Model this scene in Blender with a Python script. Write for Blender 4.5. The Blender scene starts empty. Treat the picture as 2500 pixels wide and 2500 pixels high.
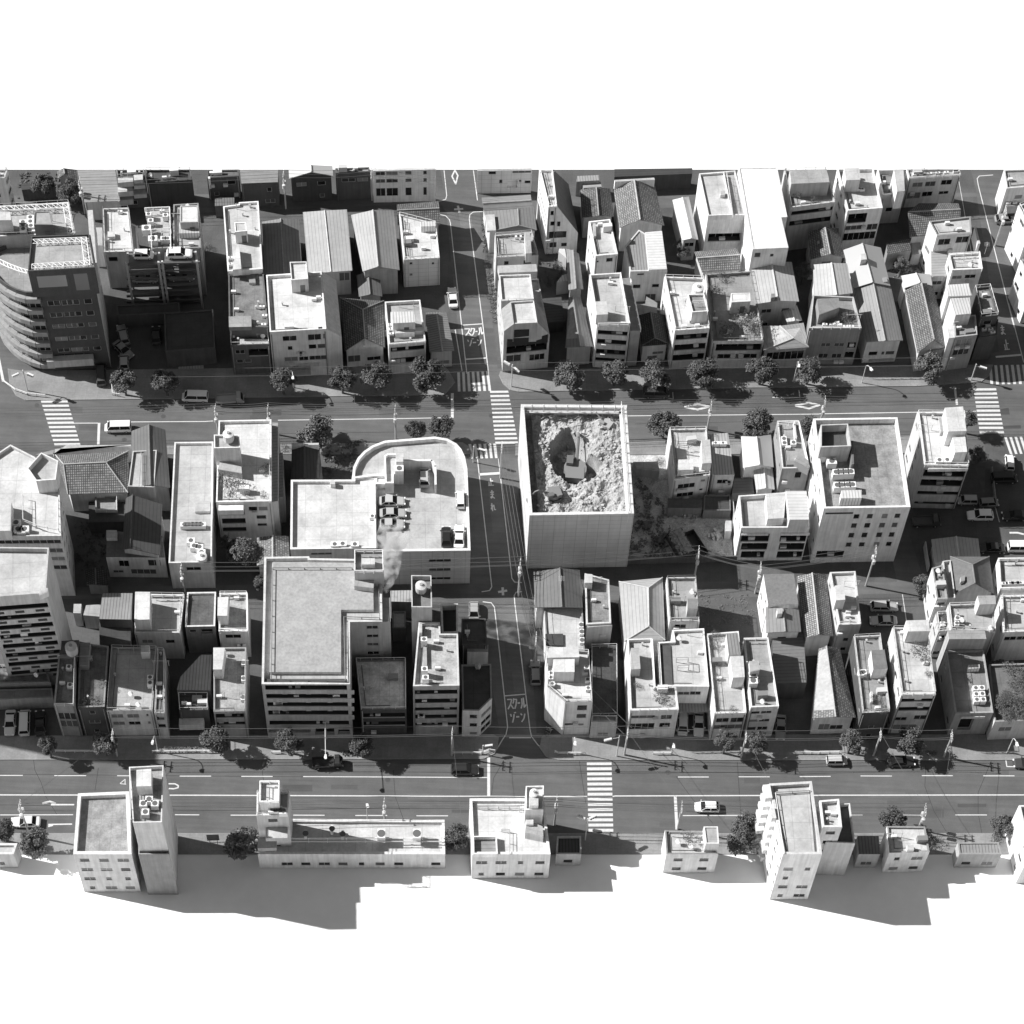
SUN_E = 4.2; SKY_S = .055; EXPO = 0.78; GROUND_G = .8; ASPH_G = .118; LOT_G = .1; PAV_G = .25; LEAF_G = .1; PAINT_G = .62; WIRE_G = .12; SMOKE_D = 1.6
import bpy, math, random
from math import radians, sin, cos, tan, atan2, hypot, pi
rnd = random.Random(7)
sc = bpy.context.scene
COL = sc.collection
# ---------------------------------------------------------------- camera (a deck 350 m up, looking down over the city)
TH = radians(57.5); NV = (-200.0, 3750.0)
FP = hypot(*NV)*tan(TH); ROLL = atan2(200.0, 3750.0); CH = 350.0; CD = CH/tan(TH)
_f = (0, cos(TH), -sin(TH)); _u0 = (0, sin(TH), cos(TH)); _r0 = (1, 0, 0)
_r = tuple(cos(ROLL)*a+sin(ROLL)*b for a, b in zip(_r0, _u0)); _u = tuple(cos(ROLL)*b-sin(ROLL)*a for a, b in zip(_r0, _u0))
CP = (0, -CD, CH)
def raydir(x, y):
    a = (x-1250)/FP; b = (1250-y)/FP
    return [_f[i]+a*_r[i]+b*_u[i] for i in range(3)]
def PN(x, y, z=0.0):                      # survey point -> place at height z
    d = raydir(x, y); t = (z-CH)/d[2]
    return (CP[0]+d[0]*t, CP[1]+d[1]*t, z)
def QN(p):
    v = [p[i]-CP[i] for i in range(3)]; z = sum(v[i]*_f[i] for i in range(3))
    return (1250+FP*sum(v[i]*_r[i] for i in range(3))/z, 1250-FP*sum(v[i]*_u[i] for i in range(3))/z)
TY = dict(A=400, B=740, C=1060, D=1420, E=1720)
def N(T, x, y):
    return (int(T[1])*500+x*500/1932, TY[T[0]]+y*500/1932)
def toks(T, s):
    out = []
    for k in s.split():
        t = T
        if ':' in k: t, k = k.split(':')
        x, y = k.split(','); out.append(N(t, float(x), float(y)))
    return out
def pts(T, s, z=0.0): return [PN(x, y, z) for x, y in toks(T, s)]
def hgt(top, base):
    g = PN(*base); best = (1e9, 0)
    for i in range(5, 400):
        q = QN((g[0], g[1], i*.1)); e = hypot(q[0]-top[0], q[1]-top[1])
        if e < best[0]: best = (e, i*.1)
    return best[1], g
cam = bpy.data.objects.new("camera", bpy.data.cameras.new("camera")); COL.objects.link(cam)
cam.data.sensor_width = 36; cam.data.lens = 36*FP/2500; cam.data.clip_end = 6000; cam.data.clip_start = 1
import mathutils
cam.matrix_world = mathutils.Matrix(((_r[0], _u[0], -_f[0], CP[0]), (_r[1], _u[1], -_f[1], CP[1]), (_r[2], _u[2], -_f[2], CP[2]), (0, 0, 0, 1)))
sc.camera = cam
# ---------------------------------------------------------------- light
SUN_EL, SUN_AZ = radians(41), radians(180-9.5)
sd = (cos(SUN_EL)*cos(SUN_AZ), cos(SUN_EL)*sin(SUN_AZ), sin(SUN_EL))
L = bpy.data.lights.new("sun", 'SUN'); L.energy = SUN_E; L.angle = radians(.5); L.color = (1, .995, .99)
lo = bpy.data.objects.new("sun", L); COL.objects.link(lo)
lo.rotation_euler = mathutils.Vector(sd).to_track_quat('Z', 'Y').to_euler(); lo.location = (0, 0, 200)
W = bpy.data.worlds.new("World"); sc.world = W; W.use_nodes = True
nt = W.node_tree; nt.nodes.clear()
sky = nt.nodes.new('ShaderNodeTexSky'); sky.sky_type = 'NISHITA'; sky.sun_disc = False
sky.sun_elevation = SUN_EL; sky.sun_rotation = atan2(sd[0], sd[1])
bw = nt.nodes.new('ShaderNodeRGBToBW'); bg = nt.nodes.new('ShaderNodeBackground'); wo = nt.nodes.new('ShaderNodeOutputWorld')
nt.links.new(sky.outputs[0], bw.inputs[0]); nt.links.new(bw.outputs[0], bg.inputs[0]); nt.links.new(bg.outputs[0], wo.inputs[0])
bg.inputs[1].default_value = SKY_S
sc.view_settings.view_transform = 'Standard'; sc.view_settings.look = 'None'; sc.view_settings.exposure = EXPO; sc.view_settings.gamma = 1
sc.cycles.max_bounces = 6; sc.cycles.diffuse_bounces = 4; sc.cycles.volume_bounces = 1
# ---------------------------------------------------------------- materials
MATS = {}
def _nd(m, t, **kw):
    n = m.node_tree.nodes.new(t)
    for k, v in kw.items(): setattr(n, k, v)
    return n
def mat(kind, g):
    g = round(g, 3); key = (kind, g)
    if key in MATS: return MATS[key]
    m = bpy.data.materials.new("%s_%d" % (kind, round(g*1000))); m.use_nodes = True; MATS[key] = m
    nds = m.node_tree.nodes; b = nds['Principled BSDF']; lk = m.node_tree.links.new
    b.inputs['Roughness'].default_value = .85; b.inputs['Specular IOR Level'].default_value = .25
    def gray(v): return (v, v, v, 1)
    b.inputs['Base Color'].default_value = gray(g)
    if kind in ('flat',): return m
    if kind == 'glass':
        b.inputs['Roughness'].default_value = .1; b.inputs['Specular IOR Level'].default_value = .22; return m
    if kind == 'metal':
        b.inputs['Roughness'].default_value = .45; b.inputs['Specular IOR Level'].default_value = .5; return m
    if kind == 'carpaint':
        b.inputs['Roughness'].default_value = .3; b.inputs['Coat Weight'].default_value = .6; b.inputs['Coat Roughness'].default_value = .08; return m
    if kind == 'smoke':
        return m
    tc = _nd(m, 'ShaderNodeTexCoord'); uv = tc.outputs['UV']
    geo = _nd(m, 'ShaderNodeNewGeometry'); pos = geo.outputs['Position']
    def noise(scale, vec=None, detail=5, rough=.6, sx=(1, 1, 1)):
        mp = _nd(m, 'ShaderNodeMapping'); mp.inputs['Scale'].default_value = sx; lk(vec or pos, mp.inputs['Vector'])
        n = _nd(m, 'ShaderNodeTexNoise'); n.inputs['Scale'].default_value = scale; n.inputs['Detail'].default_value = detail; n.inputs['Roughness'].default_value = rough
        lk(mp.outputs[0], n.inputs['Vector']); return n.outputs['Fac']
    def rng(fac, a, b2, lo=.3, hi=.7):
        n = _nd(m, 'ShaderNodeMapRange'); n.inputs[1].default_value = lo; n.inputs[2].default_value = hi; n.inputs[3].default_value = a; n.inputs[4].default_value = b2
        lk(fac, n.inputs[0]); return n.outputs[0]
    def mul(a, c):
        n = _nd(m, 'ShaderNodeMath', operation='MULTIPLY')
        for i, v in enumerate((a, c)):
            if isinstance(v, (int, float)): n.inputs[i].default_value = v
            else: lk(v, n.inputs[i])
        return n.outputs[0]
    def brick(sx, sy, mortar, dark, off=.5, var=.0):
        n = _nd(m, 'ShaderNodeTexBrick'); lk(uv, n.inputs['Vector']); n.inputs['Scale'].default_value = 1
        n.inputs['Brick Width'].default_value = sx; n.inputs['Row Height'].default_value = sy; n.inputs['Mortar Size'].default_value = mortar
        n.inputs['Mortar Smooth'].default_value = .3; n.offset = off; n.inputs['Bias'].default_value = 0
        n.inputs['Color1'].default_value = gray(1); n.inputs['Color2'].default_value = gray(1-var); n.inputs['Mortar'].default_value = gray(dark)
        bwn = _nd(m, 'ShaderNodeRGBToBW'); lk(n.outputs['Color'], bwn.inputs[0]); return bwn.outputs[0]
    bump = None
    if kind == 'plaster':
        v = mul(rng(noise(.5), .86, 1.06), rng(noise(1.2, detail=7, sx=(1.8, 1.8, .1)), .76, 1.06))
    elif kind == 'tilewall':
        v = mul(mul(rng(noise(.4), .9, 1.06), brick(.6, .3, .02, .75, var=.08)), rng(noise(1.0, sx=(1.5, 1.5, .1)), .85, 1.05))
    elif kind == 'panelwall':
        v = mul(mul(rng(noise(.3), .93, 1.04), brick(1.83, 1.2, .035, .6, off=0, var=.05)), rng(noise(.8, sx=(1.5, 1.5, .1)), .9, 1.05))
    elif kind == 'deck':
        v = mul(mul(rng(noise(.35, detail=7), .74, 1.12), rng(noise(2.2, detail=9, rough=.75), .8, 1.1)), brick(2.6, 2.6, .04, .72, off=0, var=.09))
    elif kind == 'oldeck':
        v = mul(mul(rng(noise(.55, detail=8, rough=.7), .55, 1.25), rng(noise(3.0, detail=8, rough=.75), .72, 1.2)), brick(1.6, 3.2, .04, .75, off=0, var=.1))
    elif kind == 'asphalt':
        v = mul(mul(rng(noise(.09, detail=7, rough=.65), .78, 1.14), rng(noise(.8, detail=6, sx=(.08, 1.4, 1)), .84, 1.1)), mul(rng(noise(9, detail=3), .86, 1.12), rng(noise(.45, detail=8, rough=.8), .9, 1.08)))
    elif kind == 'concrete':
        v = mul(mul(rng(noise(.25), .78, 1.12), rng(noise(3.5, detail=8), .88, 1.1)), brick(2.0, 2.0, .03, .8, off=0, var=.1))
    elif kind == 'ground':
        v = mul(rng(noise(.02), .97, 1.03), rng(noise(.4), .97, 1.03))
    elif kind == 'dirt':
        v = mul(rng(noise(.5, detail=8, rough=.7), .5, 1.4), rng(noise(4, detail=8, rough=.8), .55, 1.4))
    elif kind == 'paint':
        v = mul(rng(noise(2.5, detail=6), .84, 1.04), rng(noise(12, detail=4), .85, 1.05))
    elif kind == 'rubble':
        v = mul(rng(noise(.35, detail=6), .6, 1.15), rng(noise(5.0, detail=9, rough=.8), .4, 1.35)); bump = (noise(5.5, detail=9, rough=.8), .6)
    elif kind == 'ribbed':
        v = mul(mul(rng(noise(.3), .9, 1.06), brick(60, .62, .05, .62, var=.03)), rng(noise(1.5), .92, 1.05))
    elif kind == 'ribv':
        v = mul(mul(rng(noise(.3), .9, 1.06), brick(.5, 60, .06, .5, off=0, var=.03)), rng(noise(1.5), .92, 1.05))
    elif kind == 'kawara':
        v = mul(mul(rng(noise(.4), .82, 1.12), brick(.36, .42, .075, .22, off=0, var=.42)), rng(noise(5, detail=6), .75, 1.25))
    elif kind == 'shingle':
        v = mul(mul(rng(noise(.4), .85, 1.1), brick(.5, .42, .07, .3, var=.6)), rng(noise(5, detail=6), .8, 1.2))
    elif kind == 'leaf':
        oi = _nd(m, 'ShaderNodeObjectInfo')
        v = mul(rng(noise(1.5, detail=2), .85, 1.2), rng(oi.outputs['Random'], .85, 1.2, 0, 1))
        b.inputs['Roughness'].default_value = .6; b.inputs['Specular IOR Level'].default_value = .3
    elif kind == 'netting':
        v = mul(rng(noise(.4), .85, 1.1), rng(noise(2.5, sx=(2, 2, .15)), .8, 1.1))
    else:
        v = rng(noise(.5), .92, 1.05)
    out = mul(v, g); lk(out, b.inputs['Base Color'])
    if bump:
        bp = _nd(m, 'ShaderNodeBump'); bp.inputs['Strength'].default_value = bump[1]; bp.inputs['Distance'].default_value = .4
        lk(bump[0], bp.inputs['Height']); lk(bp.outputs[0], b.inputs['Normal'])
    return m
# ---------------------------------------------------------------- mesh helpers
def vsub(a, b): return (a[0]-b[0], a[1]-b[1], a[2]-b[2])
def vadd(a, b): return (a[0]+b[0], a[1]+b[1], a[2]+b[2])
def vmul(a, s): return (a[0]*s, a[1]*s, a[2]*s)
def vcross(a, b): return (a[1]*b[2]-a[2]*b[1], a[2]*b[0]-a[0]*b[2], a[0]*b[1]-a[1]*b[0])
def vdot(a, b): return a[0]*b[0]+a[1]*b[1]+a[2]*b[2]
def vnorm(a):
    l = math.sqrt(vdot(a, a)) or 1.0; return (a[0]/l, a[1]/l, a[2]/l)
def lerp(a, b, t): return tuple(a[i]+(b[i]-a[i])*t for i in range(len(a)))
class M:
    def __init__(s): s.v = []; s.f = []; s.mi = []
    def face(s, vs, mi=0):
        i = len(s.v); s.v += [tuple(p) for p in vs]; s.f.append(tuple(range(i, i+len(vs)))); s.mi.append(mi)
    def prism(s, poly, z0, z1, mi=0, top=None, bottom=False):      # CCW polygon of (x,y)
        n = len(poly); top = mi if top is None else top
        for i in range(n):
            a, b = poly[i], poly[(i+1) % n]
            s.face([(a[0], a[1], z0), (b[0], b[1], z0), (b[0], b[1], z1), (a[0], a[1], z1)], mi)
        s.face([(p[0], p[1], z1) for p in poly], top)
        if bottom: s.face([(p[0], p[1], z0) for p in reversed(poly)], mi)
    def obox(s, c, d, L, Wd, z0, z1, mi=0, top=None):               # oriented box, d = unit (x,y) along L
        e = (-d[1], d[0])
        q = [(c[0]+d[0]*a*L/2+e[0]*b*Wd/2, c[1]+d[1]*a*L/2+e[1]*b*Wd/2) for a, b in ((-1, -1), (1, -1), (1, 1), (-1, 1))]
        s.prism(q, z0, z1, mi, top, True)
    def tube(s, a, b, r, n=6, mi=0, r2=None):
        d = vnorm(vsub(b, a)); h = vnorm(vcross(d, (0, 0, 1) if abs(d[2]) < .9 else (1, 0, 0))); k = vcross(d, h); r2 = r if r2 is None else r2
        A = []; B = []
        for i in range(n):
            t = 2*pi*i/n; o = vadd(vmul(h, cos(t)), vmul(k, sin(t)))
            A.append(vadd(a, vmul(o, r))); B.append(vadd(b, vmul(o, r2)))
        for i in range(n):
            j = (i+1) % n; s.face([A[i], A[j], B[j], B[i]][::-1], mi)
        s.face(A, mi); s.face(B[::-1], mi)
    def cyl(s, c, r, z0, z1, n=14, mi=0, r2=None, dome=0):
        r2 = r if r2 is None else r2
        A = [(c[0]+r*cos(2*pi*i/n), c[1]+r*sin(2*pi*i/n), z0) for i in range(n)]
        B = [(c[0]+r2*cos(2*pi*i/n), c[1]+r2*sin(2*pi*i/n), z1) for i in range(n)]
        for i in range(n):
            j = (i+1) % n; s.face([A[i], A[j], B[j], B[i]], mi)
        if dome:
            for i in range(n): s.face([B[i], B[(i+1) % n], (c[0], c[1], z1+dome)], mi)
        else: s.face(B, mi)
    def build(s, name, mats, parent=None, axis=(1, 0)):
        if not s.f: return None
        loc = tuple(parent_loc(parent)) if parent else (0, 0, 0)
        me = bpy.data.meshes.new(name)
        vs = [(p[0]-loc[0], p[1]-loc[1], p[2]-loc[2]) for p in s.v]
        me.from_pydata(vs, [], s.f)
        if not isinstance(mats, (list, tuple)): mats = [mats]
        for m_ in mats: me.materials.append(m_)
        me.polygons.foreach_set('material_index', s.mi)
        uvl = me.uv_layers.new(name='UVMap'); li = 0
        ax = (axis[0], axis[1], 0.0); ay = (-axis[1], axis[0], 0.0); data = []
        for f in s.f:
            p = [vs[i] for i in f]; nx = ny = nz = 0.0
            for i in range(len(p)):
                a, b = p[i], p[(i+1) % len(p)]
                nx += (a[1]-b[1])*(a[2]+b[2]); ny += (a[2]-b[2])*(a[0]+b[0]); nz += (a[0]-b[0])*(a[1]+b[1])
            n = vnorm((nx, ny, nz))
            if abs(n[2]) > .995: hu, hv = ax, ay
            else: hu = vnorm((-n[1], n[0], 0)); hv = vcross(n, hu)
            for q in p: data += [vdot(q, hu)+50, vdot(q, hv)+50]
        uvl.data.foreach_set('uv', data); me.validate(); me.update()
        o = bpy.data.objects.new(name, me); COL.objects.link(o)
        if parent: o.parent = parent
        return o
def parent_loc(o):
    l = mathutils.Vector((0, 0, 0))
    while o: l = l+o.location; o = o.parent
    return l
def tag(o, label=None, cat=None, group=None, kind=None):
    if label: o['label'] = label
    if cat: o['category'] = cat
    if group: o['group'] = group
    if kind: o['kind'] = kind
    return o
def empty(name, loc, label, cat, group=None, rz=0):
    o = bpy.data.objects.new(name, None); COL.objects.link(o); o.location = loc; o.rotation_euler = (0, 0, rz); o.empty_display_size = .5
    return tag(o, label, cat, group)
def struct(name, m, mats, label=None):
    o = m.build(name, mats); o['kind'] = 'structure'
    if label: o['label'] = label
    return o
def area2(p): return sum(p[i][0]*p[(i+1) % len(p)][1]-p[(i+1) % len(p)][0]*p[i][1] for i in range(len(p)))
def inset(poly, d):
    n = len(poly); out = []
    for i in range(n):
        a, b, c = poly[i-1], poly[i], poly[(i+1) % n]
        d1 = vnorm((b[0]-a[0], b[1]-a[1], 0)); d2 = vnorm((c[0]-b[0], c[1]-b[1], 0))
        n1 = (-d1[1], d1[0]); n2 = (-d2[1], d2[0]); k = 1+n1[0]*n2[0]+n1[1]*n2[1]
        k = max(k, .4)
        out.append((b[0]+(n1[0]+n2[0])*d/k, b[1]+(n1[1]+n2[1])*d/k))
    return out
# ---------------------------------------------------------------- buildings
BL = []
_gr = random.Random(2)
GLASS = lambda: mat('glass', .012)
PANE = lambda: mat('glass', _gr.choice((.012, .012, .02, .04, .1, .22)))
HK = dict(A=1.05, B=1.05, C=1.0, D=1.08, E=1.0)
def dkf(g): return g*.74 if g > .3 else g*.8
def wallg(g): return g if g < .15 else min(.86, g*1.5)
class Base:
    def setup(s, T, label, cat, name, group):
        s.T = T; s.k = HK[T[0]]; s.holes = {}; s.items = []; s.label = label; s.cat = cat; s.name = name; s.group = group; BL.append(s)
    def plane(s, f):
        a, b = s.wp[f], s.wp[(f+1) % len(s.wp)]
        d = vnorm((b[0]-a[0], b[1]-a[1], 0)); return a, d, (d[1], -d[0], 0), hypot(b[0]-a[0], b[1]-a[1])
    def uv(s, f, x, y):
        a, d, n, Wd = s.plane(f); r = raydir(*N(s.T, x, y))
        den = vdot(r, n); t = ((a[0]-CP[0])*n[0]+(a[1]-CP[1])*n[1])/den
        p = tuple(CP[i]+r[i]*t for i in range(3)); return (p[0]-a[0])*d[0]+(p[1]-a[1])*d[1], p[2]
    def w(s, f, txt, k='w'):
        for q in txt.split():
            x0, y0, x1, y1 = map(float, q.split(',')); u0, v1 = s.uv(f, x0, y0); u1, v0 = s.uv(f, x1, y1)
            s.hole(f, min(u0, u1), max(u0, u1), min(v0, v1), max(v0, v1), k)
        return s
    def g(s, f, xs, ys, k='w'):
        ys = [tuple(map(float, q.split('-'))) for q in ys.split()]; xs = [tuple(map(float, q.split('-'))) for q in xs.split()]
        a, d, n, Wd = s.plane(f); xm = QN((a[0]+d[0]*Wd/2, a[1]+d[1]*Wd/2, s.h*.6)); xm = (xm[0]-int(s.T[1])*500)*1932/500
        for y0, y1 in ys:
            v1, v0 = s.uv(f, xm, y0)[1], s.uv(f, xm, y1)[1]
            for x0, x1 in xs:
                u0, u1 = s.uv(f, x0, ys[0][0])[0], s.uv(f, x1, ys[0][0])[0]; s.hole(f, min(u0, u1), max(u0, u1), min(v0, v1), max(v0, v1), k)
        return s
    def hole(s, f, u0, u1, v0, v1, k):
        Wd = s.plane(f)[3]; u0 = max(u0, .15); u1 = min(u1, Wd-.15); v0 = max(v0, .1); v1 = min(v1, s.wh-.25)
        if u1-u0 < .25 or v1-v0 < .25: return
        for q in s.holes.get(f, []):
            if u0 < q[1] and u1 > q[0] and v0 < q[3] and v1 > q[2]: return
        s.holes.setdefault(f, []).append((u0, u1, v0, v1, k))
    def bands(s, f, ys, k='b', e=.25):      # loggia rows across the face
        a, d, n, Wd = s.plane(f); xm = QN((a[0]+d[0]*Wd/2, a[1]+d[1]*Wd/2, s.h*.6)); xm = (xm[0]-int(s.T[1])*500)*1932/500
        for q in ys.split():
            y0, y1 = map(float, q.split('-')); s.hole(f, e, Wd-e, s.uv(f, xm, y1)[1], s.uv(f, xm, y0)[1], k)
        return s
    def auto(s, f, skip=.15, ww=1.5, hh=1.15, step=2.9, shop=False):
        Wd = s.plane(f)[3]; nf = max(1, int((s.wh-.4)/2.9)); fh = (s.wh-.3)/nf; n = max(1, int(Wd/step)); r = random.Random(hash((round(Wd, 2), f, len(s.label))))
        for i in range(nf):
            if shop and i == 0:
                s.hole(f, .6, Wd-.6, .15, 2.4, 'w'); continue
            for j in range(n):
                if r.random() < skip: continue
                c = Wd*(j+.5)/n; w_ = min(ww*r.choice((.6, 1, 1, 1.2)), Wd/n*.8); s.hole(f, c-w_/2, c+w_/2, i*fh+.95, i*fh+.95+hh, 'w')
        return s
    def facade(s, m, f, z1):
        a, d, n, Wd = s.plane(f); H = z1; hs = s.holes.get(f, [])
        P_ = lambda u, v, o=0: (a[0]+d[0]*u-n[0]*o, a[1]+d[1]*u-n[1]*o, v)
        us = sorted({0, Wd, *[q[0] for q in hs], *[q[1] for q in hs]}); vs = sorted({0, H, *[q[2] for q in hs], *[q[3] for q in hs]})
        for i in range(len(us)-1):
            for j in range(len(vs)-1):
                uc, vc = (us[i]+us[i+1])/2, (vs[j]+vs[j+1])/2
                if any(q[0] < uc < q[1] and q[2] < vc < q[3] for q in hs): continue
                m.face([P_(us[i], vs[j]), P_(us[i+1], vs[j]), P_(us[i+1], vs[j+1]), P_(us[i], vs[j+1])], 0)
        for u0, u1, v0, v1, k in hs:
            dep = {'w': .14, 'b': 1.15, 'p': .05, 'd': .6}[k]
            for A, B in (((u0, v0), (u1, v0)), ((u1, v0), (u1, v1)), ((u1, v1), (u0, v1)), ((u0, v1), (u0, v0))):
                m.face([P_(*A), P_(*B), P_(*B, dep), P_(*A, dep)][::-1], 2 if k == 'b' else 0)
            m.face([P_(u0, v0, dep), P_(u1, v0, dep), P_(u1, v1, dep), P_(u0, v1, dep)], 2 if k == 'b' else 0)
            wm = M()
            def strip(x0, x1, y0, y1, o0, mi):
                Aa = [P_(x0, y0, o0), P_(x1, y0, o0), P_(x1, y1, o0), P_(x0, y1, o0)]; wm.face(Aa, mi)
            o = dep-.05
            if k in 'wd':
                fr = .07; strip(u0, u1, v0, v1, o, 1)
                nm = max(1, round((u1-u0)/1.1)) if k == 'w' else max(1, round((u1-u0)/1.6))
                for q in range(nm+1):
                    x = u0+(u1-u0)*q/nm; xa = min(max(x-fr/2, u0), u1-fr); 
                    wm_box(wm, P_, xa, xa+fr, v0, v1, o-.04, o)
                wm_box(wm, P_, u0, u1, v0, v0+fr, o-.05, o); wm_box(wm, P_, u0, u1, v1-fr, v1, o-.05, o)
                s.parts.append((wm, 'window', [mat('metal', .45), PANE()]))
            elif k == 'b':
                # glazed back of a balcony: door panes between wall piers
                nb = max(1, round((u1-u0)/3.0)); r = random.Random(int(u0*100+v0*77+Wd*13))
                for q in range(nb):
                    x0 = u0+(u1-u0)*(q+.08)/nb; x1 = u0+(u1-u0)*(q+.92)/nb
                    strip(x0, x1, v0+.03, v1-.05, o, 1); wm_box(wm, P_, (x0+x1)/2-.04, (x0+x1)/2+.04, v0+.03, v1-.05, o-.05, o)
                s.parts.append((wm, 'balcony_door', [mat('metal', .35), GLASS()]))
                for q in range(max(1, int((u1-u0)/2.2))):
                    if r.random() < .55:
                        xa = u0+.2+r.random()*max(.1, u1-u0-1.2); cm = M(); hh = r.choice((.5, .7, .9)); wm_box(cm, P_, xa, xa+r.choice((.5, .8, 1.1)), v0, v0+hh, .25, .75)
                        s.parts.append((cm, r.choice(('balcony_ac_unit', 'balcony_planter', 'laundry')), [mat('metal', r.choice((.12, .3, .55, .7)))]))
                rm = M(); wm_box(rm, P_, u0, u1, v0-.02, v0+.06, -.06, .1)
                s.parts.append((rm, 'balcony_rail', [mat('metal', .5)]))
            else:
                strip(u0, u1, v0, v1, o, 0); s.parts.append((wm, 'facade_panel', [mat('flat', .05)]))
    # ----- extras, deferred until the root exists
    def box(s, name, txt, z0, z1, g=.7, kind='plaster', top=None, tk='deck', T=None, par=0):
        s.items.append(('box', name, txt, z0*s.k, z1*s.k, g, kind, g if top is None else top, tk, T or s.T, par)); return s
    def pent(s, txt, dz=2.6, g=None, dk=None, T=None, kind='plaster', tk='deck', par=.15, name='penthouse'):
        return s.box(name, txt, (s.h-s.par)/s.k, s.h/s.k+dz, s.gw if g is None else g, kind, (s.dk/.74 if dk is None else dk), tk, T, par)
    def ac(s, txt, z=None, g=.75, sz=(.85, .4, .75), T=None, name='ac_unit'):
        s.items.append(('ac', txt, s.h-s.par if z is None else z*s.k, g, sz, T or s.T, name)); return s
    def tank(s, xy, z=None, r=.8, hh=1.8, g=.75, T=None):
        s.items.append(('tank', xy, s.h-s.par if z is None else z*s.k, r, hh, g, T or s.T)); return s
    def rail(s, txt, z=None, hh=1.0, g=.7, r=.04, step=1.6, T=None, name='railing'):
        s.items.append(('rail', txt, s.h if z is None else z*s.k, hh, g, r, step, T or s.T, name)); return s
    def ant(s, txt, z=None, T=None):
        s.items.append(('ant', txt, s.h if z is None else z*s.k, T or s.T)); return s
    def slab(s, name, f, x0, y0, x1, y1, out, g, thick=None, kind='plaster'):   # canopy, awning or sign board standing out from a face
        s.items.append(('slab', name, f, x0, y0, x1, y1, out, g, kind)); return s
    def slabuv(s, name, f, u0, u1, v0, v1, out, g, kind='plaster'):
        s.items.append(('suv', name, f, u0, u1, v0*s.k, v1*s.k, out, g, kind)); return s
    def wedge(s, name, T, txt, g, top=None, kind='plaster', tk='plaster', z0=0):     # corners "x,y,z": a block whose top slopes between its corner heights
        s.items.append(('wedge', name, T, txt, g, g if top is None else top, kind, tk, z0*s.k)); return s
    def truss(s, txt, z=None, wd=.9, g=.8, r=.05, T=None):
        s.items.append(('truss', txt, s.h if z is None else z*s.k, wd, g, r, T or s.T)); return s
    def extras(s, root):
        for it in s.items:
            if it[0] == 'box':
                _, name, txt, z0, z1, g, kind, top, tk, T, par = it; p = [(q[0], q[1]) for q in pts(T, txt, z1)]
                if area2(p) < 0: p.reverse()
                m = M()
                if par > 0:
                    q = inset(p, .18); n = len(p)
                    for i in range(n):
                        a, b = p[i], p[(i+1) % n]; a2, b2 = q[i], q[(i+1) % n]
                        m.face([(*a, z0), (*b, z0), (*b, z1), (*a, z1)], 0); m.face([(*a, z1), (*b, z1), (*b2, z1), (*a2, z1)], 0)
                        m.face([(*b2, z1-par), (*a2, z1-par), (*a2, z1), (*b2, z1)], 0)
                    m.face([(*c, z1-par) for c in q], 1)
                else: m.prism(p, z0, z1, 0, 1, True)
                d = vnorm((p[1][0]-p[0][0], p[1][1]-p[0][1], 0)); m.build(name, [mat(kind, min(.85, g*1.25) if g > .3 else g), mat(tk, dkf(top))], root, d)
                if name == 'penthouse' and z1-z0 > 2.2:
                    a, b = p[0], p[1]; Wd = hypot(b[0]-a[0], b[1]-a[1]); nn = (d[1], -d[0])
                    if Wd > 1.6:
                        dm = M(); P_ = lambda u, v, o=0: (a[0]+d[0]*u-nn[0]*o, a[1]+d[1]*u-nn[1]*o, v)
                        wm_box(dm, P_, Wd*.5, Wd*.5+.85, z0+.05, z0+2.0, -.05, .02); dm.build('door', [mat('metal', .12)], root)
            elif it[0] == 'ac':
                _, txt, z, g, sz, T, name = it
                for q in pts(T, txt, z+sz[2]):
                    m = M(); m.obox(q, s.axis, sz[0], sz[1], z+.08, z+sz[2], 0); m.cyl((q[0], q[1]), sz[1]*.4, z+sz[2], z+sz[2]+.02, 10, 1)
                    m.obox(q, s.axis, sz[0]*.9, sz[1]*.7, z, z+.08, 1); m.build(name, [mat('metal', g), mat('flat', .12)], root, s.axis)
            elif it[0] == 'tank':
                _, xy, z, r, hh, g, T = it; q = pts(T, xy, z+hh)[0]; m = M()
                for a in range(4): m.tube((q[0]+r*.7*cos(a*pi/2+.7), q[1]+r*.7*sin(a*pi/2+.7), z), (q[0]+r*.7*cos(a*pi/2+.7), q[1]+r*.7*sin(a*pi/2+.7), z+.7), .06, 5, 1)
                m.cyl(q, r, z+.6, z+hh, 16, 0, dome=.35); m.cyl(q, r*.3, z+hh+.25, z+hh+.42, 10, 1); m.face([(q[0]+r*cos(-i*pi/8), q[1]+r*sin(-i*pi/8), z+.6) for i in range(16)], 0)
                m.build('water_tank', [mat('plaster', g), mat('metal', .3)], root)
            elif it[0] == 'rail':
                _, txt, z, hh, g, r, step, T, name = it; p = pts(T, txt, z+hh); m = M()
                for a, b in zip(p, p[1:]):
                    Ln = hypot(b[0]-a[0], b[1]-a[1]); n = max(1, round(Ln/step))
                    m.tube(a, b, r, 5); m.tube((a[0], a[1], z+hh*.5), (b[0], b[1], z+hh*.5), r*.8, 4)
                    for i in range(n+1):
                        q = lerp(a, b, i/n); m.tube((q[0], q[1], z-.05), (q[0], q[1], z+hh), r, 4)
                m.build(name, [mat('metal', g)], root)
            elif it[0] == 'suv':
                _, name, f, u0, u1, v0, v1, out, g, kind = it; a, d, n, Wd = s.plane(f); m = M()
                P_ = lambda u, v, o=0: (a[0]+d[0]*u-n[0]*o, a[1]+d[1]*u-n[1]*o, v)
                wm_box(m, P_, u0, min(u1, Wd), v0, v1, -out, -.01); m.build(name, [mat(kind, g)], root, d)
            elif it[0] == 'wedge':
                _, name, T, txt, g, top, kind, tk, z0 = it; p = []
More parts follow.
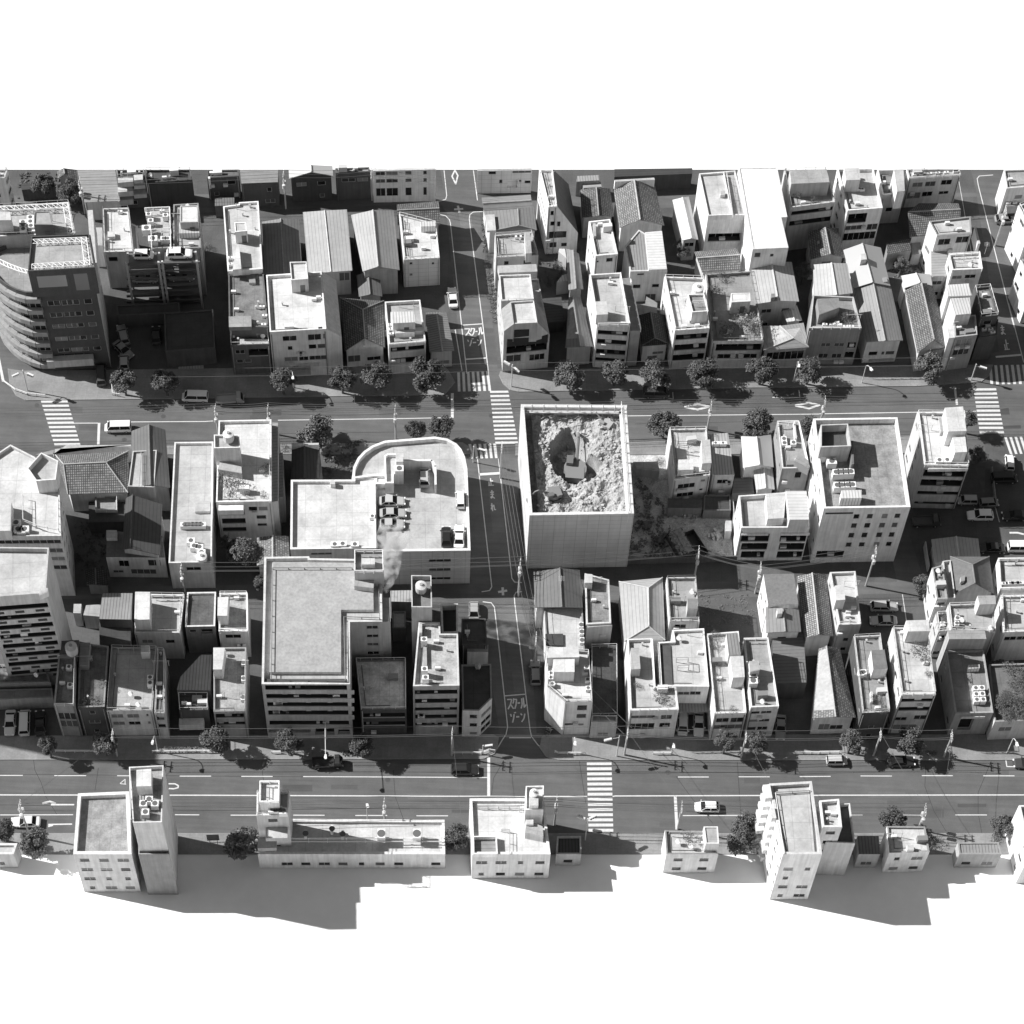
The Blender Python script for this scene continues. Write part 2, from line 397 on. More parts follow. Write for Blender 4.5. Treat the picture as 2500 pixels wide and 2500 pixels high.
                for q in txt.split():
                    x, y, z = map(float, q.split(',')); p.append(PN(*N(T, x, y), z*s.k))
                m = M(); n = len(p)
                for i in range(n):
                    a, b = p[i], p[(i+1) % n]; m.face([(a[0], a[1], z0), (b[0], b[1], z0), b, a], 0)
                m.face(p, 1); m.build(name, [mat(kind, wallg(g)), mat(tk, top)], root, s.axis)
            elif it[0] == 'truss':
                _, txt, z, wd, g, r, T = it; p = pts(T, txt, z); m = M()
                for a, b in zip(p, p[1:]):
                    d = vnorm(vsub(b, a)); e = (-d[1]*wd, d[0]*wd, 0); Ln = hypot(b[0]-a[0], b[1]-a[1]); n = max(1, round(Ln/wd)); a2, b2 = vadd(a, e), vadd(b, e)
                    m.tube(a, b, r*1.3, 5); m.tube(a2, b2, r*1.3, 5)
                    for i in range(n):
                        q0, q1 = lerp(a, b, i/n), lerp(a2, b2, (i+1)/n); q2, q3 = lerp(a2, b2, i/n), lerp(a, b, (i+1)/n); m.tube(q0, q1 if i % 2 else q2, r, 4); m.tube(q2 if i % 2 else q2, q3, r, 4)
                        if i % 3 == 0: m.tube(q0, (q0[0], q0[1], z-1.0), r, 4); m.tube(q2, (q2[0], q2[1], z-1.0), r, 4)
                m.build('truss_rail', [mat('metal', g)], root)
            elif it[0] == 'ant':
                _, txt, z, T = it
                for q in pts(T, txt, z):
                    m = M(); m.tube(q, (q[0], q[1], z+3), .035, 5)
                    for k in range(4): m.tube((q[0]-.5, q[1]+.15*k, z+2.3+.12*k), (q[0]+.5, q[1]+.15*k, z+2.3+.12*k), .025, 4)
                    m.tube((q[0], q[1]-.2, z+2.4), (q[0], q[1]+.7, z+2.6), .03, 4); m.build('antenna', [mat('metal', .5)], root)
            elif it[0] == 'slab':
                _, name, f, x0, y0, x1, y1, out, g, kind = it; a, d, n, Wd = s.plane(f); u0, v1 = s.uv(f, x0, y0); u1, v0 = s.uv(f, x1, y1); m = M()
                P_ = lambda u, v, o=0: (a[0]+d[0]*u-n[0]*o, a[1]+d[1]*u-n[1]*o, v)
                wm_box(m, P_, min(u0, u1), max(u0, u1), min(v0, v1), max(v0, v1), -out, -.01); m.build(name, [mat(kind, g)], root, d)
def wm_box(m, P_, u0, u1, v0, v1, o0, o1):
    m.face([P_(u0, v0, o0), P_(u1, v0, o0), P_(u1, v1, o0), P_(u0, v1, o0)], 0)
    m.face([P_(u0, v1, o0), P_(u1, v1, o0), P_(u1, v1, o1), P_(u0, v1, o1)], 0)
    m.face([P_(u1, v0, o0), P_(u0, v0, o0), P_(u0, v0, o1), P_(u1, v0, o1)], 0)
    m.face([P_(u0, v0, o0), P_(u0, v1, o0), P_(u0, v1, o1), P_(u0, v0, o1)], 0)
    m.face([P_(u1, v1, o0), P_(u1, v0, o0), P_(u1, v0, o1), P_(u1, v1, o1)], 0)
class Flat(Base):
    def __init__(s, T, label, roof, h, g=.6, dk=.6, par=.6, rim=.25, wk='plaster', tk='deck', cat='building', name='apartment_building', rg=None, group=None, au='', cl=1):
        s.setup(T, label, cat, name, group); h = h*s.k; par = par*s.k; s.h = h; s.wh = h; s.par = par; s.rim = rim; s.gw = g; s.dk = dkf(dk); s.wk = wk; s.tk = tk; s.rg = g if rg is None else rg; s.au = au; s.cl = cl
        s.wp = [(p[0], p[1]) for p in pts(T, roof, h)]
        if area2(s.wp) < 0: raise ValueError('clockwise roof: '+label)
        a, b = s.wp[0], s.wp[1]; s.axis = vnorm((b[0]-a[0], b[1]-a[1], 0))[:2]
    def finish(s):
        n = len(s.wp); s.parts = []; c = (sum(p[0] for p in s.wp)/n, sum(p[1] for p in s.wp)/n, 0)
        root = empty(s.name, c, s.label, s.cat, s.group)
        for f in range(n):
            if str(f) in s.au or (f == 0 and not s.holes.get(0) and ('x' not in s.au or s.T[0] == 'E')): s.auto(f, .15 if f == 0 else .4, shop=(f == 0 and 's' in s.au))
        m = M(); zt = s.h
        for f in range(n): s.facade(m, f, zt)
        if s.par > .05:
            q = inset(s.wp, s.rim)
            for i in range(n):
                a, b, a2, b2 = s.wp[i], s.wp[(i+1) % n], q[i], q[(i+1) % n]
                m.face([(*a, zt), (*b, zt), (*b2, zt), (*a2, zt)], 1); m.face([(*b2, zt-s.par), (*a2, zt-s.par), (*a2, zt), (*b2, zt)], 1)
        else:
            q = s.wp
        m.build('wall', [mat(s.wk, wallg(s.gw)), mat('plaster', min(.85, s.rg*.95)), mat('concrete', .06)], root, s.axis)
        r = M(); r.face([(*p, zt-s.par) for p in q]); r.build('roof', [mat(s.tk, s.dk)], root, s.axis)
        for wm, nm, ms in s.parts: wm.build(nm, ms, root, s.axis)
        if s.T[0] != 'E' and s.wh > 5 and s.cl:
            a, d, nn, Wd = s.plane(0); rr = random.Random(int(abs(c[0]*53+c[1]*29)))
            for u in ([.25] if rr.random() < .5 else [.25, Wd-.25]):
                mm = M(); q = (a[0]+d[0]*u+nn[0]*.08, a[1]+d[1]*u+nn[1]*.08); mm.tube((*q, .1), (*q, s.h-s.par), .07, 5); mm.build('downpipe', [mat('metal', rr.choice((.12, .3, .5)))], root)
            for k in range(rr.randint(0, 3)):
                u = rr.uniform(.1, .9)*Wd; v = 1.0+2.9*rr.randint(0, max(0, int((s.wh-3)/2.9))); q = (a[0]+d[0]*u+nn[0]*.3, a[1]+d[1]*u+nn[1]*.3); mm = M(); mm.obox(q, d[:2], .85, .4, v, v+.7); mm.build('wall_ac_unit', [mat('metal', .6)], root)
        if s.cl and s.par > .3:
            rr = random.Random(int(abs(c[0]*37+c[1]*101))); z = zt-s.par; nsm = (rr.randint(2, 4) if s.cl == 1 else s.cl+1)+int(abs(area2(s.wp))/2/38)
            qq = inset(s.wp, .9)
            for k in range(nsm):
                e = rr.randrange(n); a, b = qq[e], qq[(e+1) % n]; t = rr.uniform(.15, .85); p = lerp(a, b, t); mm = M(); cx, cy = c[0], c[1]; p = lerp(p, (cx, cy), rr.choice((0, 0, 0, .2, .4)))
                kk = rr.random()
                if kk < .12:
                    mm.obox(p, s.axis, 1.6, .8, z, z+.9+rr.random()*.8, 0); mm.build('storage_box', mat('metal', rr.choice((.2, .5, .65)), ), root)
                elif kk < .22:
                    for sg in (-1, 1): mm.tube((p[0]+s.axis[0]*sg*1.2, p[1]+s.axis[1]*sg*1.2, z), (p[0]+s.axis[0]*sg*1.2, p[1]+s.axis[1]*sg*1.2, z+1.7), .05, 5)
                    mm.tube((p[0]-s.axis[0]*1.4, p[1]-s.axis[1]*1.4, z+1.6), (p[0]+s.axis[0]*1.4, p[1]+s.axis[1]*1.4, z+1.6), .04, 5); mm.build('drying_rack', mat('metal', .5), root)
                elif kk < .3:
                    mm.tube((p[0], p[1], z), (p[0], p[1], z+.9), .04, 5); mm.tube((p[0], p[1], z+.9), (p[0]-.12, p[1]-.25, z+1.05), .38, 12, r2=.42); mm.build('satellite_dish', mat('metal', .7), root)
                elif kk < .7:
                    mm.obox(p, s.axis, .85, .4, z+.08, z+.75, 0); mm.obox(p, s.axis, .8, .3, z, z+.08, 1); mm.build('ac_unit', [mat('metal', .7), mat('flat', .15)], root)
                else:
                    mm.cyl(p, .12, z, z+.7, 8, 0); mm.cyl(p, .2, z+.7, z+.85, 8, 0); mm.build('vent_pipe', [mat('metal', .45)], root)
            a, b = qq[-1], qq[0]; mm = M(); mm.tube((*a, z+.06), (*b, z+.06), .07, 4)
            if n > 2: mm.tube((*qq[0], z+.06), (*lerp(qq[0], qq[1], .7), z+.06), .07, 4)
            mm.build('roof_pipe', [mat('metal', .15)], root)
            if s.par < .65 and rr.random() < .55:
                mm = M(); q3 = inset(s.wp, s.rim*.5)
                for i in range(n):
                    a, b = q3[i], q3[(i+1) % n]; Ln = hypot(b[0]-a[0], b[1]-a[1]); mm.tube((*a, zt+.75), (*b, zt+.75), .05, 4)
                    for k in range(int(Ln/1.8)+1): p = lerp(a, b, k*1.8/Ln); mm.tube((*p, zt), (*p, zt+.75), .04, 4)
                mm.build('roof_railing', [mat('metal', rr.choice((.15, .4, .65)))], root)
        s.extras(root); s.root = root
class Gable(Base):
    def __init__(s, T, label, eave, he, ridge, hr, rk='kawara', rg=.25, g=.5, ov=.35, ew=False, hip=(0, 0), wk='plaster', cat='house', name='house', group=None, au='', hl=None):
        s.setup(T, label, cat, name, group); he *= s.k; hr *= s.k; s.h = hr; s.wh = he-.05; s.par = 0; s.gw = g; s.dk = rg*.62 if rg > .3 else rg*.72; s.rk = rk; s.wk = wk; s.hip = hip; s.ov = ov; s.au = au
        e = [(p[0], p[1]) for p in pts(T, eave, he)]
        if area2(e) < 0: raise ValueError('clockwise eave: '+label)
        r = [(p[0], p[1]) for p in pts(T, ridge, hr)]; s.rot = 0
        if ew: e = e[1:]+e[:1]; s.rot = 1      # ridge given right end first
        s.e = e; s.r = r; s.he = he; s.hr = hr; s.wp = inset(e, ov); a, b = e[0], e[1]; s.axis = vnorm((b[0]-a[0], b[1]-a[1], 0))[:2]
    def w(s, f, txt, k='w'): return Base.w(s, (f-s.rot) % 4, txt, k)
    def g(s, f, xs, ys, k='w'): return Base.g(s, (f-s.rot) % 4, xs, ys, k)
    def bands(s, f, ys, k='b', e=.25): return Base.bands(s, (f-s.rot) % 4, ys, k, e)
    def finish(s):
        s.parts = []; c = (sum(p[0] for p in s.wp)/4, sum(p[1] for p in s.wp)/4, 0); root = empty(s.name, c, s.label, s.cat, s.group)
        fr = (0-s.rot) % 4
        if not s.holes.get(fr) and 'x' not in s.au: s.auto(fr)
        for f in range(4):
            if str(f) in s.au: s.auto((f-s.rot) % 4, .35)
        m = M()
        for f in range(4): s.facade(m, f, s.he-.05)
        E = [(*p, s.he) for p in s.e]; R = [(*p, s.hr) for p in s.r]; w = s.wp
        for k, (i, j) in enumerate(((0, 1), (2, 3))):
            if not s.hip[k]:
                t = s.ov/max(1, hypot(R[1][0]-R[0][0], R[1][1]-R[0][1])); rp = lerp(R[k], R[1-k], t)
                m.face([(*w[i], s.he-.05), (*w[j], s.he-.05), (rp[0], rp[1], s.hr-.12)], 0)
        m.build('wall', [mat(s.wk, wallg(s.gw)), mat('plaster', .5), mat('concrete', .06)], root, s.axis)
        rm = M(); T_ = .16
        faces = [[E[1], E[2], R[1], R[0]], [E[3], E[0], R[0], R[1]]]
        if s.hip[0]: faces.append([E[0], E[1], R[0]])
        if s.hip[1]: faces.append([E[2], E[3], R[1]])
        for q in faces:
            rm.face(q, 0); rm.face([(p[0], p[1], p[2]-T_) for p in reversed(q)], 1)
        rim = [E[0]]+([R[0]] if not s.hip[0] else [])+[E[1], E[2]]+([R[1]] if not s.hip[1] else [])+[E[3]]
        for i in range(len(rim)):
            a, b = rim[i], rim[(i+1) % len(rim)]; rm.face([(a[0], a[1], a[2]-T_), (b[0], b[1], b[2]-T_), b, a], 1)
        rm.build('roof', [mat(s.rk, s.dk), mat('plaster', min(.6, s.dk*1.2+.05))], root, s.axis)
        cm = M(); up = (0, 0, .06); cm.tube(vadd(R[0], up), vadd(R[1], up), .13, 6)
        for k, (i, j) in enumerate(((0, 1), (2, 3))):
            if s.hip[k]: cm.tube(vadd(R[k], up), vadd(E[i], up), .1, 5); cm.tube(vadd(R[k], up), vadd(E[j], up), .1, 5)
        cm.build('ridge_cap', [mat('plaster', min(.7, s.dk*1.5))], root)
        for wm, nm, ms in s.parts: wm.build(nm, ms, root, s.axis)
        s.extras(root); s.root = root
# ---------------------------------------------------------------- props: cars, trees, poles, lamps
def kids(o): return [c for c in bpy.data.objects if c.parent == o]
KIDS = {}
def copy_tree(o, loc, rz, sc_=1.0):
    c = o.copy(); COL.objects.link(c); c.location = loc; c.rotation_euler = (0, 0, rz); c.scale = (sc_,)*3
    for k in ('label', 'group'):
        if k in c: del c[k]
    if o.name not in KIDS: KIDS[o.name] = [(ch, kids(ch)) for ch in kids(o)]
    for ch, sub in KIDS[o.name]:
        d = ch.copy(); COL.objects.link(d); d.parent = c
        for g_ in sub: e = g_.copy(); COL.objects.link(e); e.parent = d
    return c
CARK = dict(   # L, W, bonnet z, stations of the roof: x of windscreen foot, roof front, roof rear, tail foot, roof z
    hatch=(4.0, 1.7, .95, 1.05, .35, -1.35, -1.85, 1.5), sedan=(4.6, 1.75, .9, .95, .2, -1.05, -1.75, 1.42), van=(4.6, 1.72, 1.1, 1.85, 1.25, -2.1, -2.25, 1.9),
    suv=(4.5, 1.8, 1.05, 1.0, .3, -1.75, -2.1, 1.7), kei=(3.4, 1.48, 1.0, 1.15, .7, -1.45, -1.62, 1.65), wagon=(4.7, 1.74, .92, 1.0, .3, -1.75, -2.2, 1.48))
CN = dict(hatch='hatchback_car', sedan='sedan_car', van='delivery_van', suv='suv_car', kei='small_van', wagon='estate_car', truck='flatbed_truck')
PROTO = {}
def loft(m, secs, mi=0):      # closed rings of equal length
    for a, b in zip(secs, secs[1:]):
        for i in range(len(a)):
            j = (i+1) % len(a); m.face([a[i], a[j], b[j], b[i]], mi)
    m.face(secs[0][::-1], mi); m.face(secs[-1], mi)
def make_car(kind, g):
    if (kind, g) in PROTO: return PROTO[kind, g]
    root = bpy.data.objects.new(CN[kind], None); COL.objects.link(root); root['category'] = 'van' if kind in ('van', 'kei') else 'truck' if kind == 'truck' else 'car'
    pm = mat('carpaint', g); gl = GLASS()
    if kind == 'truck':
        L_, Wd = 5.0, 1.8; m = M(); m.obox((-.7, 0), (1, 0), 3.5, 1.8, .75, .85, 0); m.obox((-.7, .87), (1, 0), 3.5, .06, .85, 1.2, 0); m.obox((-.7, -.87), (1, 0), 3.5, .06, .85, 1.2, 0); m.obox((-2.42, 0), (1, 0), .06, 1.8, .85, 1.2, 0)
        m.obox((-.2, 0), (1, 0), 4.4, .8, .45, .75, 0); m.build('load_bed', pm, root)
        c = M(); ring = lambda x, y, z0, z1: [(x, -y, z0), (x, y, z0), (x, y, z1), (x, -y, z1)]
        loft(c, [ring(1.15, .82, .45, 1.9), ring(1.9, .82, .45, 1.88), ring(2.3, .8, .45, 1.15), ring(2.42, .78, .45, 1.0)][::1]); c.build('cab', pm, root)
        w = M(); w.face([(1.95, -.72, 1.82), (2.3, -.7, 1.2), (2.3, .7, 1.2), (1.95, .72, 1.82)]); w.build('windscreen', gl, root)
    else:
        L_, Wd, bz, wf, rf, rr, tf, rz = CARK[kind]; h = L_/2; y = Wd/2
        def ring(x, yy, z0, z1): return [(x, -yy*.9, z0), (x, yy*.9, z0), (x, yy, z0+.2), (x, yy, z1-.12), (x, yy*.86, z1), (x, -yy*.86, z1), (x, -yy, z1-.12), (x, -yy, z0+.2)]
        m = M(); tz = bz+.03 if kind != 'sedan' else bz+.02
        loft(m, [ring(-h, y*.78, .35, tz-.12), ring(-h+.18, y*.95, .25, tz), ring(tf, y, .22, tz+.02), ring(rr, y, .22, tz), ring(rf, y, .22, bz), ring(wf, y, .22, bz), ring(h-.35, y*.95, .22, bz-.14), ring(h-.1, y*.82, .25, bz-.25), ring(h, y*.6, .35, bz-.4)])
        m.build('body', pm, root)
        g_ = M(); yb, yt = y*.93, y*.74; b4 = [(tf, -yb), (wf, -yb), (wf, yb), (tf, yb)]; t4 = [(rr, -yt), (rf, -yt), (rf, yt), (rr, yt)]
        for i in range(4):
            j = (i+1) % 4; g_.face([(*b4[i], bz-.02), (*b4[j], bz-.02), (*t4[j], rz-.06), (*t4[i], rz-.06)])
        g_.build('window', gl, root)
        r_ = M(); r_.prism([(p[0]*1.02, p[1]*1.03) for p in t4], rz-.09, rz, 0); t5 = [(p[0]*.9, p[1]*.85) for p in t4]; r_.face([(*p, rz+.025) for p in t5])
        for i in (0, 3): pass
        for (x0, x1) in ((tf, rr), (wf, rf)):
            for sgn in (-1, 1): r_.tube((x0, sgn*yb, bz), (x1, sgn*yt, rz-.04), .045, 4)
        xm = (rf+rr)/2
        for sgn in (-1, 1): r_.tube((xm, sgn*(yb+.01), bz), (xm, sgn*(yt+.01), rz-.04), .04, 4)
        r_.build('roof', pm, root)
        for sgn in (-1, 1):
            mm = M(); mm.obox((wf-.1, sgn*(y+.1)), (1, 0), .16, .2, bz-.02, bz+.14, 0); mm.build('wing_mirror', pm, root)
    wy = Wd/2-.1; wx = L_*.31
    for sx in (-1, 1):
        for sy in (-1, 1):
            t = M(); c = (sx*wx, sy*wy, .31); t.tube((c[0], c[1]-.1, c[2]), (c[0], c[1]+.1, c[2]), .31, 12); t.tube((c[0], c[1]-.11, c[2]), (c[0], c[1]+.11, c[2]), .17, 8, 1); t.build('wheel', [mat('flat', .03), mat('metal', .4)], root)
    for sy in (-1, 1):
        hl = M(); hl.obox((L_/2-.1, sy*Wd*.34), (1, 0), .2, .32, .58, .72, 0); hl.build('headlight', mat('metal', .8), root)
        tl = M(); tl.obox((-L_/2+.07, sy*Wd*.38), (1, 0), .12, .22, .62, .82, 0); tl.build('tail_light', mat('metal', .15), root)
    PROTO[kind, g] = root; root['_free'] = 1; return root
def car(T, x0, y0, x1, y1, kind, g, label, z=0.0, group=None):      # rear end to front end
    a, b = pts(T, "%f,%f %f,%f" % (x0, y0, x1, y1), z+.6); p = make_car(kind, g); rz = atan2(b[1]-a[1], b[0]-a[0]); c = ((a[0]+b[0])/2, (a[1]+b[1])/2, z+.02)
    if '_free' in p:
        del p['_free']; p.location = c; p.rotation_euler = (0, 0, rz); o = p
    else: o = copy_tree(p, c, rz)
    o['label'] = label; o['category'] = 'van' if kind in ('van', 'kei') else 'truck' if kind == 'truck' else 'car'
    if group: o['group'] = group
    return o
def crown_mesh(seed, n=5200, gaps=.0):
    r = random.Random(seed); m = M(); cl = []
    for k in range(38):                        # clumps on an uneven ellipsoid
        t = r.uniform(0, 2*pi); ph = math.acos(r.uniform(-.75, 1)); R = r.uniform(.42, .8)
        cl.append((R*sin(ph)*cos(t), R*sin(ph)*sin(t), R*.95*cos(ph), r.uniform(.14, .34)))
    cl.append((0, 0, 0, .55))
    for k in range(n):
        c = cl[k % len(cl)]; t = r.uniform(0, 2*pi); ph = math.acos(r.uniform(-1, 1)); R = c[3]*(r.random()**.4)
        p = (c[0]+R*sin(ph)*cos(t), c[1]+R*sin(ph)*sin(t), c[2]+R*cos(ph)); s_ = r.uniform(.038, .075)
        nrm = vnorm((r.gauss(0, .7)+p[0]*.8, r.gauss(0, .7)+p[1]*.8, abs(r.gauss(.5, .6))+.2)); a = vnorm(vcross(nrm, (r.gauss(0, 1), r.gauss(0, 1), r.gauss(0, 1)))); b = vcross(nrm, a)
        m.face([vadd(p, vadd(vmul(a, s_), vmul(b, 0))), vadd(p, vmul(b, s_*.6)), vadd(p, vmul(a, -s_)), vadd(p, vmul(b, -s_*.6))])
    me_o = m.build('crown_source', mat('leaf', LEAF_G)); me = me_o.data; bpy.data.objects.remove(me_o); return me
CROWNS = [crown_mesh(s_) for s_ in range(5)]; CROWN_S = [crown_mesh(20+s_, 420) for s_ in range(3)]
_tm = M()
_tm.tube((0, 0, 0), (.03, .02, .55), .055, 7, r2=.04)
for k in range(6):
    t = k*1.05; _tm.tube((.03, .02, .42+.03*k), (.38*cos(t), .38*sin(t), .72+.04*(k % 3)), .028, 5, r2=.012)
_to = _tm.build('trunk_source', mat('plaster', .12)); TRUNK = _to.data; bpy.data.objects.remove(_to)
TN = [0]
def tree(T, x, y, r, label, zc=4.4, z0=0.0, group=None, name='street_tree', cat='tree', small=False, squash=1.0):
    rm = r*500/1932/14.2*(1-.0001*0); c = PN(*N(T, x, y), z0+zc); root = empty(name, (c[0], c[1], z0), label, cat, group); TN[0] += 1; k = TN[0]
    def add(nm, me, loc, scl, rz):
        o = bpy.data.objects.new(nm, me); COL.objects.link(o); o.parent = root; o.location = loc; o.scale = scl; o.rotation_euler = (0, 0, rz); return o
    add('crown', (CROWN_S if small else CROWNS)[k % (3 if small else 5)], (0, 0, zc), (rm*1.36, rm*1.36, rm*squash*1.3), k*1.7)
    add('trunk', TRUNK, (0, 0, 0), (zc*.9, zc*.9, zc*1.35), k*.9)
    return root
def shrub(T, x, y, r, label, z=0.0, group=None, name='shrub'):
    z = z*HK[T[0]]
    return tree(T, x, y, r, label, zc=max(.5, r*500/1932/14.2*.8), z0=z, group=group, name=name, cat='plant', small=True, squash=.8)
def pole(T, xt, yt, xb, yb, label, dirx=(1, 0), arms=2, tr=True, h=None, group=None):
    hh, g = hgt(N(T, xt, yt), N(T, xb, yb)); hh = h or max(8, min(hh, 13)); t = PN(*N(T, xt, yt), hh); g = (t[0], t[1], 0)
    root = empty('utility_pole', g, label, 'utility pole', group); m = M(); m.tube(g, (g[0], g[1], hh), .17, 8, r2=.12); m.build('shaft', mat('plaster', .5), root)
    e = (-dirx[1], dirx[0])
    for k in range(arms):
        z = hh-.3-1.0*k; mm = M(); mm.obox((g[0], g[1]), e, 2.0-.3*k, .1, z, z+.1); mm.build('crossarm', mat('metal', .5), root)
        for q in (-.85, -.3, .3, .85):
            im = M(); im.cyl((g[0]+e[0]*q*(1-.15*k), g[1]+e[1]*q*(1-.15*k)), .07, z+.1, z+.36, 6); im.build('insulator', mat('plaster', .8), root)
    if tr:
        for sgn in (-1, 1):
            mm = M(); mm.cyl((g[0]+e[0]*sgn*.5, g[1]+e[1]*sgn*.5), .3, hh-3.6, hh-2.7, 10, dome=.08); mm.build('transformer', mat('metal', .55), root)
    root['h'] = hh; return (g[0], g[1], hh)
def wires(a, b, label, n=4, group=None, e=None, sag=.5, dz=0.0, r=.036, spread=.85):
    d = vnorm((b[0]-a[0], b[1]-a[1], 0)); e = e or (-d[1], d[0])
    for k in range(n):
        o_ = (k-(n-1)/2)*2*spread/max(1, n-1) if n > 1 else 0; m = M(); zz = dz
        p = [(lerp(a, b, i/10)[0]+e[0]*o_, lerp(a, b, i/10)[1]+e[1]*o_, lerp(a, b, i/10)[2]+zz-sag*4*(i/10)*(1-i/10)) for i in range(11)]
        for q, s_ in zip(p, p[1:]): m.tube(q, s_, r, 4)
        tag(m.build('power_line', mat('flat', WIRE_G)), label, 'power line', group or label)
def lamp(T, base, apex, head, label, two=False, h=None):
    hh, g = hgt(N(T, *apex), N(T, *base)); hh = h or max(6, min(hh, 9)); g = PN(*N(T, *base)); hd = PN(*N(T, *head), hh-.3); root = empty('street_lamp', g, label, 'street lamp')
    m = M(); m.tube(g, (g[0], g[1], hh-1.2), .09, 7, r2=.07); d = (hd[0]-g[0], hd[1]-g[1]); q = [(g[0]+d[0]*(1-cos(t)), g[1]+d[1]*(1-cos(t)), hh-1.2+1.2*sin(t)) for t in [i*pi/2/6 for i in range(7)]]
    q[-1] = (hd[0], hd[1], hh)
    for a, b in zip(q, q[1:]): m.tube(a, b, .06, 6)
    m.build('lamp_post', mat('metal', .6), root); dd = vnorm((d[0], d[1], 0)); hm = M(); hm.obox((hd[0], hd[1]), dd[:2], .75, .34, hh-.18, hh+.04); hm.cyl((hd[0], hd[1]), .26, hh-.3, hh-.15, 10); hm.build('lamp_head', mat('metal', .75), root)
def signal(T, base, top, label, arms=((1, 0),), h=None, extra=0):
    hh, g = hgt(N(T, *top), N(T, *base)); hh = h or max(5, min(hh, 8)); g = PN(*N(T, *base)); root = empty('traffic_signal', g, label, 'traffic light')
    m = M(); m.tube(g, (g[0], g[1], hh), .1, 7)
    for ax in arms: m.tube((g[0], g[1], hh-.6), (g[0]+ax[0], g[1]+ax[1], hh-.4), .05, 6)
    m.build('signal_post', mat('metal', .55), root)
    for ax in arms:
        d = vnorm((ax[0], ax[1], 0)); hm = M(); hm.obox((g[0]+ax[0], g[1]+ax[1]), d[:2], 1.25, .32, hh-.65, hh-.22); hb = hm.build('signal_head', mat('metal', .6), root)
        for q in (-.4, 0, .4):
            lm = M(); e = (d[1], -d[0]); c = (g[0]+ax[0]+d[0]*q, g[1]+ax[1]+d[1]*q, hh-.44); lm.tube((c[0]+e[0]*.16, c[1]+e[1]*.16, c[2]), (c[0]+e[0]*.3, c[1]+e[1]*.3, c[2]), .15, 8); lm.build('signal_lamp', mat('flat', .08), hb)
# ---------------------------------------------------------------- ground, roads, markings
def npoly(s, z): return [PN(*map(float, k.split(',')), z) for k in s.split()]       # survey points in whole-sheet units
def sheet(name, polys, z, material, z0=None, label=None):
    m = M()
    for p in polys:
        q = npoly(p, z) if isinstance(p, str) else [(a[0], a[1], z) for a in p]
        if area2(q) < 0: q.reverse()
        if z0 is None: m.face(q)
        else: m.prism([(a[0], a[1]) for a in q], z0, z)
    return struct(name, m, material, label)
MARK = []
def line(T, s, wd=.16, z=.012):
    p = pts(T, s, 0); m = MARK
    for i, (a, b) in enumerate(zip(p, p[1:])):
        d = vnorm((b[0]-a[0], b[1]-a[1], 0)); e = (-d[1]*wd/2, d[0]*wd/2); x = .0 if i == 0 else wd*.3
        a_ = (a[0]-d[0]*x, a[1]-d[1]*x); zz = z+.0006*(len(m) % 5)
        m.append([(a_[0]-e[0], a_[1]-e[1], zz), (b[0]-e[0], b[1]-e[1], zz), (b[0]+e[0], b[1]+e[1], zz), (a_[0]+e[0], a_[1]+e[1], zz)])
def dashes(T, s, wd=.16):
    for q in s.split('|'): line(T, q.strip(), wd)
def flushmarks(name, z=None):
    m = M()
    for q in MARK: m.face(q)
    MARK.clear(); o = struct(name, m, mat('paint', PAINT_G)); return o
def cross(T, quad, n, fill=.5, flip=False, name='crosswalk'):
    tl, tr, br, bl = [PN(*q) for q in toks(T, quad)]; m = M()
    for k in range(n):
        t0 = (k)/(n-1+fill); t1 = (k+fill)/(n-1+fill)
        q = [lerp(tl, bl, t0), lerp(tr, br, t0), lerp(tr, br, t1), lerp(tl, bl, t1)] if not flip else [lerp(tl, tr, t0), lerp(tl, tr, t1), lerp(bl, br, t1), lerp(bl, br, t0)]
        q = [(p[0], p[1], .013) for p in q]
        if area2(q) < 0: q.reverse()
        m.face(q)
    struct(name, m, mat('paint', PAINT_G))
def glyphs(T, quad, strokes, wd):            # strokes in a unit cell laid into a ground quad
    tl, tr, br, bl = [PN(*q) for q in toks(T, quad)]
    for st in strokes:
        q = [(lerp(lerp(tl, tr, x), lerp(bl, br, x), y)) for x, y in st]
        for a, b in zip(q, q[1:]):
            d = vnorm((b[0]-a[0], b[1]-a[1], 0)); e = (-d[1]*wd/2, d[0]*wd/2); zz = .012+.0006*(len(MARK) % 5)
            MARK.append([(a[0]-e[0], a[1]-e[1], zz), (b[0]-e[0], b[1]-e[1], zz), (b[0]+e[0], b[1]+e[1], zz), (a[0]+e[0], a[1]+e[1], zz)])
KANA = dict(su=[[(.1, .12), (.85, .12), (.55, .55), (.08, .95)], [(.55, .55), (.95, .95)]], ku=[[(.3, .05), (.22, .35), (.05, .5)], [(.3, .15), (.85, .15), (.6, .65), (.3, .97)]], bar=[[(.1, .5), (.9, .5)]],
    ru=[[(.3, .1), (.3, .6), (.05, .95)], [(.6, .05), (.6, .9), (.95, .65)]], zo=[[(.1, .15), (.2, .4)], [(.7, .2), (.55, .6), (.3, .97)], [(.78, .02), (.84, .12)], [(.93, .0), (.99, .1)]], n=[[(.12, .15), (.35, .32)], [(.9, .2), (.65, .65), (.15, .95)]],
    to=[[(.35, .05), (.35, .95)], [(.35, .42), (.85, .6)]], ma=[[(.1, .25), (.9, .25)], [(.15, .48), (.85, .48)], [(.5, .02), (.5, .75), (.25, .92), (.12, .78), (.4, .7), (.9, .95)]],
    re=[[(.25, .02), (.25, .98)], [(.02, .3), (.3, .28), (.02, .75)], [(.25, .5), (.6, .25), (.65, .85), (.95, .8)]], tome=[[(.5, .02), (.5, .95)], [(.5, .4), (.9, .4)], [(.18, .45), (.18, .95)], [(.02, .95), (.98, .95)]])
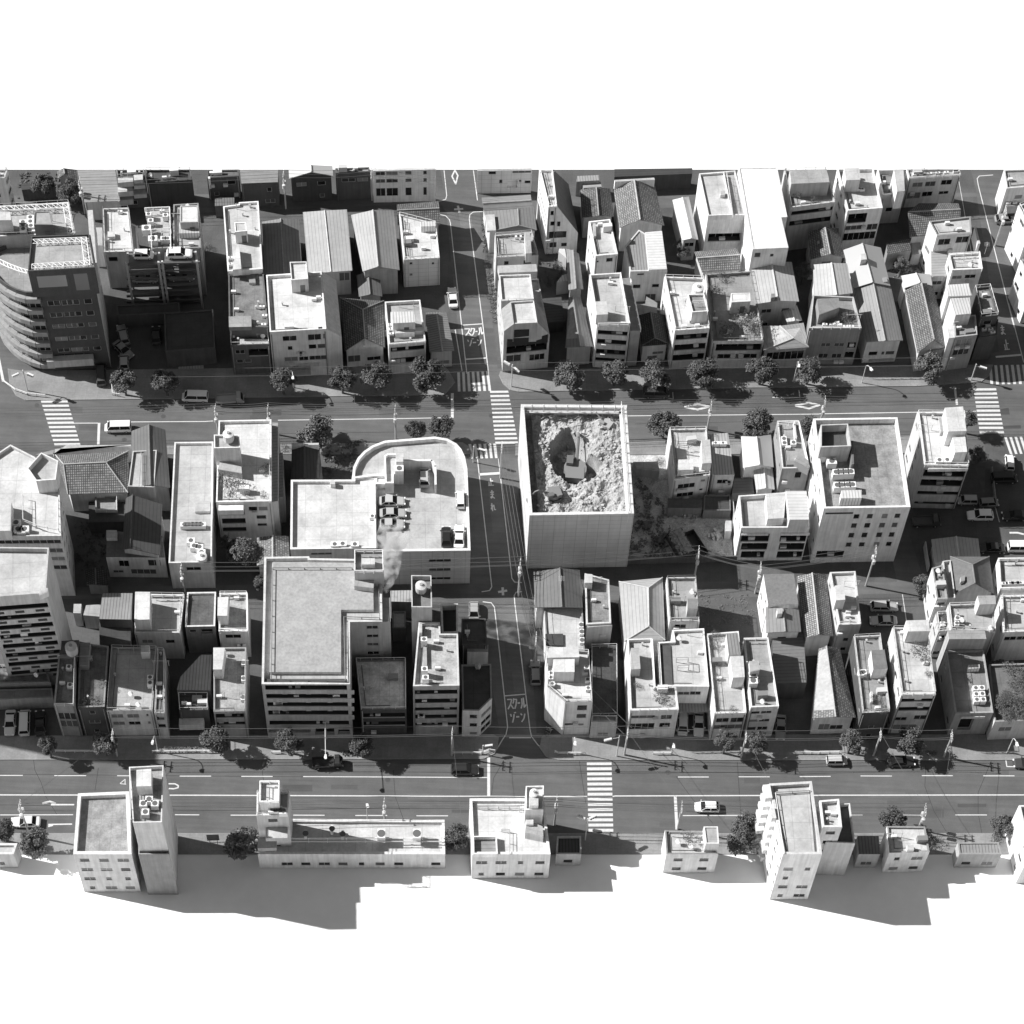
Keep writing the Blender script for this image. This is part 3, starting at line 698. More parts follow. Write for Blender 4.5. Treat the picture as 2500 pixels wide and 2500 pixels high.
# ground sheet, roads, pavements
gm = M(); G = 900
gm.face([(-G, -G, -.05), (G, -G, -.05), (G, G, -.05), (-G, G, -.05)]); struct('ground', gm, mat('ground', GROUND_G))
sheet('road', ["-420,414 2920,414 2920,2085 -420,2085"], 0.0, mat('asphalt', ASPH_G))
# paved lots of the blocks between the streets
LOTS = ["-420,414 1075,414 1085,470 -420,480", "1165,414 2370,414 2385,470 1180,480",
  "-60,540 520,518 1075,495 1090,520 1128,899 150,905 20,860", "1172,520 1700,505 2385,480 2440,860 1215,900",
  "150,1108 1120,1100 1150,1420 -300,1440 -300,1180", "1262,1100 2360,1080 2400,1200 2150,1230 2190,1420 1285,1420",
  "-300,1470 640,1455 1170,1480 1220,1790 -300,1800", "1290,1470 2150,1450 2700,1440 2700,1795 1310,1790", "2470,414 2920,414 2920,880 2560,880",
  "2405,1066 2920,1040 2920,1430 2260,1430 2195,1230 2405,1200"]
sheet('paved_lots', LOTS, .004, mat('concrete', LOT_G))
# pavements with kerbs: raised 0.13 m
PAV = ["55,905 1085,893 1096,905 1110,930 1085,961 480,970 62,975 40,965 25,940 20,900",
  "1222,905 1218,915 1228,935 1245,950 1265,954 1823,944 2240,940 2395,930 2415,915 2425,890 1700,893",
  "85,1110 160,1090 700,1084 1130,1080 1145,1090 1152,1108", "1258,1082 2330,1062 2345,1075 2345,1105 1258,1112",
  "-420,1797 1205,1793 1218,1800 1215,1822 1205,1838 1180,1850 -420,1853", "1322,1800 1318,1822 1335,1845 1365,1853 2920,1853 2920,1793 1330,1793",
  "-420,2036 2920,2036 2920,2085 -420,2085"]
sheet('pavement', PAV, .13, mat('concrete', PAV_G), z0=-.02)
# kerb stones: a pale strip along the outer edge of the pavements
def kerb(s):
    q = npoly(s, .14); m = M()
    for a, b in zip(q, q[1:]):
        d = vnorm((b[0]-a[0], b[1]-a[1], 0)); m.obox(((a[0]+b[0])/2, (a[1]+b[1])/2), d[:2], hypot(b[0]-a[0], b[1]-a[1])+.05, .22, -.01, .145)
    return m
km = M()
for s_ in ("20,900 25,940 40,965 62,976 480,971 1085,962 1110,932", "1219,915 1229,936 1246,951 1266,955 1823,945 2240,941 2394,931 2414,916", "150,1093 700,1085 1130,1081", "1258,1083 2330,1063",
           "-420,1854 1180,1851 1206,1839 1216,1823", "1317,1822 1334,1846 1365,1854 2920,1854", "-420,2035.5 2920,2035.5"):
    k_ = kerb(s_); n0 = len(km.v); km.v += k_.v; km.f += [tuple(i+n0 for i in f) for f in k_.f]; km.mi += k_.mi
struct('kerb', km, mat('concrete', PAV_G*1.1))
# patches of newer and older asphalt
sheet('road_patch', ["2440,1000 2462,995 2465,1012 2443,1012", "2445,1040 2492,1038 2493,1046 2447,1047"], .003, mat('asphalt', ASPH_G*.6))
sheet('street_surface', ["1212,1485 1270,1472 1285,1525 1222,1530", "1172,1122 1216,1119 1221,1152 1176,1155"], .003, mat('asphalt', ASPH_G*1.25))
rp = random.Random(31)
for y0, y1, n, x0, x1 in ((985, 1070, 13, 120, 2480), (1862, 2025, 20, 0, 2480)):      # worn and patched asphalt
    for k in range(n):
        x = rp.uniform(x0, x1); y = rp.uniform(y0, y1-18); w_ = rp.uniform(15, 110); h_ = rp.uniform(6, 22); sheet('road_patch', ["%f,%f %f,%f %f,%f %f,%f" % (x, y+h_, x+w_, y+h_, x+w_, y, x, y)], .0015+.0002*(k % 8), mat('asphalt', ASPH_G*rp.choice((.72, .82, .9, 1.12, 1.22))))
for x, y, w_, h_, f_ in ((1165, 800, 40, 90, .8), (1190, 1180, 30, 120, 1.15), (1230, 1560, 45, 60, .85), (1120, 520, 30, 40, 1.2), (1250, 1640, 40, 50, 1.15)): sheet('road_patch', ["%f,%f %f,%f %f,%f %f,%f" % (x+h_*.11, y+h_, x+w_+h_*.11, y+h_, x+w_, y, x, y)], .0075, mat('asphalt', ASPH_G*f_))
def seam(s, wd=.07):  # thin dark strips on the asphalt: crack lines and painted wire shadows
    q = npoly(s, .0085); m = M()
    for a, b in zip(q, q[1:]):
        d = vnorm((b[0]-a[0], b[1]-a[1], 0)); e = (-d[1]*wd/2, d[0]*wd/2); m.face([(a[0]-e[0], a[1]-e[1], .0085), (b[0]-e[0], b[1]-e[1], .0085), (b[0]+e[0], b[1]+e[1], .0085), (a[0]+e[0], a[1]+e[1], .0085)])
    struct('road_seam', m, mat('flat', ASPH_G*.35))
for s_ in ("82,1855 85,1880 100,1910 112,1945 140,1990", "240,1875 232,1930", "640,1880 655,1990", "960,1880 965,1945 985,2000", "1230,1856 1205,1900 1200,1940", "1414,1856 1430,1960", "1800,1860 1810,2010", "2260,1868 2258,1920 2280,1980 2310,2030", "2420,1858 2388,1935 2388,1985 2398,2040", "1650,1895 1690,1950 1740,2010", "700,1000 1200,992", "1550,1035 2300,1020", "600,1060 1150,1052", "1545,1000 2350,985", "0,1965 1000,1975", "1250,1890 2500,1880", "0,1890 900,1898"): seam(s_)
# ---- painted lines
line('B0', "690,1133 925,1132"); line('B0', "1235,1121 1932,1117"); line('B1', "0,1117 80,1112"); line('B1', "690,1105 1932,1088"); line('B2', "0,1088 410,1080"); line('B3', "125,1064 1932,1047"); line('B4', "0,1045 1480,1020")
line('B2', "403,850 403,1083", .5); line('B0', "935,1130 927,1335", .45); line('B4', "1280,805 1300,960", .4)
line('E0', "0,853 1932,856", .2); line('E1', "0,856 1932,864", .2); line('E2', "0,865 1675,868", .2); line('E2', "1915,866 1932,866", .2); line('E3', "0,863 1932,857", .2); line('E4', "0,856 1932,853", .2); line('E0', "-1200,850 0,853", .2); line('E4', "1932,853 3100,848", .2)
dashes('E0', "0,669 215,669|512,671 812,671|1105,672 1400,673|1695,676 1992,676"); dashes('E1', "345,678 640,679|928,680 1932,685"); line('E2', "0,685 735,689")
dashes('E3', "600,684 890,684|1172,682 1465,682|1748,680 2040,678"); dashes('E4', "390,674 685,675|968,671 1260,672|1548,673 1842,673|2130,673 2420,672")
dashes('E0', "0,1042 690,1040|1650,1040 1880,1041"); dashes('E1', "243,1044 540,1044|835,1044 1130,1045|1420,1047 1720,1047"); dashes('E2', "65,1050 362,1050"); line('E3', "645,1048 1390,1046"); dashes('E4', "115,1042 410,1042|695,1041 990,1042|1285,1042 1582,1042|1870,1042 2160,1042")
line('E2', "746,500 746,868", .48); line('E3', "574,868 590,1180", .48)
line('E0', "480,945 700,944", .28); line('E0', "455,1132 680,1128", .22); line('E0', "400,932 470,916 525,934", .35); line('E0', "455,1150 500,1137", .3)
line('E0', "1590,748 1650,748 1682,765 1680,785 1640,795 1592,793", .22); line('E0', "1132,745 1180,705 1180,755", .13); line('E0', "1135,747 1190,752", .12)
line('C4', "1795,930 1870,930 1932,945", .35)
# central street edge lines
line('A2', "325,62 350,300 340,335 300,348 0,385"); line('A2', "290,480 340,490 375,525 385,560 480,1430 540,1980"); line('A2', "602,62 640,345"); line('A2', "690,450 600,455 568,480 563,520 572,600 690,1510 745,1980")
line('B2', "430,250 495,640"); line('C2', "640,235 775,1440 755,1475 680,1487"); line('C2', "838,230 965,1360 990,1395 1060,1400"); line('D2', "690,190 770,200 800,240 850,680 925,1370 910,1440 870,1500 810,1605"); line('D2', "1060,95 1005,100 987,130 992,200 1135,1390 1150,1460 1210,1540 1310,1625")
line('C2', "655,380 850,368", .5); line('D2', "895,1078 1095,1062", .2); line('D2', "940,1470 1145,1470", .3); line('B2', "497,208 683,196", .2); line('B2', "528,530 720,518", .25)
line('C2', "877,1445 882,1520", .4); line('C2', "835,1490 920,1475", .4); line('A2', "455,395 470,458", .4); line('A2', "420,430 505,425", .4)
line('A2', "427,60 400,118 435,190 455,110 427,60", .28)
line('B3', "660,980 785,952 895,976 785,1005 660,980", .4); line('B3', "1705,967 1830,938 1935,962 1835,994 1705,967", .4)
line('A4', "1640,105 1510,115 1490,140 1500,200 1580,520 1840,1546"); line('B4', "1785,0 1930,560", .16); line('B4', "1665,508 1905,488", .4); line('A4', "1300,60 1560,1546", .1)
line('B3', "190,900 415,900 500,895 555,905 550,840", .16); line('B3', "1490,890 1750,890 1740,820", .16); line('B1', "1410,875 1410,940 1720,940", .16); line('E4', "1760,520 1770,585 1850,588", .18)
line('C4', "1735,1030 1745,1130", .15); line('C4', "1665,700 1700,830", .15); line('D4', "785,120 830,420", .12)
glyphs('B2', "510,235 575,232 590,310 520,315", KANA['su'], .22); glyphs('B2', "565,232 620,228 632,305 575,310", KANA['ku'], .22); glyphs('B2', "615,250 640,248 645,285 620,287", KANA['bar'], .25); glyphs('B2', "640,225 690,220 705,300 650,305", KANA['ru'], .22)
glyphs('B2', "540,335 600,332 610,405 550,410", KANA['zo'], .2); glyphs('B2', "590,355 630,352 632,390 595,392", KANA['bar'], .25); glyphs('B2', "630,335 680,330 690,400 640,405", KANA['n'], .2)
glyphs('D2', "912,1100 970,1097 985,1205 925,1210", KANA['su'], .22); glyphs('D2', "965,1097 1015,1094 1028,1200 978,1204", KANA['ku'], .22); glyphs('D2', "1012,1120 1042,1118 1048,1170 1018,1172", KANA['bar'], .28); glyphs('D2', "1040,1092 1092,1088 1105,1198 1050,1202", KANA['ru'], .22)
glyphs('D2', "945,1235 1000,1230 1010,1330 955,1335", KANA['zo'], .22); glyphs('D2', "1000,1250 1036,1248 1040,1300 1004,1302", KANA['bar'], .28); glyphs('D2', "1040,1230 1090,1226 1100,1325 1050,1330", KANA['n'], .22)
glyphs('C2', "735,415 790,412 797,485 742,488", KANA['tome'], .2); glyphs('C2', "752,528 798,525 808,610 762,613", KANA['ma'], .2); glyphs('C2', "762,650 812,646 820,725 772,729", KANA['re'], .2)
glyphs('B4', "1700,210 1745,205 1765,300 1715,305", KANA['ma'], .2); glyphs('B4', "1730,345 1785,340 1800,440 1750,445", KANA['tome'], .2)
flushmarks('road_markings')
cross('B0', "385,920 635,918 760,1340 515,1343", 11); cross('B2', "757,828 930,826 1025,1325 810,1328", 13); cross('B4', "1455,805 1668,803 1745,1228 1515,1228", 11, .52)
cross('E2', "1672,547 1905,545 1922,1200 1688,1200", 14, .56); cross('B2', "450,655 745,640 770,828 455,835", 7, .52, True); cross('B2', "555,1330 815,1325 830,1462 580,1468", 6, .55, True)
cross('B4', "1600,588 1990,580 2020,762 1615,768", 8, .5, True); cross('B4', "1745,1265 2010,1258 2060,1418 1800,1425", 6, .5, True)
cross('B0', "-300,440 -20,430 45,740 -240,760", 6, .5, True)
# manhole covers
for i, (T_, x, y) in enumerate((('B0', 348, 963), ('B0', 1540, 1068), ('B0', 1172, 1288), ('E1', 1725, 710), ('E3', 505, 640), ('B2', 770, 1063))):
    p = PN(*N(T_, x, y)); m = M(); m.cyl(p, .42, -.02, .012, 18); o = m.build('manhole_cover', mat('metal', .07)); tag(o, ['dark round manhole cover left of the far left crosswalk', 'dark manhole cover in the upper road below the shaded trees', 'manhole cover behind the white van on the upper road', 'large worn manhole cover in the lower road by the lamp shadow', 'dark stained manhole cover near the signal shadow on the lower road', 'manhole cover touching the left edge of the tall central crosswalk'][i], 'manhole cover')
F, Gb = Flat, Gable
HS = dict(cat='house', name='house')
# ---------- top strip, beyond the narrow street
F('A0', "grey three storey block at the far top left corner", "-200,140 45,132 72,50 -170,50", 9, .5, .75, .4, au='1')
Gb('A0', "tiny shingled cottage in the dark garden at top left", "545,140 735,165 720,55 540,70", 4.5, "610,95 600,40", 5.6, 'shingle', .3, .35)
F('A0', "low hall with a wide pale ribbed metal roof at top left", "800,362 1132,348 1086,56 730,60", 5, .35, .36, 0, tk='ribbed', cat='hall', name='hall', au='x')
b = F('A0', "dark block with white zigzag outside stairs at top left", "1105,130 1368,110 1358,56 1098,58", 8.5, .12, .2, .3)
for k, (x0, y0, x1, y1) in enumerate(((1110, 150, 1350, 115), (1110, 240, 1370, 170), (1110, 320, 1385, 255))):
    b.slab('stair_flight', 0, x0, y0-20, x0+150, y0+15, 1.2, .5); b.slab('stair_landing', 0, x0+150, y1-12, x1, y1+12, 1.3, .5)
F('A0', "dark long shed behind the white stairs at the top edge", "1385,180 1815,150 1795,52 1372,56", 7, .07, .12, .3, au='x')
F('A1', "low dark shop with white side sign at the top edge", "20,130 322,112 320,52 20,55", 6, .12, .2, .3).slab('side_sign', 0, 30, 120, 62, 215, .5, .8)
F('A1', "dark grey house with slatted awning behind the utility pole", "345,185 690,172 690,55 330,55", 6.5, .1, .3, 0, tk='ribbed')
Gb('A1', "house with white gable roof above a dark shopfront at top", "795,138 1210,112 1205,20 790,30", 7, "1005,76 1000,10", 8.2, 'metal', .7, .08, au='')
F('A1', "dark two storey shop between white gable house and white flats at top", "1235,85 1560,72 1550,30 1230,40", 7.5, .12, .6, .3).g(0, '1290-1420 1440-1540', '135-170')
b = F('A1', "white three storey flats with garage bay at the top street corner", "1585,66 2180,52 2176,32 1583,46", 8.6, .62, .7, .1, cl=0)
b.g(0, '1610-1700 1710-1820 1890-1950 2060-2095', '70-105 140-175 225-300')
b = F('A2', "pale panelled warehouse at top right of the central street", "640,66 1155,58 1152,40 640,48", 6.2, .5, .6, .3, wk='panelwall', cat='warehouse', name='warehouse', cl=0)
b.w(0, '745,68,815,100 970,62,1150,85 845,150,875,185 1030,150,1055,172 1085,158,1145,185'); b.w(0, '925,150,1015,230', 'd')
for lb, T_, rf, h_, g_, d_, k_ in (("low dark lean to roofs over the shaded garden at top left", 'A0', "205,245 520,220 510,165 200,185", 3, .1, .08, 'ribbed'), ("small pale awning roof beside the garden pole at top left", 'A0', "545,250 660,235 650,180 540,195", 3, .2, .4, 'ribbed'), ("pale low roof between the office and the bright roofed building", 'A0', "838,765 965,770 962,600 882,600", 6, .4, .5, 'deck'),
 ("low grey garage roof in front of the dark shop with side sign", 'A1', "95,400 278,388 278,318 95,322", 3.2, .12, .2, 'ribv'), ("low ribbed canopy in the lane behind the dark tile house", 'A2', "1575,168 1790,155 1785,105 1580,115", 4, .2, .4, 'ribv'), ("small pale roof in the lane below the ribbed canopy", 'A2', "1640,228 1812,216 1802,168 1632,185", 3.2, .3, .45, 'ribbed'),
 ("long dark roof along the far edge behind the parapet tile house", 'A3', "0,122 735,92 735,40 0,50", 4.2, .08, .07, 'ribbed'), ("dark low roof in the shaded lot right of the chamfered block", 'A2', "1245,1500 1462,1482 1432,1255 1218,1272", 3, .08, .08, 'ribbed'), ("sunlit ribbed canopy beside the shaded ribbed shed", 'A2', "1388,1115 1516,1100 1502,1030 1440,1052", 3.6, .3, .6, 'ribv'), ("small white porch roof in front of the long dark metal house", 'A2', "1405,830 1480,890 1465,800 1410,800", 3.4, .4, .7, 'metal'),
 ("grey carport roof at the shaded tile house's rear", 'A2', "150,1440 340,1430 335,1395 155,1400", 2.8, .2, .18, 'ribv'), ("low shaded roof between roof garden block and hip roofed shop", 'A3', "185,1440 400,1425 405,1310 300,1250 290,1320 200,1330", 3.2, .3, .28, 'deck'), ("pale lean to roof in the motorbike yard at upper right", 'A4', "875,860 960,850 955,730 870,745", 3, .3, .35, 'deck')):
    F(T_, lb, rf, h_, g_, d_, 0, tk=k_, au='x', cl=0, cat='shed', name='shed')
# ---------- block left of the central street
b = F('A0', "large office with terrace roof and lattice rail behind the curved tower", "-450,700 712,655 652,358 -450,425", 24, .3, .5, .5, au='x', rg=.62, cat='office building', name='office_building', wk='tilewall')
b.pent("318,572 500,575 470,445 325,450", 3, .22, .5).box('machine_room', "-150,532 105,530 95,452 -150,455", 23.5, 27, .55, 'plaster', .8).truss("640,372 -60,400", 24.6).truss("690,650 640,372", 24.6)
b.ac("215,545 215,575 218,610 285,500 285,540 290,580", sz=(1.2, .9, 1.2))
# curved corner tower
b = F('A0', "tall dark curved corner tower with balcony bands and white rail", "370,1212 905,1182 865,660 200,690 -160,860 -100,990 -20,1080 60,1140 150,1185 240,1212", 21.6, .085, .42, .9, cat='office tower', name='office_tower', rg=.12, wk='tilewall', tk='deck', au='x', cl=0)
b.box('upper_storeys', "262,1012 895,977 840,660 295,682", 21.0, 27.8, .09, 'tilewall', .5, 'deck', par=.6)
b.g(0, '440-560 575-680 685-745 790-865', '1282-1330 1395-1440 1505-1545 1625-1665 1735-1772'); 
for f in (4, 5, 6, 7, 8, 9):
    for k in range(6): b.hole(f, .2, 99, 2.9+k*3.0, 4.5+k*3.0, 'w')
b.w(0, '460,1805,900,1890', 'd')
CURVED = b
b.slabuv('side_wall', 1, .02, 99, .1, 21.4, .06, .5, kind='tilewall').slabuv('side_wall', 1, .6, 14, 21.6, 27.6, .9, .5, kind='tilewall')
b.slab('window_strip', 0, 345, 1042, 640, 1132, .5, .3, kind='glass').slab('window_strip', 0, 692, 1018, 850, 1165, .5, .2, kind='glass').slab('window_post', 0, 640, 1020, 690, 1190, .5, .08)
for f in (4, 5, 6, 7, 8, 9):
    for k in range(7): b.slabuv('balcony_parapet', f, -.1, 99, 1.5+k*3.0, 2.6+k*3.0, .7, .33)
for z in (21.6,): b.truss("300,985 850,952", 27.8).truss("850,952 815,690", 27.8).truss("815,690 310,712", 27.8)
b.truss("-30,925 80,975 180,1012 255,1032", 26.6, .7, .85, .06)
b.slab('shop_canopy', 0, 440, 1815, 890, 1850, 1.2, .5)
b = F('A0', "narrow building with bright white roof beside the car stacker", "980,832 1258,825 1215,412 965,420", 10, .45, .8, .5, rg=.55); b.w(0, '1020,880,1115,920'); b.box('skylight', "1015,690 1085,685 1080,635 1015,638", 9.5, 10.3, .6, 'plaster', .8)
F('A0', "white stair annex between bright roofed building and car stacker", "1240,815 1305,812 1285,580 1222,552", 8, .6, .6, .2, au='x', cl=0)
b = F('A0', "service block crowded with white rooftop pipe frames", "1425,800 1612,790 1600,402 1368,412", 13, .3, .55, .5, au='x', cat='building', name='service_building', cl=3)
b.rail("1365,415 1600,405 1612,790", 13, 1.3, .8, .07).rail("1430,790 1425,620 1610,600", 13, 1.6, .8, .06).ac("1400,470 1420,530 1460,700 1540,700 1580,700 1560,480", sz=(1.0, .8, 1.4)).ac("1380,600 1440,700", sz=(1.6, 1.2, 1.8))
b = F('A0', "building with white topped stair hut and gridded terrace left of alley", "1632,800 1897,790 1872,368 1635,382", 13, .28, .5, .4, au='x'); b.pent("1700,552 1868,548 1865,392 1700,395", 2.8, .4, .85).box('louvre_screen', "1690,655 1880,650 1875,560 1690,560", 12.5, 14, .6, 'ribv', .6, 'ribv')
b = F('A1', "narrow white block with two white stair walls on its roof", "215,1012 545,990 506,350 320,362 318,380 172,400", 12, .55, .66, .5, rg=.85); b.pent("285,642 400,632 385,550 278,552", 2.6, .7, .6)
b.box('stair_wall', "262,1000 345,990 325,770 300,765", 11.5, 13.2, .8); b.ac("240,940 240,880")
b = F('A1', "dark grey flat roofed house below the narrow white block", "228,1535 600,1540 552,1000 220,1020", 11, .13, .25, .4, tk='oldeck', cl=2, **HS); b.box('roof_hut', "228,1540 440,1535 438,1432 225,1440", 10.6, 11.6, .25, 'plaster', .45).box('roof_vent', "418,1122 480,1120 475,1080 415,1082", 10.6, 11.2, .4).ac("540,1340 565,1425 555,1510")
b = F('B1', "shaded dark front terrace house with laundry beside white corner block", "243,398 612,388 592,240 232,240", 8.3, .14, .15, .5, **HS); b.w(0, '285,445,380,478 300,535,365,565 375,530,440,560'); b.w(0, '412,435,600,495 420,530,600,595', 'b'); b.box('awning', "330,388 600,380 590,340 330,338", 8.2, 8.5, .6)
Gb('A1', "long shed with dark ribbed roof left of the big white roof", "560,1040 920,1030 888,520 540,545", 6, "748,1035 715,518", 7.3, 'ribbed', .28, .3, cat='shed', name='shed')
b = Gb('A1', "wide hall under a huge white ribbed metal roof", "975,1032 1392,1005 1340,430 925,455", 7, "1190,1020 1130,440", 7.5, 'ribbed', .62, .3, cat='hall', name='hall'); b.w(0, '1265,1030,1370,1100')
b = Gb('A1', "hall with light seamed gable roof beside the white roofed corner shop", "1490,1015 1838,1000 1782,440 1380,482", 7, "1635,968 1585,436", 9, 'ribbed', .55, .3, cat='hall', name='hall', au='x')
Gb('A1', "small shed with dark gable roof between two halls and a tile house", "1455,1255 1675,1250 1645,1015 1432,1052", 4, "1560,1232 1540,1018", 5, 'ribbed', .22, .3, au='x', cat='shed', name='shed')
b = F('A1', "white roofed corner shop facing the central street with pipes", "1875,905 2217,885 2182,560 1832,470", 7.6, .45, .75, .4, rg=.7, wk='panelwall', cl=3); b.w(0, '2140,930,2165,950'); b.rail("1850,500 1890,880 2200,870", 7.6, .9, .7).box('slatted_box', "2040,590 2180,585 2175,540 2035,545", 7.2, 8.8, .7, 'ribv', .7, 'ribv'); b.w(0, '1930,930,1960,950 1930,1035,1960,1055')
Gb('A1', "tile roofed annex behind the white roofed corner shop", "1820,575 2222,568 2207,352 1812,382", 5.6, "2212,420 1814,440", 6.8, 'kawara', .3, .4, ew=True, au='x')
# white block with slanted side
b = F('B1', "bright white corner block with water hatch hut and slanted right side", "612,272 1146,242 1102,-300 578,-266", 13, .5, .82, .7, rg=.8, tk='deck')
b.pent("815,-218 975,-229 960,-394 800,-389", 2.8, .55, .8, par=.4)
b.g(0, '730-865', '305-352').w(0, '970,297,1100,345 1112,290,1140,335 780,408,830,442 978,392,1055,430 1062,388,1140,424 750,512,880,545 888,508,980,540 985,500,1150,530')
b.slab('roof_hatch', 0, 1070, 225, 1110, 240, .0, .2)
p = pts('B1', "1146,242 1300,320 1250,-240 1102,-300", 11.5); WINGPTS = p
b.wedge('side_wing', 'B1', "1147,242,13 1290,318,9.8 1240,-215,9.8 1104,-298,13", .5, .5)
b.slab('sign_board', 0, 880, 570, 1080, 592, .15, .55).slab('shop_canopy', 0, 700, 605, 1000, 640, .9, .3)
b = Gb('B1', "L shaped tile roofed house half in shadow below the small shed", "1320,452 1702,418 1690,-20 1278,-50", 5.2, "1510,330 1490,60", 6.9, 'kawara', .26, .45, hip=(0, 1)); b.w(0, '1345,500,1470,550 1530,510,1660,535'); b.box('white_gutter', "1495,400 1515,400 1500,160 1482,160", 6.0, 6.4, .7)
b = F('B1', "small block with ribbed rooftop hut beside the shaded tile house", "1735,388 2085,358 2032,-32 1697,-14", 8.6, .5, .5, .7, rg=.7); b.pent("1775,190 1985,180 1972,78 1752,82", 2.5, .6, .75, tk='ribv', par=0).rail("1745,380 2080,350", 8.6, .9, .6).bands(0, '408-448 510-560'); b.box('roof_box', "1800,285 1980,275 1975,235 1795,240", 7.9, 9.2, .7, 'plaster', .8); b.ac("1745,200 1750,240 1760,285")
b = Gb('B2', "low corner shop with slatted dark and light roof by crosswalk", "190,462 422,445 345,82 150,108", 5, "310,455 255,98", 5.5, 'ribv', .35, .35, cat='shop', name='shop'); b.w(0, '255,545,375,575')
# ---------- right of the central street
Gb('A2', "dark shaded tile house left of the big parapet tile house", "1628,508 1928,492 1892,232 1608,245", 6, "1785,490 1762,222", 7.6, 'kawara', .3, .35)
Gb('A2', "grey metal roofed corner house at the top right junction", "700,442 1162,408 1142,290 680,318", 6, "1150,345 690,375", 6.7, 'ribbed', .3, .5, ew=True, au='x')
Gb('A2', "grey hip roofed house with white roof panel on the central street", "740,640 1200,625 1168,402 700,445", 6.3, "1030,580 1020,425", 7.4, 'ribbed', .32, .5, au='x', hip=(1, 0)).box('roof_panel', "730,630 815,628 800,475 712,480", 6.8, 7.3, .7)
b = F('A2', "grey roofed house with thin stair hut on the central street", "815,882 1215,862 1152,640 802,672", 9, .42, .5, .5, tk='deck', au='3', cl=2); b.box('stair_hut', "1095,845 1152,842 1135,640 1085,645", 8.5, 11, .55).rail("830,700 845,870 1090,850", 9, .8, .5)
b = F('A2', "street corner block with chamfered top floor and white roof", "888,1662 1322,1616 1215,1085 835,1100", 9.2, .4, .7, .3, rg=.45, au='x', cl=0)
b.wedge('left_slope', 'A2', "890,1579,12 985,1509,14 955,1300,14 865,1370,12", .4, .3, z0=9.0).wedge('right_slope', 'A2', "1205,1496,14 1321,1614,9.4 1270,1400,9.4 1172,1285,14", .4, .2, z0=9.0)
b.box('rear_roof_terrace', "865,1290 1172,1275 1140,1040 845,1050", 8.5, 13.2, .55, 'plaster', .8, par=.5).box('front_roof_terrace', "985,1508 1205,1496 1172,1285 955,1300", 8.5, 13.8, .45, 'plaster', .78, par=.4).rail("865,1280 930,1275 1165,1270", 13.3, .9, .4)
b.box('rear_penthouse', "845,1030 1205,1015 1195,945 830,960", 11, 12.6, .45, 'plaster', .6)
b.T = 'B2'; b.slab('window_strip', 0, 985, 1554, 1175, 1600, .45, .03, kind='glass').slab('window_strip', 0, 918, 1640, 1298, 1668, .45, .03, kind='glass'); b.w(0, '915,405,1292,440', 'b'); b.w(0, '910,498,1050,545 1130,488,1272,530'); b.T = 'A2'
for k in range(4):
    for q in range(3): b.hole(3, 1.5+q*4.2, 2.7+q*4.2, 1.2+2.8*k, 2.5+2.8*k, 'w')
b = F('A2', "tall white block with sloping side and narrow stepped balconies", "1308,405 1392,400 1350,50 1222,55", 13, .6, .6, .4, rg=.85, au='x', cl=2)
b.wedge('sloped_wing', 'A2', "1393,400,13 1588,650,5.6 1500,190,5.6 1351,50,13", .6, .14)
b.w(0, '1330,445,1360,485 1328,545,1390,580'); b.bands(3, '150-190 250-290 350-390 450-490', 'w', .6).slab('window_strip', 0, 1318, 642, 1475, 688, .12, .03, kind='glass').slab('window_strip', 0, 1395, 545, 1418, 583, .12, .03, kind='glass').slab('window_strip', 0, 1322, 742, 1382, 780, .12, .03, kind='glass').slab('window_strip', 0, 1432, 745, 1480, 770, .12, .03, kind='glass')
Gb('A2', "shaded ribbed roof shed behind the white stepped block", "1500,1190 1640,1180 1598,850 1478,800", 4.5, "1570,1180 1540,815", 5.3, 'ribbed', .3, .3, au='x', cat='shed', name='shed')
Gb('B2', "long dark metal gable house between chamfered block and white flats", "1470,418 1732,408 1612,-60 1500,-55", 5.5, "1610,410 1540,-60", 6.7, 'ribbed', .2, .35, cat='house')
b = F('A2', "white walled house with pale roof left of the striped roof", "1755,868 1965,850 1892,520 1690,542", 11, .55, .66, .5, rg=.8, au='3'); b.w(0, '1855,890,1915,922 1762,915,1785,930'); b.box('pipe_box', "1735,680 1760,678 1755,560 1730,562", 10.5, 11.3, .6)
b = F('B3', "white flats with open roof terrace and railings above loggia front", "-162,170 150,190 62,-290 -235,-272", 13, .55, .6, .9, rg=.75, au='3', cl=2)
b.box('side_terrace', "152,262 245,258 150,-240 75,-235", 0, 10, .35, 'plaster', .3).rail("-150,190 135,185 60,-290", 13, 1.0, .75, .06).bands(0, '262-300 345-388 440-485 520-550').box('roof_hut', "-170,110 -60,105 -75,-20 -180,-15", 12.3, 15, .75, 'plaster', .7).rail("250,240 155,-230", 10, 1.0, .8, .06)
b = Gb('A3', "large tile gable house behind white parapet at top centre", "48,602 472,578 382,212 -5,250", 7, "243,528 188,150", 9.6, 'kawara', .5, .55, au='x'); b.box('parapet_wall', "5,168 382,148 375,130 0,152", 7, 9.2, .7)
b = F('A3', "house with white and grey slatted roof strips below tile house", "150,1015 500,1005 450,640 290,655 230,620 95,780", 8.5, .5, .3, .2, tk='ribv', rg=.6, cl=0, **HS); b.box('slatted_roof', "325,998 495,992 448,632 290,645", 8.2, 9.0, .7, 'plaster', .78, 'ribbed').w(0, '215,1035,280,1050 175,1140,245,1175 355,1135,420,1165 290,1230,380,1330')
b = Gb('B3', "low dark hip roof shop with white front between two white flats", "255,405 515,385 472,108 228,115", 5, "382,330 340,84", 6.3, 'kawara', .1, .55, hip=(1, 0), cat='shop', name='shop'); b.w(0, '360,460,460,478 310,500,400,525')
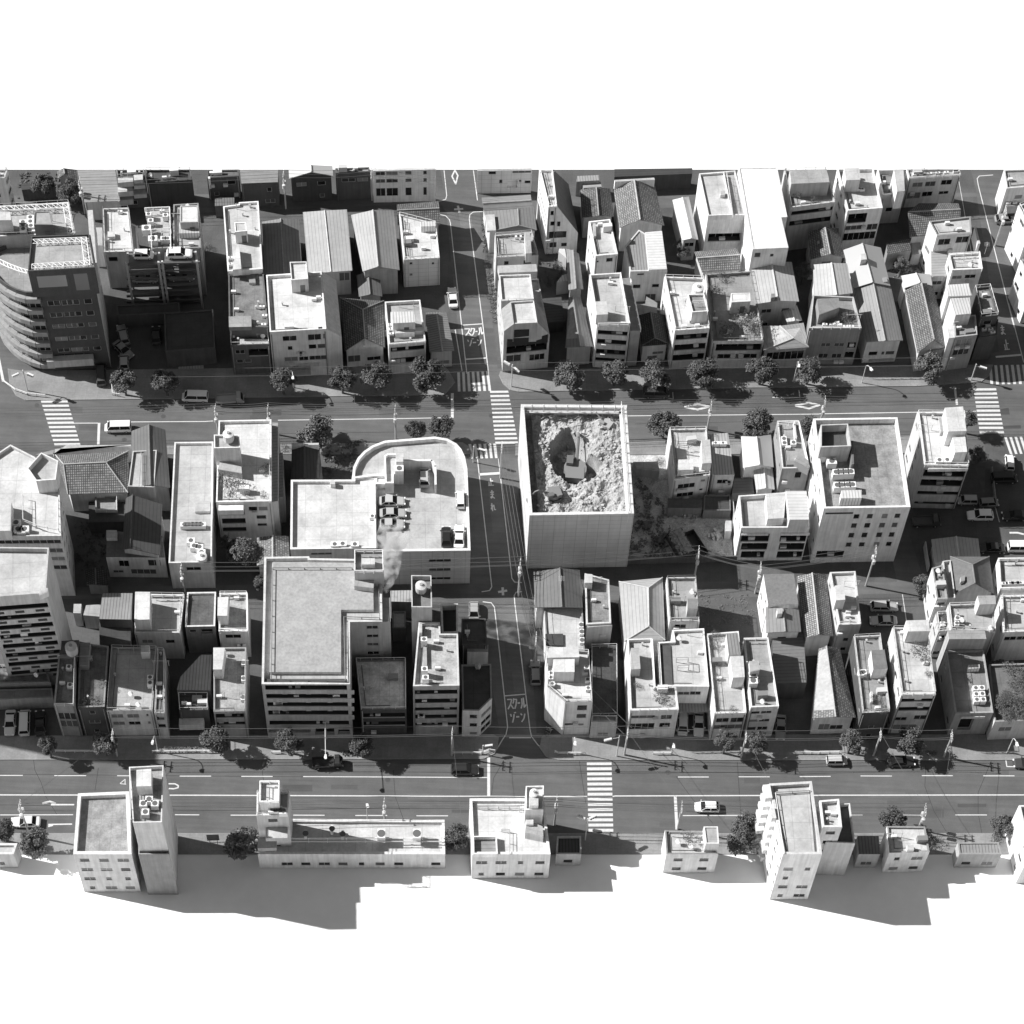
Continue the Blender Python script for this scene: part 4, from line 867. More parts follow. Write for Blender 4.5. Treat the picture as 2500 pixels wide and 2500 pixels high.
Gb('A3', "narrow white ribbed roof house beside the netted building", "640,722 792,715 702,308 548,340", 6, "728,702 640,318", 6.9, 'metal', .72, .3)
b = F('A3', "tall building wrapped in pale netting with roof opening", "885,490 1242,480 1140,62 800,90", 12, .5, .45, .6, rg=.6, wk='netting', tk='oldeck', au='x', cl=0); b.box('main_roof', "885,488 1115,480 1035,75 800,92", 11.3, 12.5, .6, 'plaster', .68, par=.5).box('hatch', "1000,295 1045,290 1045,252 1000,255", 12, 12.8, .6); b.w(0, '890,660,1230,725', 'b'); b.rail("1120,480 1060,75", 12, 1.0, .6)
b = F('A3', "tall slab block with long blank bright white roof", "1305,805 1642,790 1575,505 1632,500 1535,30 1170,35", 13.5, .55, 1.05, .12, tk='plaster', cl=0, rg=.7); b.w(0, '1325,840,1375,880 1470,850,1500,875')
Gb('A3', "small tile roof house with ridge along the street below netted building", "828,1022 1197,1002 1152,798 755,828", 5.4, "1186,860 780,890", 6.8, 'kawara', .5, .4, ew=True)
b = Gb('A3', "house with light seamed gable roof right of roof garden", "1345,1320 1742,1297 1672,925 1280,960", 8, "1545,1290 1480,920", 9, 'ribbed', .62, .35); b.box('roof_stack', "1480,1262 1515,1258 1512,1222 1478,1225", 8.5, 9.8, .3)
b = F('B3', "white flats with water tank hut and long balconies by street trees", "570,258 898,235 845,-240 470,-252", 11, .55, .72, .6, rg=.72, au='3'); b.box('tank_hut', "735,85 888,75 848,-90 690,-85", 10.4, 13.5, .6, 'plaster', .35, par=.5).tank("790,-150", 10.4, 1.0, 3.0, .75).bands(0, '292-340 385-440 480-535')
b.rail("735,-20 870,-25 880,80", 13.6, .9, .7)
b = F('B3', "low block with overgrown roof garden and white hut", "928,358 1410,352 1290,-304 860,-275", 8, .5, .38, .6, rg=.3, cl=3); b.pent("1105,-8 1285,-18 1280,-98 1100,-94", 2.6, .55, .85, par=.1).w(0, '962,388,1390,445', 'b'); b.w(0, '972,482,1340,520'); b.box('white_edge', "1350,40 1400,330 1395,335 1345,45", 7.6, 8.3, .8)
b = Gb('B3', "house with pale hip roof and cut corner beside tree", "1405,445 1832,415 1785,185 1390,212", 6, "1690,330 1560,215", 7.2, 'ribbed', .58, .35, hip=(1, 0)); b.w(0, '1440,470,1800,520')
Gb('A3', "tiny white roofed shed in the dark yard with star aerial", "1630,1490 1772,1475 1722,1335 1570,1355", 5, "1700,1482 1660,1340", 5.5, 'ribbed', .7, .4, au='x', cat='shed', name='shed')
b = F('A3', "grey apartment house with dark balcony bands at top right", "1662,412 2085,358 1992,52 1600,60", 12, .42, .5, .6, rg=.55, cl=3); b.bands(0, '430-465 520-565').box('upper_storey', "1668,188 2030,172 2000,50 1655,55", 11.4, 15, .4, 'plaster', .45)
Gb('A4', "tile gable house below the grey apartment house", "-85,905 242,885 182,608 -105,640", 6, "105,852 55,598", 7.8, 'kawara', .42, .4)
Gb('A4', "house with small white seamed gable roof behind dark front block", "-55,1240 318,1218 262,938 -55,950", 9, "165,1238 115,935", 10, 'ribbed', .7, .5)
b = F('B4', "dark front block with planted roof terrace and pergola", "-95,235 400,235 325,-60 -60,-80", 10.5, .2, .3, .8, rg=.5, cl=2); b.box('lean_roof_hut', "0,110 195,40 185,-50 -20,-40", 9.7, 12.3, .3, 'plaster', .32); b.g(0, '20-110 145-240', '378-412 478-520').w(0, '275,370,410,425 248,460,400,515', 'b'); b.rail("-60,220 390,215", 10.5, .9, .8, .05); b.ac("55,195 120,195 160,190 250,215 305,215")
b = F('A4', "tall white flats with stair tower and chamfered right edge at top", "268,440 600,415 512,40 170,45", 11.5, .58, .68, .7, rg=.78, au='3'); b.box('stair_tower', "255,155 388,150 380,40 235,40", 10.8, 14, .6, 'plaster', .65).w(0, '280,475,435,550', 'b'); b.w(0, '445,475,580,522 250,588,400,618 455,570,545,618 225,658,520,705'); b.ac("380,230 410,235")
b = F('A4', "house with enclosed roof terrace and tall white hut at top right", "598,292 808,278 795,50 548,52", 8, .4, .3, 1.2, rg=.7, **HS); b.box('tall_hut', "735,262 808,255 795,50 705,55", 6.8, 11.5, .65, 'plaster', .6); b.w(0, '630,415,685,450')
b = F('A4', "white house with six windows and cluttered roof at top right", "848,132 1338,102 1322,45 825,48", 8.2, .5, .5, .4, cl=3, **HS); b.w(0, '885,180,970,216 1005,170,1090,210 1155,155,1245,195 835,275,945,325 975,266,1060,305 1130,260,1215,285'); b.rail("850,125 1330,95", 8.2, .9, .6); b.ac("900,95 960,90 1040,85 1120,80 1200,75")
Gb('A4', "long tile roof house with ridge along the street at top right", "855,690 1335,645 1312,372 940,372", 5.2, "1332,430 838,455", 6.6, 'kawara', .36, .4, ew=True)
b = F('A4', "white house with grey roof and side sign frame over the street", "1110,675 1440,652 1428,495 1040,540", 11, .6, .66, .4, rg=.3, au='3', **HS); b.w(0, '1130,712,1228,760 1298,690,1400,740'); b.box('sign_frame', "1495,755 1520,750 1480,590 1465,600", 6.5, 9.5, .75, 'metal', .75)
F('A4', "shaded ribbed roof annex at the foot of the white house", "1058,1062 1200,1055 1210,830 1055,815", 6.5, .5, .4, .0, tk='ribbed', **HS)
b = F('A4', "white house with railed square roof beside the right hand street", "1255,1002 1540,990 1520,832 1222,848", 10, .55, .7, .5, rg=.75, au='3', **HS); b.rail("1225,845 1515,825 1540,985", 10, .9, .8, .05).w(0, '1258,1058,1340,1085 1378,1048,1470,1078').ant("1560,850")
b = F('B4', "grey block with ribbed metal rooftop and lower front terrace", "1280,322 1492,298 1478,110 1265,115", 9.6, .25, .4, .7, rg=.4, cl=3); b.box('upper_storey', "1288,112 1432,98 1412,-186 1200,-172", 0, 12, .55, 'plaster', .7, 'ribv').w(0, '1300,348,1430,388 1268,442,1402,480').box('white_side_wall', "1222,330 1278,325 1270,110 1195,115", 0, 9.4, .75)
F('A4', "small white lean roof over the grey block's rear", "1215,1250 1440,1240 1408,1128 1205,1142", 12.4, .5, .75, 0, tk='ribv', au='x', cl=0)
b = F('B4', "dark corner house with stone chip roof and cluttered lower terrace", "1520,132 1692,112 1612,-165 1462,-150", 9.3, .12, .3, .5, tk='oldeck', **HS); b.box('lower_terrace', "1500,328 1678,302 1690,150 1510,165", 0, 6.8, .1, 'plaster', .4, par=.6); b.ac("1560,240 1620,240 1640,270", 6.3)
b = Gb('B4', "long dark tile gable house behind the last street tree", "928,470 1218,430 1070,-185 805,-145", 6, "1085,345 965,-190", 7.8, 'kawara', .38, .4)
b.box('front_tile_skirt', "960,445 1215,425 1190,345 1000,360", 5.6, 6.0, .3, 'plaster', .35, 'kawara')
Gb('A4', "small white gable roof joined behind the long tile house", "805,1172 1068,1148 1052,1042 775,1055", 6.5, "952,1122 912,1030", 7.5, 'metal', .72, .5, au='x')
b = Gb('A4', "plain pale gable roof house with cupola vent", "325,1172 672,1150 582,790 228,812", 7, "502,1118 405,750", 8.6, 'metal', .55, .5, au='x'); b.box('cupola', "395,905 450,900 440,845 390,850", 7.8, 9.6, .5, 'plaster', .7)
b = Gb('B4', "house with ribbed gable roof and white front wall facing the upper road", "440,366 790,350 677,-152 328,-142", 6.5, "622,356 508,-198", 8.2, 'ribbed', .42, .5); b.w(0, '470,460,545,492 590,458,612,488 630,455,705,485'); b.w(0, '470,530,720,585', 'd'); b.box('roof_light', "590,-195 645,-205 635,-245 580,-238", 6.9, 7.6, .4)
F('A4', "low dark tile shed in the shaded garden at upper right", "640,862 868,812 850,700 640,745", 4.5, .2, .2, 0, tk='kawara', cat='shed', name='shed', cl=0)
b = F('A4', "house with pale roof at the far top right corner", "1768,232 2050,208 2010,45 1742,55", 8, .45, .45, .4, rg=.6, **HS)
F('A4', "low shaded annex under the top right corner house", "1760,402 2060,385 2040,250 1765,262", 4, .25, .3, .2, cl=0, **HS)
F('A4', "tall white building at the right edge seen on its window side", "1985,610 2300,590 2200,280 1878,392", 12, .6, .6, .5, au='3')
F('A4', "white building at the right edge below the tall one", "2010,1152 2320,1130 2260,880 1898,905", 10.5, .6, .6, .5, au='3')
# ---------- middle blocks
b = F('C0', "large white roofed building with angular outline at left edge", "-250,965 576,958 560,520 330,215 98,97 -250,330", 19, .42, .74, .7, rg=.62, au='x', cl=0)
b.box('angular_stair_hut', "340,440 525,428 548,250 388,172 255,320", 18.3, 22, .6, 'plaster', .66, par=1.2).box('left_machine_room', "-150,915 98,910 108,640 40,600 -150,590", 18.3, 21, .62, 'plaster', .78)
b.bands(0, '1000-1035 1080-1120 1160-1195 1240-1280', 'w'); b.rail("210,560 215,800 340,850 550,890 545,600", 19, 1, .6, .05).ac("170,890 200,900 230,890 150,830", sz=(1.4, 1.1, 1.3)); b.auto(1, .3)
b = F('D0', "tall apartment tower with checkered balconies at left edge", "-150,150 432,106 462,-322 -150,-330", 27, .36, .66, 1.0, rg=.5, au='x', wk='plaster', cl=0)
for k in range(8):
    z1 = 26.2-k*2.95
    b.hole(0, .6, 40, z1-1.35, z1, 'b')
    for q in range(6):
        if q*3.1+2.2 < 14.5: b.hole(0, q*3.1+.9, q*3.1+2.3, z1-2.5, z1-1.75, 'p')
b.box('roof_kerb', "370,130 450,95 450,60 370,65", 26, 27.3, .62)
F('D0', "low dark podium in front of the checkered tower", "-150,965 475,945 420,770 -150,780", 4.2, .2, .22, .6, tk='oldeck', cl=2, au='x')
F('D0', "open carport roof over parked cars at bottom left", "-150,1118 500,1092 490,1005 -150,1020", 3.2, .25, .22, .1, cl=0, au='x', cat='carport', name='carport')
b = Gb('C0', "large tile hip roof house behind a white parapet", "640,566 1207,552 1212,160 525,198", 6, "1000,266 600,285", 8.4, 'kawara', .5, .4, ew=True, hip=(1, 1), au='x')
F('C0', "white parapet wall along the tile house and crosswalk", "520,140 1235,112 1235,98 620,105 500,190 505,215", 5, .55, .6, 0, au='x', cl=0, cat='wall', name='boundary_wall')
b = Gb('C0', "dark steep gable house rising into the upper road", "1238,485 1605,505 1560,-42 1240,-30", 8, "1420,480 1404,-92", 9.6, 'ribbed', .18, .3, au='x')
b.box('roof_terrace', "1208,492 1455,500 1478,148 1252,158", 6, 9.3, .4, 'plaster', .62, par=.4).rail("1330,170 1310,480", 9.3, .8, .4)
b = F('C0', "house below the steep dark gable with six dark windows", "1000,1160 1555,1165 1530,960 1010,905", 6.4, .42, .2, .0, au='x', cl=0, **HS)
b.w(0, '1115,1192,1225,1250 1390,1186,1522,1245 1065,1284,1170,1310 1230,1274,1480,1322 1060,1352,1110,1400 1130,1352,1245,1400 1375,1350,1490,1400 1512,1355,1552,1375')
b.box('skylight', "1003,980 1102,978 1102,905 1003,905", 6.3, 7.3, .7)
Gb('C0', "long dark metal roof with bolt rows on the six window house", "1150,1092 1510,1140 1532,662 1188,600", 7.9, "1226,1075 1250,574", 9.4, 'ribbed', .1, .42, au='x')
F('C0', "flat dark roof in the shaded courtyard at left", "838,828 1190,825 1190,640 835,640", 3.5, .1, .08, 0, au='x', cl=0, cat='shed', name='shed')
F('C0', "glazed veranda with white frame behind the tile house", "900,712 1102,712 1102,575 895,575", 4.5, .3, .4, .5, au='x', cl=0, cat='veranda', name='veranda').rail("900,712 1102,712 1100,575", 4.5, .8, .75)
Gb('C0', "small dark gabled shed at the foot of the left building", "815,1420 1025,1425 1010,1275 805,1285", 3.5, "905,1420 900,1260", 4.6, 'kawara', .12, .2, au='x', cat='shed', name='shed')
b = F('C0', "long flat block with half shaded roof and AC row", "1590,1215 1998,1210 2012,70 1645,75", 8.2, .42, .58, .6, rg=.7, cl=0); b.w(0, '1755,1255,1900,1285'); b.ac("1735,850 1765,850 1800,848 1835,848 1870,848 1905,848", sz=(1.2, .8, 1.1)).ac("1800,1000 1830,1050 1880,1060 1900,1110", sz=(1.3, 1, 1.3)).box('rail_cage', "1840,730 1985,725 1985,628 1845,630", 7.6, 8.3, .55).tank("1900,1150", 7.6, .9, 1.6)
# tall white with terrace garden
b = F('C1', "tall white building with planted terrace, tank hut and outside stairs", "105,640 628,632 628,-140 130,-130", 13, .5, .82, .7, rg=.78, wk='plaster', cl=2, au='')
b.box('stair_tower', "88,132 332,126 322,4 85,4", 12.3, 18, .6, 'plaster', .62, par=.6).tank("220,-5", 17.4, .9, 2.2, .75).w(0, '145,705,378,760 160,796,388,842 168,880,395,916', 'b'); b.w(0, '410,685,498,722 505,685,596,720 485,766,582,800 495,842,590,868'); b.slab('white_awning', 0, 130, 662, 370, 700, 1.2, .75)
b.rail("610,620 610,-120", 13, .9, .6).box('stair_ramp', "120,330 350,370 345,300 150,240", 12.3, 14.0, .55)
b.box('outside_stair', "632,640 690,630 690,-110 635,-110", 0, 11.2, .5, 'plaster', .4, 'ribbed').box('outer_stair_landing', "690,600 745,590 735,170 695,180", 0, 8, .4, 'plaster', .3, 'ribbed')
b = Gb('C1', "small dark gable house shaded behind the white parapet", "815,422 1112,420 1078,100 820,95", 6, "940,420 940,108", 7.2, 'ribbed', .1, .25, au='x'); b.box('rear_parapet', "818,100 1075,100 1075,82 818,84", 5.5, 7.6, .7)
Gb('C1', "small tile gable roof behind the big railed mansion", "490,1240 800,1150 790,960 490,975", 5, "640,1195 640,955", 6.2, 'shingle', .5, .4, au='x')
# car park building
b = F('C1', "car park building with curved white rim and parked cars on its roof", "1600,1108 2507,1097 2480,400 2477,330 2455,215 2420,140 2375,88 2290,42 2172,22 1932,42 1700,60 1580,105 1500,160 1440,225 1400,310 1385,425 1600,425", 10.6, .42, .62, 1.0, .45, rg=.78, tk='deck', cl=0, cat='car park', name='car_park_building', wk='panelwall')
b.w(0, '2112,1178,2322,1205 2115,1265,2320,1292 2115,1352,2320,1372')
CARPARK = b
b = F('C1', "bright white flat roof wing of the car park building", "806,1086 1618,1073 1610,470 1782,465 1782,378 1600,375 1400,400 1400,428 812,430", 11.1, .45, .78, .7, .35, rg=.82, tk='deck', cl=0)
b.w(0, '1000,1120,1200,1138'); b.ac("1225,1035 1300,1030 1415,1035", sz=(1.3, .9, 1.1)).box('roof_vent', "1185,470 1230,470 1225,432 1180,434", 10.4, 11.6, .7).ac("1580,770", sz=(.9, .7, .9))
b = F('C1', "white walled stair block on the car park roof", "1700,462 1782,462 1782,375 1875,372 1872,182 1720,182 1690,205", 12.8, .6, .7, .7, .3, rg=.82, au='x', cl=0); b.box('lift_machine_hut', "1805,260 1872,260 1868,160 1800,165", 12, 14.5, .7, 'plaster', .75).ac("1835,320", 13.3, sz=(1.4, 1.2, 1.2))
m = M()
for (x0, y0, x1, y1) in ((-60, 245, 210, 245), (210, 245, 243, 300), (243, 300, 245, 470)):
    a, c_ = pts('C2', "%d,%d %d,%d" % (x0, y0, x1, y1), 12.4); d = vnorm((c_[0]-a[0], c_[1]-a[1], 0)); m.obox(((a[0]+c_[0])/2, (a[1]+c_[1])/2), d[:2], hypot(c_[0]-a[0], c_[1]-a[1])+.2, .35, 9.62, 12.4)
tag(m.build('screen_wall', mat('plaster', .75)), "low L shaped white screen wall around one car on the car park roof", 'wall')
# hoarding round the demolition
HOARD = F('C2', "tall white panel enclosure around the demolition site", "1131,765 2117,750 2045,-275 1050,-283", 16.8, .4, .3, 7.6, .5, rg=.7, wk='panelwall', tk='dirt', au='x', cl=0, cat='hoarding', name='demolition_enclosure')
# houses right of the enclosure
b = F('C3', "house with drying frames and white cube huts on its roof", "562,425 905,385 868,-58 515,-50", 7.6, .5, .6, .5, rg=.55, cl=2, **HS); b.box('white_cube', "600,338 746,334 742,236 604,240", 7, 9.2, .7, 'plaster', .85).box('stair_hut', "828,276 916,270 902,50 820,56", 7, 10.2, .62, 'plaster', .66).rail("600,70 780,65 700,110 610,100", 8.4, 1.2, .15, .05); b.w(0, '600,476,755,500 590,560,740,580 815,430,855,445 800,515,832,530')
b = F('C3', "small house with ribbed flat roof and two AC units", "930,385 1132,382 1072,-12 882,0", 6.4, .5, .48, 0, tk='ribv', **HS); b.w(0, '970,430,1065,466').ac("955,80 1025,80", 6.4, .8, (1.2, .6, .9))
Gb('C3', "white and grey gable house with rear parapet", "1215,318 1502,310 1478,4 1195,20", 6, "1370,290 1340,24", 7.5, 'metal', .72, .6, au='x')
Gb('C3', "tiny white ribbed gable shed on the dark deck", "1338,526 1512,520 1492,315 1310,322", 4.6, "1425,510 1410,308", 5.3, 'ribbed', .72, .4, cat='shed', name='shed')
F('C3', "dark timber deck between the gabled houses", "1110,560 1320,550 1300,410 1130,415", 2.6, .2, .2, 0, tk='ribbed', au='x', cl=0, cat='deck', name='timber_deck')
b = F('C3', "white two wing house with glazed balconies and roof huts", "1197,882 1842,880 1812,535 1172,578", 10.5, .55, .6, 1.1, rg=.7, cl=2, au='3', **HS); b.box('metal_roof_hut', "1652,806 1836,805 1812,535 1620,535", 9.4, 13, .6, 'plaster', .66, 'ribbed').box('raised_middle', "1445,800 1600,790 1620,558 1430,560", 9.4, 11.8, .65, 'plaster', .72)
b.w(0, '1205,940,1450,1012 1203,1028,1435,1088 1200,1105,1405,1165 1572,938,1838,1012 1560,1028,1820,1090 1540,1105,1795,1165', 'b'); b.w(0, '1452,970,1546,992 1437,1042,1535,1062', 'w'); b.slab('white_trim', 0, 1200, 930, 1450, 944, .3, .8).slab('white_trim', 0, 1572, 928, 1838, 942, .3, .8)
b = F('C3', "narrow house with messy roof and white street side wall", "1582,322 1842,318 1742,-132 1535,-128", 11, .22, .38, .6, rg=.6, cl=4, au='3', **HS); b.box('canopy_roof', "1700,250 1835,320 1820,240 1740,180", 10.4, 12.6, .3, 'metal', .35); b.w(0, '1705,358,1758,415')
b.ac("1600,40 1605,80 1690,75", sz=(.9, .9, .9)).rail("1545,-100 1745,-115 1840,310", 11, .8, .75, .06).box('white_gutter', "1700,40 1722,40 1705,-120 1690,-120", 10.3, 11.3, .8)
# big white office right
b = F('C4', "large white office block with stained roof, chillers and square windows", "46,700 861,687 738,-160 -55,-148", 17.2, .52, .4, 1.3, .35, rg=.8, tk='oldeck', cl=0, cat='office building', name='office_building')
b.g(0, '330-386 455-512 595-652 715-770', '755-798 840-885 930-976 1020-1062').w(0, '55,830,300,905 20,918,272,992 0,1008,248,1082 -20,1102,220,1160', 'b'); b.w(0, '60,740,318,752', 'p')
b.box('machine_room', "14,122 302,112 272,-100 15,-90", 15.9, 20.5, .42, 'plaster', .12, par=2.0).box('fence_wall', "305,285 328,280 322,60 302,62", 15.9, 18.8, .2)
b.ac("160,355 205,352 252,350 300,348 170,478 215,476 268,474 315,472", sz=(1.1, 1.1, 1.7)).box('white_cabinet', "205,605 402,600 400,525 210,530", 15.9, 18.2, .72, 'ribv', .75, 'ribv').ac("60,190 100,90 120,250", sz=(1.6, 1.2, 1.6)).ac("160,30", sz=(1.6, 2.6, 2.2)); b.auto(3, .3)
b = F('C4', "white block with two bright stair huts and AC hoods near the crossing", "990,287 1412,297 1372,-205 925,-212", 13.5, .4, .8, .6, rg=.7, au='3', cl=2)
b.box('tall_hut', "1218,-26 1390,-31 1357,-262 1186,-250", 12.9, 17.2, .62, 'plaster', .78).box('lower_hut', "1282,172 1395,166 1378,24 1258,30", 12.9, 16, .66, 'plaster', .82).box('tank_shelter', "1148,-25 1200,-30 1195,-160 1130,-155", 12.9, 14.2, .4)
b.bands(0, '338-402 430-490 540-572 640-664').ac("1135,240 1208,238", sz=(1.2, .9, 1.2)).rail("1000,285 1405,290", 13.5, .8, .75).box('white_beam', "1030,330 1405,325 1405,312 1030,318", 12.2, 13, .75)
Gb('C4', "open carport with ribbed gable roof between shaded parking bays", "1092,1222 1522,1152 1500,985 1058,992", 4.3, "1318,1148 1292,964", 5.3, 'ribbed', .6, .3, cat='carport', name='carport', au='x')
b = Gb('C4', "dark grey hip roofed house with roof window", "1288,1500 1650,1505 1605,1155 1236,1155", 7.6, "1470,1405 1445,1232", 10, 'plaster', .2, .36, hip=(0, 1)); b.box('roof_window', "1335,1390 1375,1380 1375,1330 1335,1345", 8.6, 9.5, .4)
b = F('D4', "tall narrow house with balcony beside the dark hip roof", "1110,165 1212,160 1165,-160 1065,-130", 8.5, .5, .3, .5, rg=.35, au='3', **HS); b.box('balcony_block', "1215,155 1285,150 1240,-205 1165,-195", 0, 7.4, .45, 'plaster', .5, par=.7)
b = F('C4', "white house with railed roof terrace right of hip roof", "1708,1455 2200,1440 2150,1158 1690,1165", 9, .6, .66, .8, rg=.65, au='3', **HS); b.rail("1710,1450 2100,1440 2060,1170 1700,1175", 9, .9, .8, .06).ac("1740,1405 1800,1402 1850,1400 1900,1398", sz=(1.4, .5, .9))
# ---------- lower blocks
F('D0', "small house with dark seamed metal roof behind the white stair hut", "935,352 1238,358 1250,108 965,108", 6, .12, .32, 0, tk='ribv', au='x', cl=0, **HS)
F('D0', "tiny white roof beside the checkered tower", "690,296 760,298 768,210 695,210", 4, .4, .6, 0, au='x', cl=0, cat='shed', name='shed')
F('D0', "small flat pale roof left of the dark seamed roof", "785,316 945,330 955,214 812,222", 4, .4, .5, 0, au='x', cl=0, cat='shed', name='shed')
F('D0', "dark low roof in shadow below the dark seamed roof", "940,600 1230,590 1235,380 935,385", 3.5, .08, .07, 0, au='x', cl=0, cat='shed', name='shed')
b = F('D0', "white flat house with bright stair hut and shaded roof at left", "1268,482 1698,482 1742,120 1275,112", 8, .4, .6, .6, rg=.6, cl=2, **HS); b.box('stair_hut', "1266,362 1410,356 1415,96 1275,97", 7.4, 10.8, .6, 'plaster', .85).rail("1430,125 1735,120", 8, .9, .8, .06).rail("1700,150 1695,470", 8, .9, .6)
b = F('D0', "dark decked flat roof with white rim beside the small white house", "1745,426 2028,420 2038,95 1765,100", 8, .16, .13, .45, rg=.7, tk='oldeck', cl=0, **HS); b.w(0, '1785,455,1855,480'); b.w(0, '1890,450,2010,495', 'd')
b = F('D1', "small white house with white stair hut and framed roof", "130,468 408,466 402,104 140,105", 8, .45, .5, .5, rg=.8, cl=1, tk='oldeck', **HS); b.box('stair_hut', "118,322 210,322 222,145 122,145", 7.5, 10.3, .6, 'plaster', .86).rail("140,110 400,105 405,460 140,440", 8, .9, .85, .06); b.w(0, '190,500,345,534')
b = F('D0', "narrow dark flats with round water tank behind the carport", "506,1157 705,1162 716,700 550,705", 10, .2, .28, .5, rg=.4, tk='oldeck'); b.tank("668,610", 10.5, .95, 2.4, .62).box('tank_platform', "560,690 730,690 745,550 560,560", 0, 10.4, .2, 'plaster', .15).bands(0, '1240-1302 1312-1370', 'w').ac("650,800 660,970", sz=(.9, .7, 1.1)).rail("515,1150 690,1150 700,710", 10, .9, .6, .05)
b = F('D0', "dark roofed house with roof weeds beside narrow flats", "732,1186 986,1180 1025,606 750,575", 9, .09, .22, .5, rg=.3, tk='oldeck', **HS); b.box('metal_hut', "748,788 830,788 852,575 752,575", 8.5, 10, .3, 'metal', .3)
b = F('D0', "grey house with half sunlit roof and big AC box by the lower road", "1005,1216 1436,1212 1482,620 1050,612", 8, .45, .55, .4, rg=.35, cl=1, **HS); b.g(0, '1045-1160 1195-1310', '1250-1286 1320-1352').w(0, '1376,1248,1406,1272 1392,1318,1426,1342'); b.box('big_ac_box', "1328,666 1408,664 1408,598 1330,600", 7.6, 9.6, .7, 'metal', .7).ac("1415,900 1415,950", sz=(.9, .8, 1.6))
b = F('D0', "narrow stair wing with striped balconies right of the grey house", "1455,1240 1555,1240 1552,640 1486,632", 8.3, .35, .25, .3, cl=3); b.bands(0, '1275-1305 1345-1375')
b = F('D0', "house with pale ribbed metal roof partly in shadow", "1668,1020 1990,1025 1998,690 1895,690 1700,900", 6, .15, .36, 0, tk='ribv', au='x', cl=0, **HS)
b = F('D0', "low dark shop with white signboard under the ribbed roof", "1690,1215 1965,1210 1965,1060 1680,1060", 5.2, .1, .12, .3, cl=3, au='x', cat='shop', name='shop'); b.slab('signboard', 0, 1690, 1290, 1932, 1335, 1.2, .6)
b = F('D1', "flats with long speckled roof, white stair hut and roof railing", "82,1226 382,1220 392,618 80,620", 8.6, .28, .48, .6, rg=.3, tk='oldeck'); b.box('stair_hut', "78,828 162,828 190,625 80,625", 8, 11, .55, 'plaster', .8).bands(0, '1245-1285 1322-1352').rail("90,1205 375,1200 385,630", 8.6, 1.0, .3).ac("365,760 365,910 360,1090", sz=(.7, .9, .9))
# big mansion
b = F('D1', "large L shaped apartment block with pale railed roof and balcony tiers", "536,967 1369,967 1369,380 1675,376 1668,-210 990,-222 985,-240 560,-234", 17, .3, .62, .75, .35, rg=.62, tk='deck', cl=0, au='x')
b.box('raised_roof_slab', "608,853 1285,853 1285,265 1592,264 1586,-175 645,-187", 16.2, 17.0, .7, 'plaster', .5, 'plaster')
b.rail("625,918 640,-130 1390,-130", 16.3, 1.25, .15, .07, 2.7).rail("625,918 1325,932 1312,330 1650,342 1640,20", 16.3, 1.25, .15, .07, 2.7)
b.bands(0, '978-1022 1060-1102 1138-1178 1215-1258 1312-1352', 'b', .5); b.w(0, '600,1395,1000,1425', 'd'); b.w(0, '1040,1385,1225,1445 1255,1395,1370,1440', 'd')
b.g(2, '1522-1635', '418-447 500-528 580-607 660-690')
for k in range(5):
    for q in (4.5, 9.7, 14.4, 19.2): b.slab('balcony_pier', 0, 536+q*43, 1022+80*k-(4 if k else 0), 536+q*43+50, 1060+79*k, .06, .42) if k < 4 else None
b.box('machine_room', "1412,-101 1690,-101 1682,-306 1410,-304", 16.2, 20.8, .4, 'plaster', .45, par=.8).box('white_hatch', "1480,-162 1605,-165 1603,-222 1478,-220", 19.9, 21.2, .7, 'plaster', .84).box('stair_enclosure', "1410,40 1590,60 1600,-50 1412,-90", 16.2, 18.2, .5).rail("1412,-105 1682,-110 1676,-300 1415,-300 1412,-105", 20.8, 1.0, .75, .06).box('stair_side_wall', "1672,380 1752,376 1745,150 1668,150", 0, 16.2, .42)
b = F('D1', "dark low block with streaked rough roof right of the big apartment block", "1470,1212 1902,1206 1898,730 1422,735", 7.8, .09, .75, .3, rg=.18, tk='oldeck', cl=1); b.bands(0, '1240-1282 1320-1357')
F('D1', "small flat grey hut in the courtyard behind big block", "1770,440 1898,438 1895,278 1770,280", 4, .2, .5, .2, au='x', cl=0, cat='shed', name='shed')
F('D1', "low shed with fine ribbed roof below the smoke", "1757,187 1995,192 1995,80 1750,85", 5, .2, .5, 0, tk='ribv', au='x', cl=0, cat='shed', name='shed')
b = F('D2', "tall grey flats with dark balcony stripes and white ducts on roof", "32,986 470,980 456,490 292,490 285,382 85,382", 15.5, .24, .55, .7, rg=.6, tk='oldeck', cl=2, au='x'); b.bands(0, '1022-1062 1104-1146 1186-1216 1254-1292 1330-1358', 'b', .2)
b.box('rear_core', "18,240 212,242 205,-60 14,-62", 0, 19.5, .4, 'plaster', .25, par=1.2).tank("108,35", 18.4, .9, 2.0, .6).ac("135,540 140,820 150,900", sz=(1.0, .8, 2.2)).box('duct', "130,800 165,800 160,580 128,580", 14.8, 15.4, .5).box('white_duct', "88,480 118,480 118,400 90,400", 14.8, 16, .75)
F('D2', "dark sunken rear terrace with white rim behind striped flats", "303,488 458,482 456,206 292,214", 12.5, .3, .08, 1.4, .3, rg=.7, au='x', cl=0)
b = F('D2', "small dark flat roof house by the central street", "495,590 734,592 718,345 490,350", 6, .1, .12, .3, cl=1, **HS); b.box('white_front_box', "545,662 742,665 742,595 545,595", 0, 4.6, .5, 'plaster', .5)
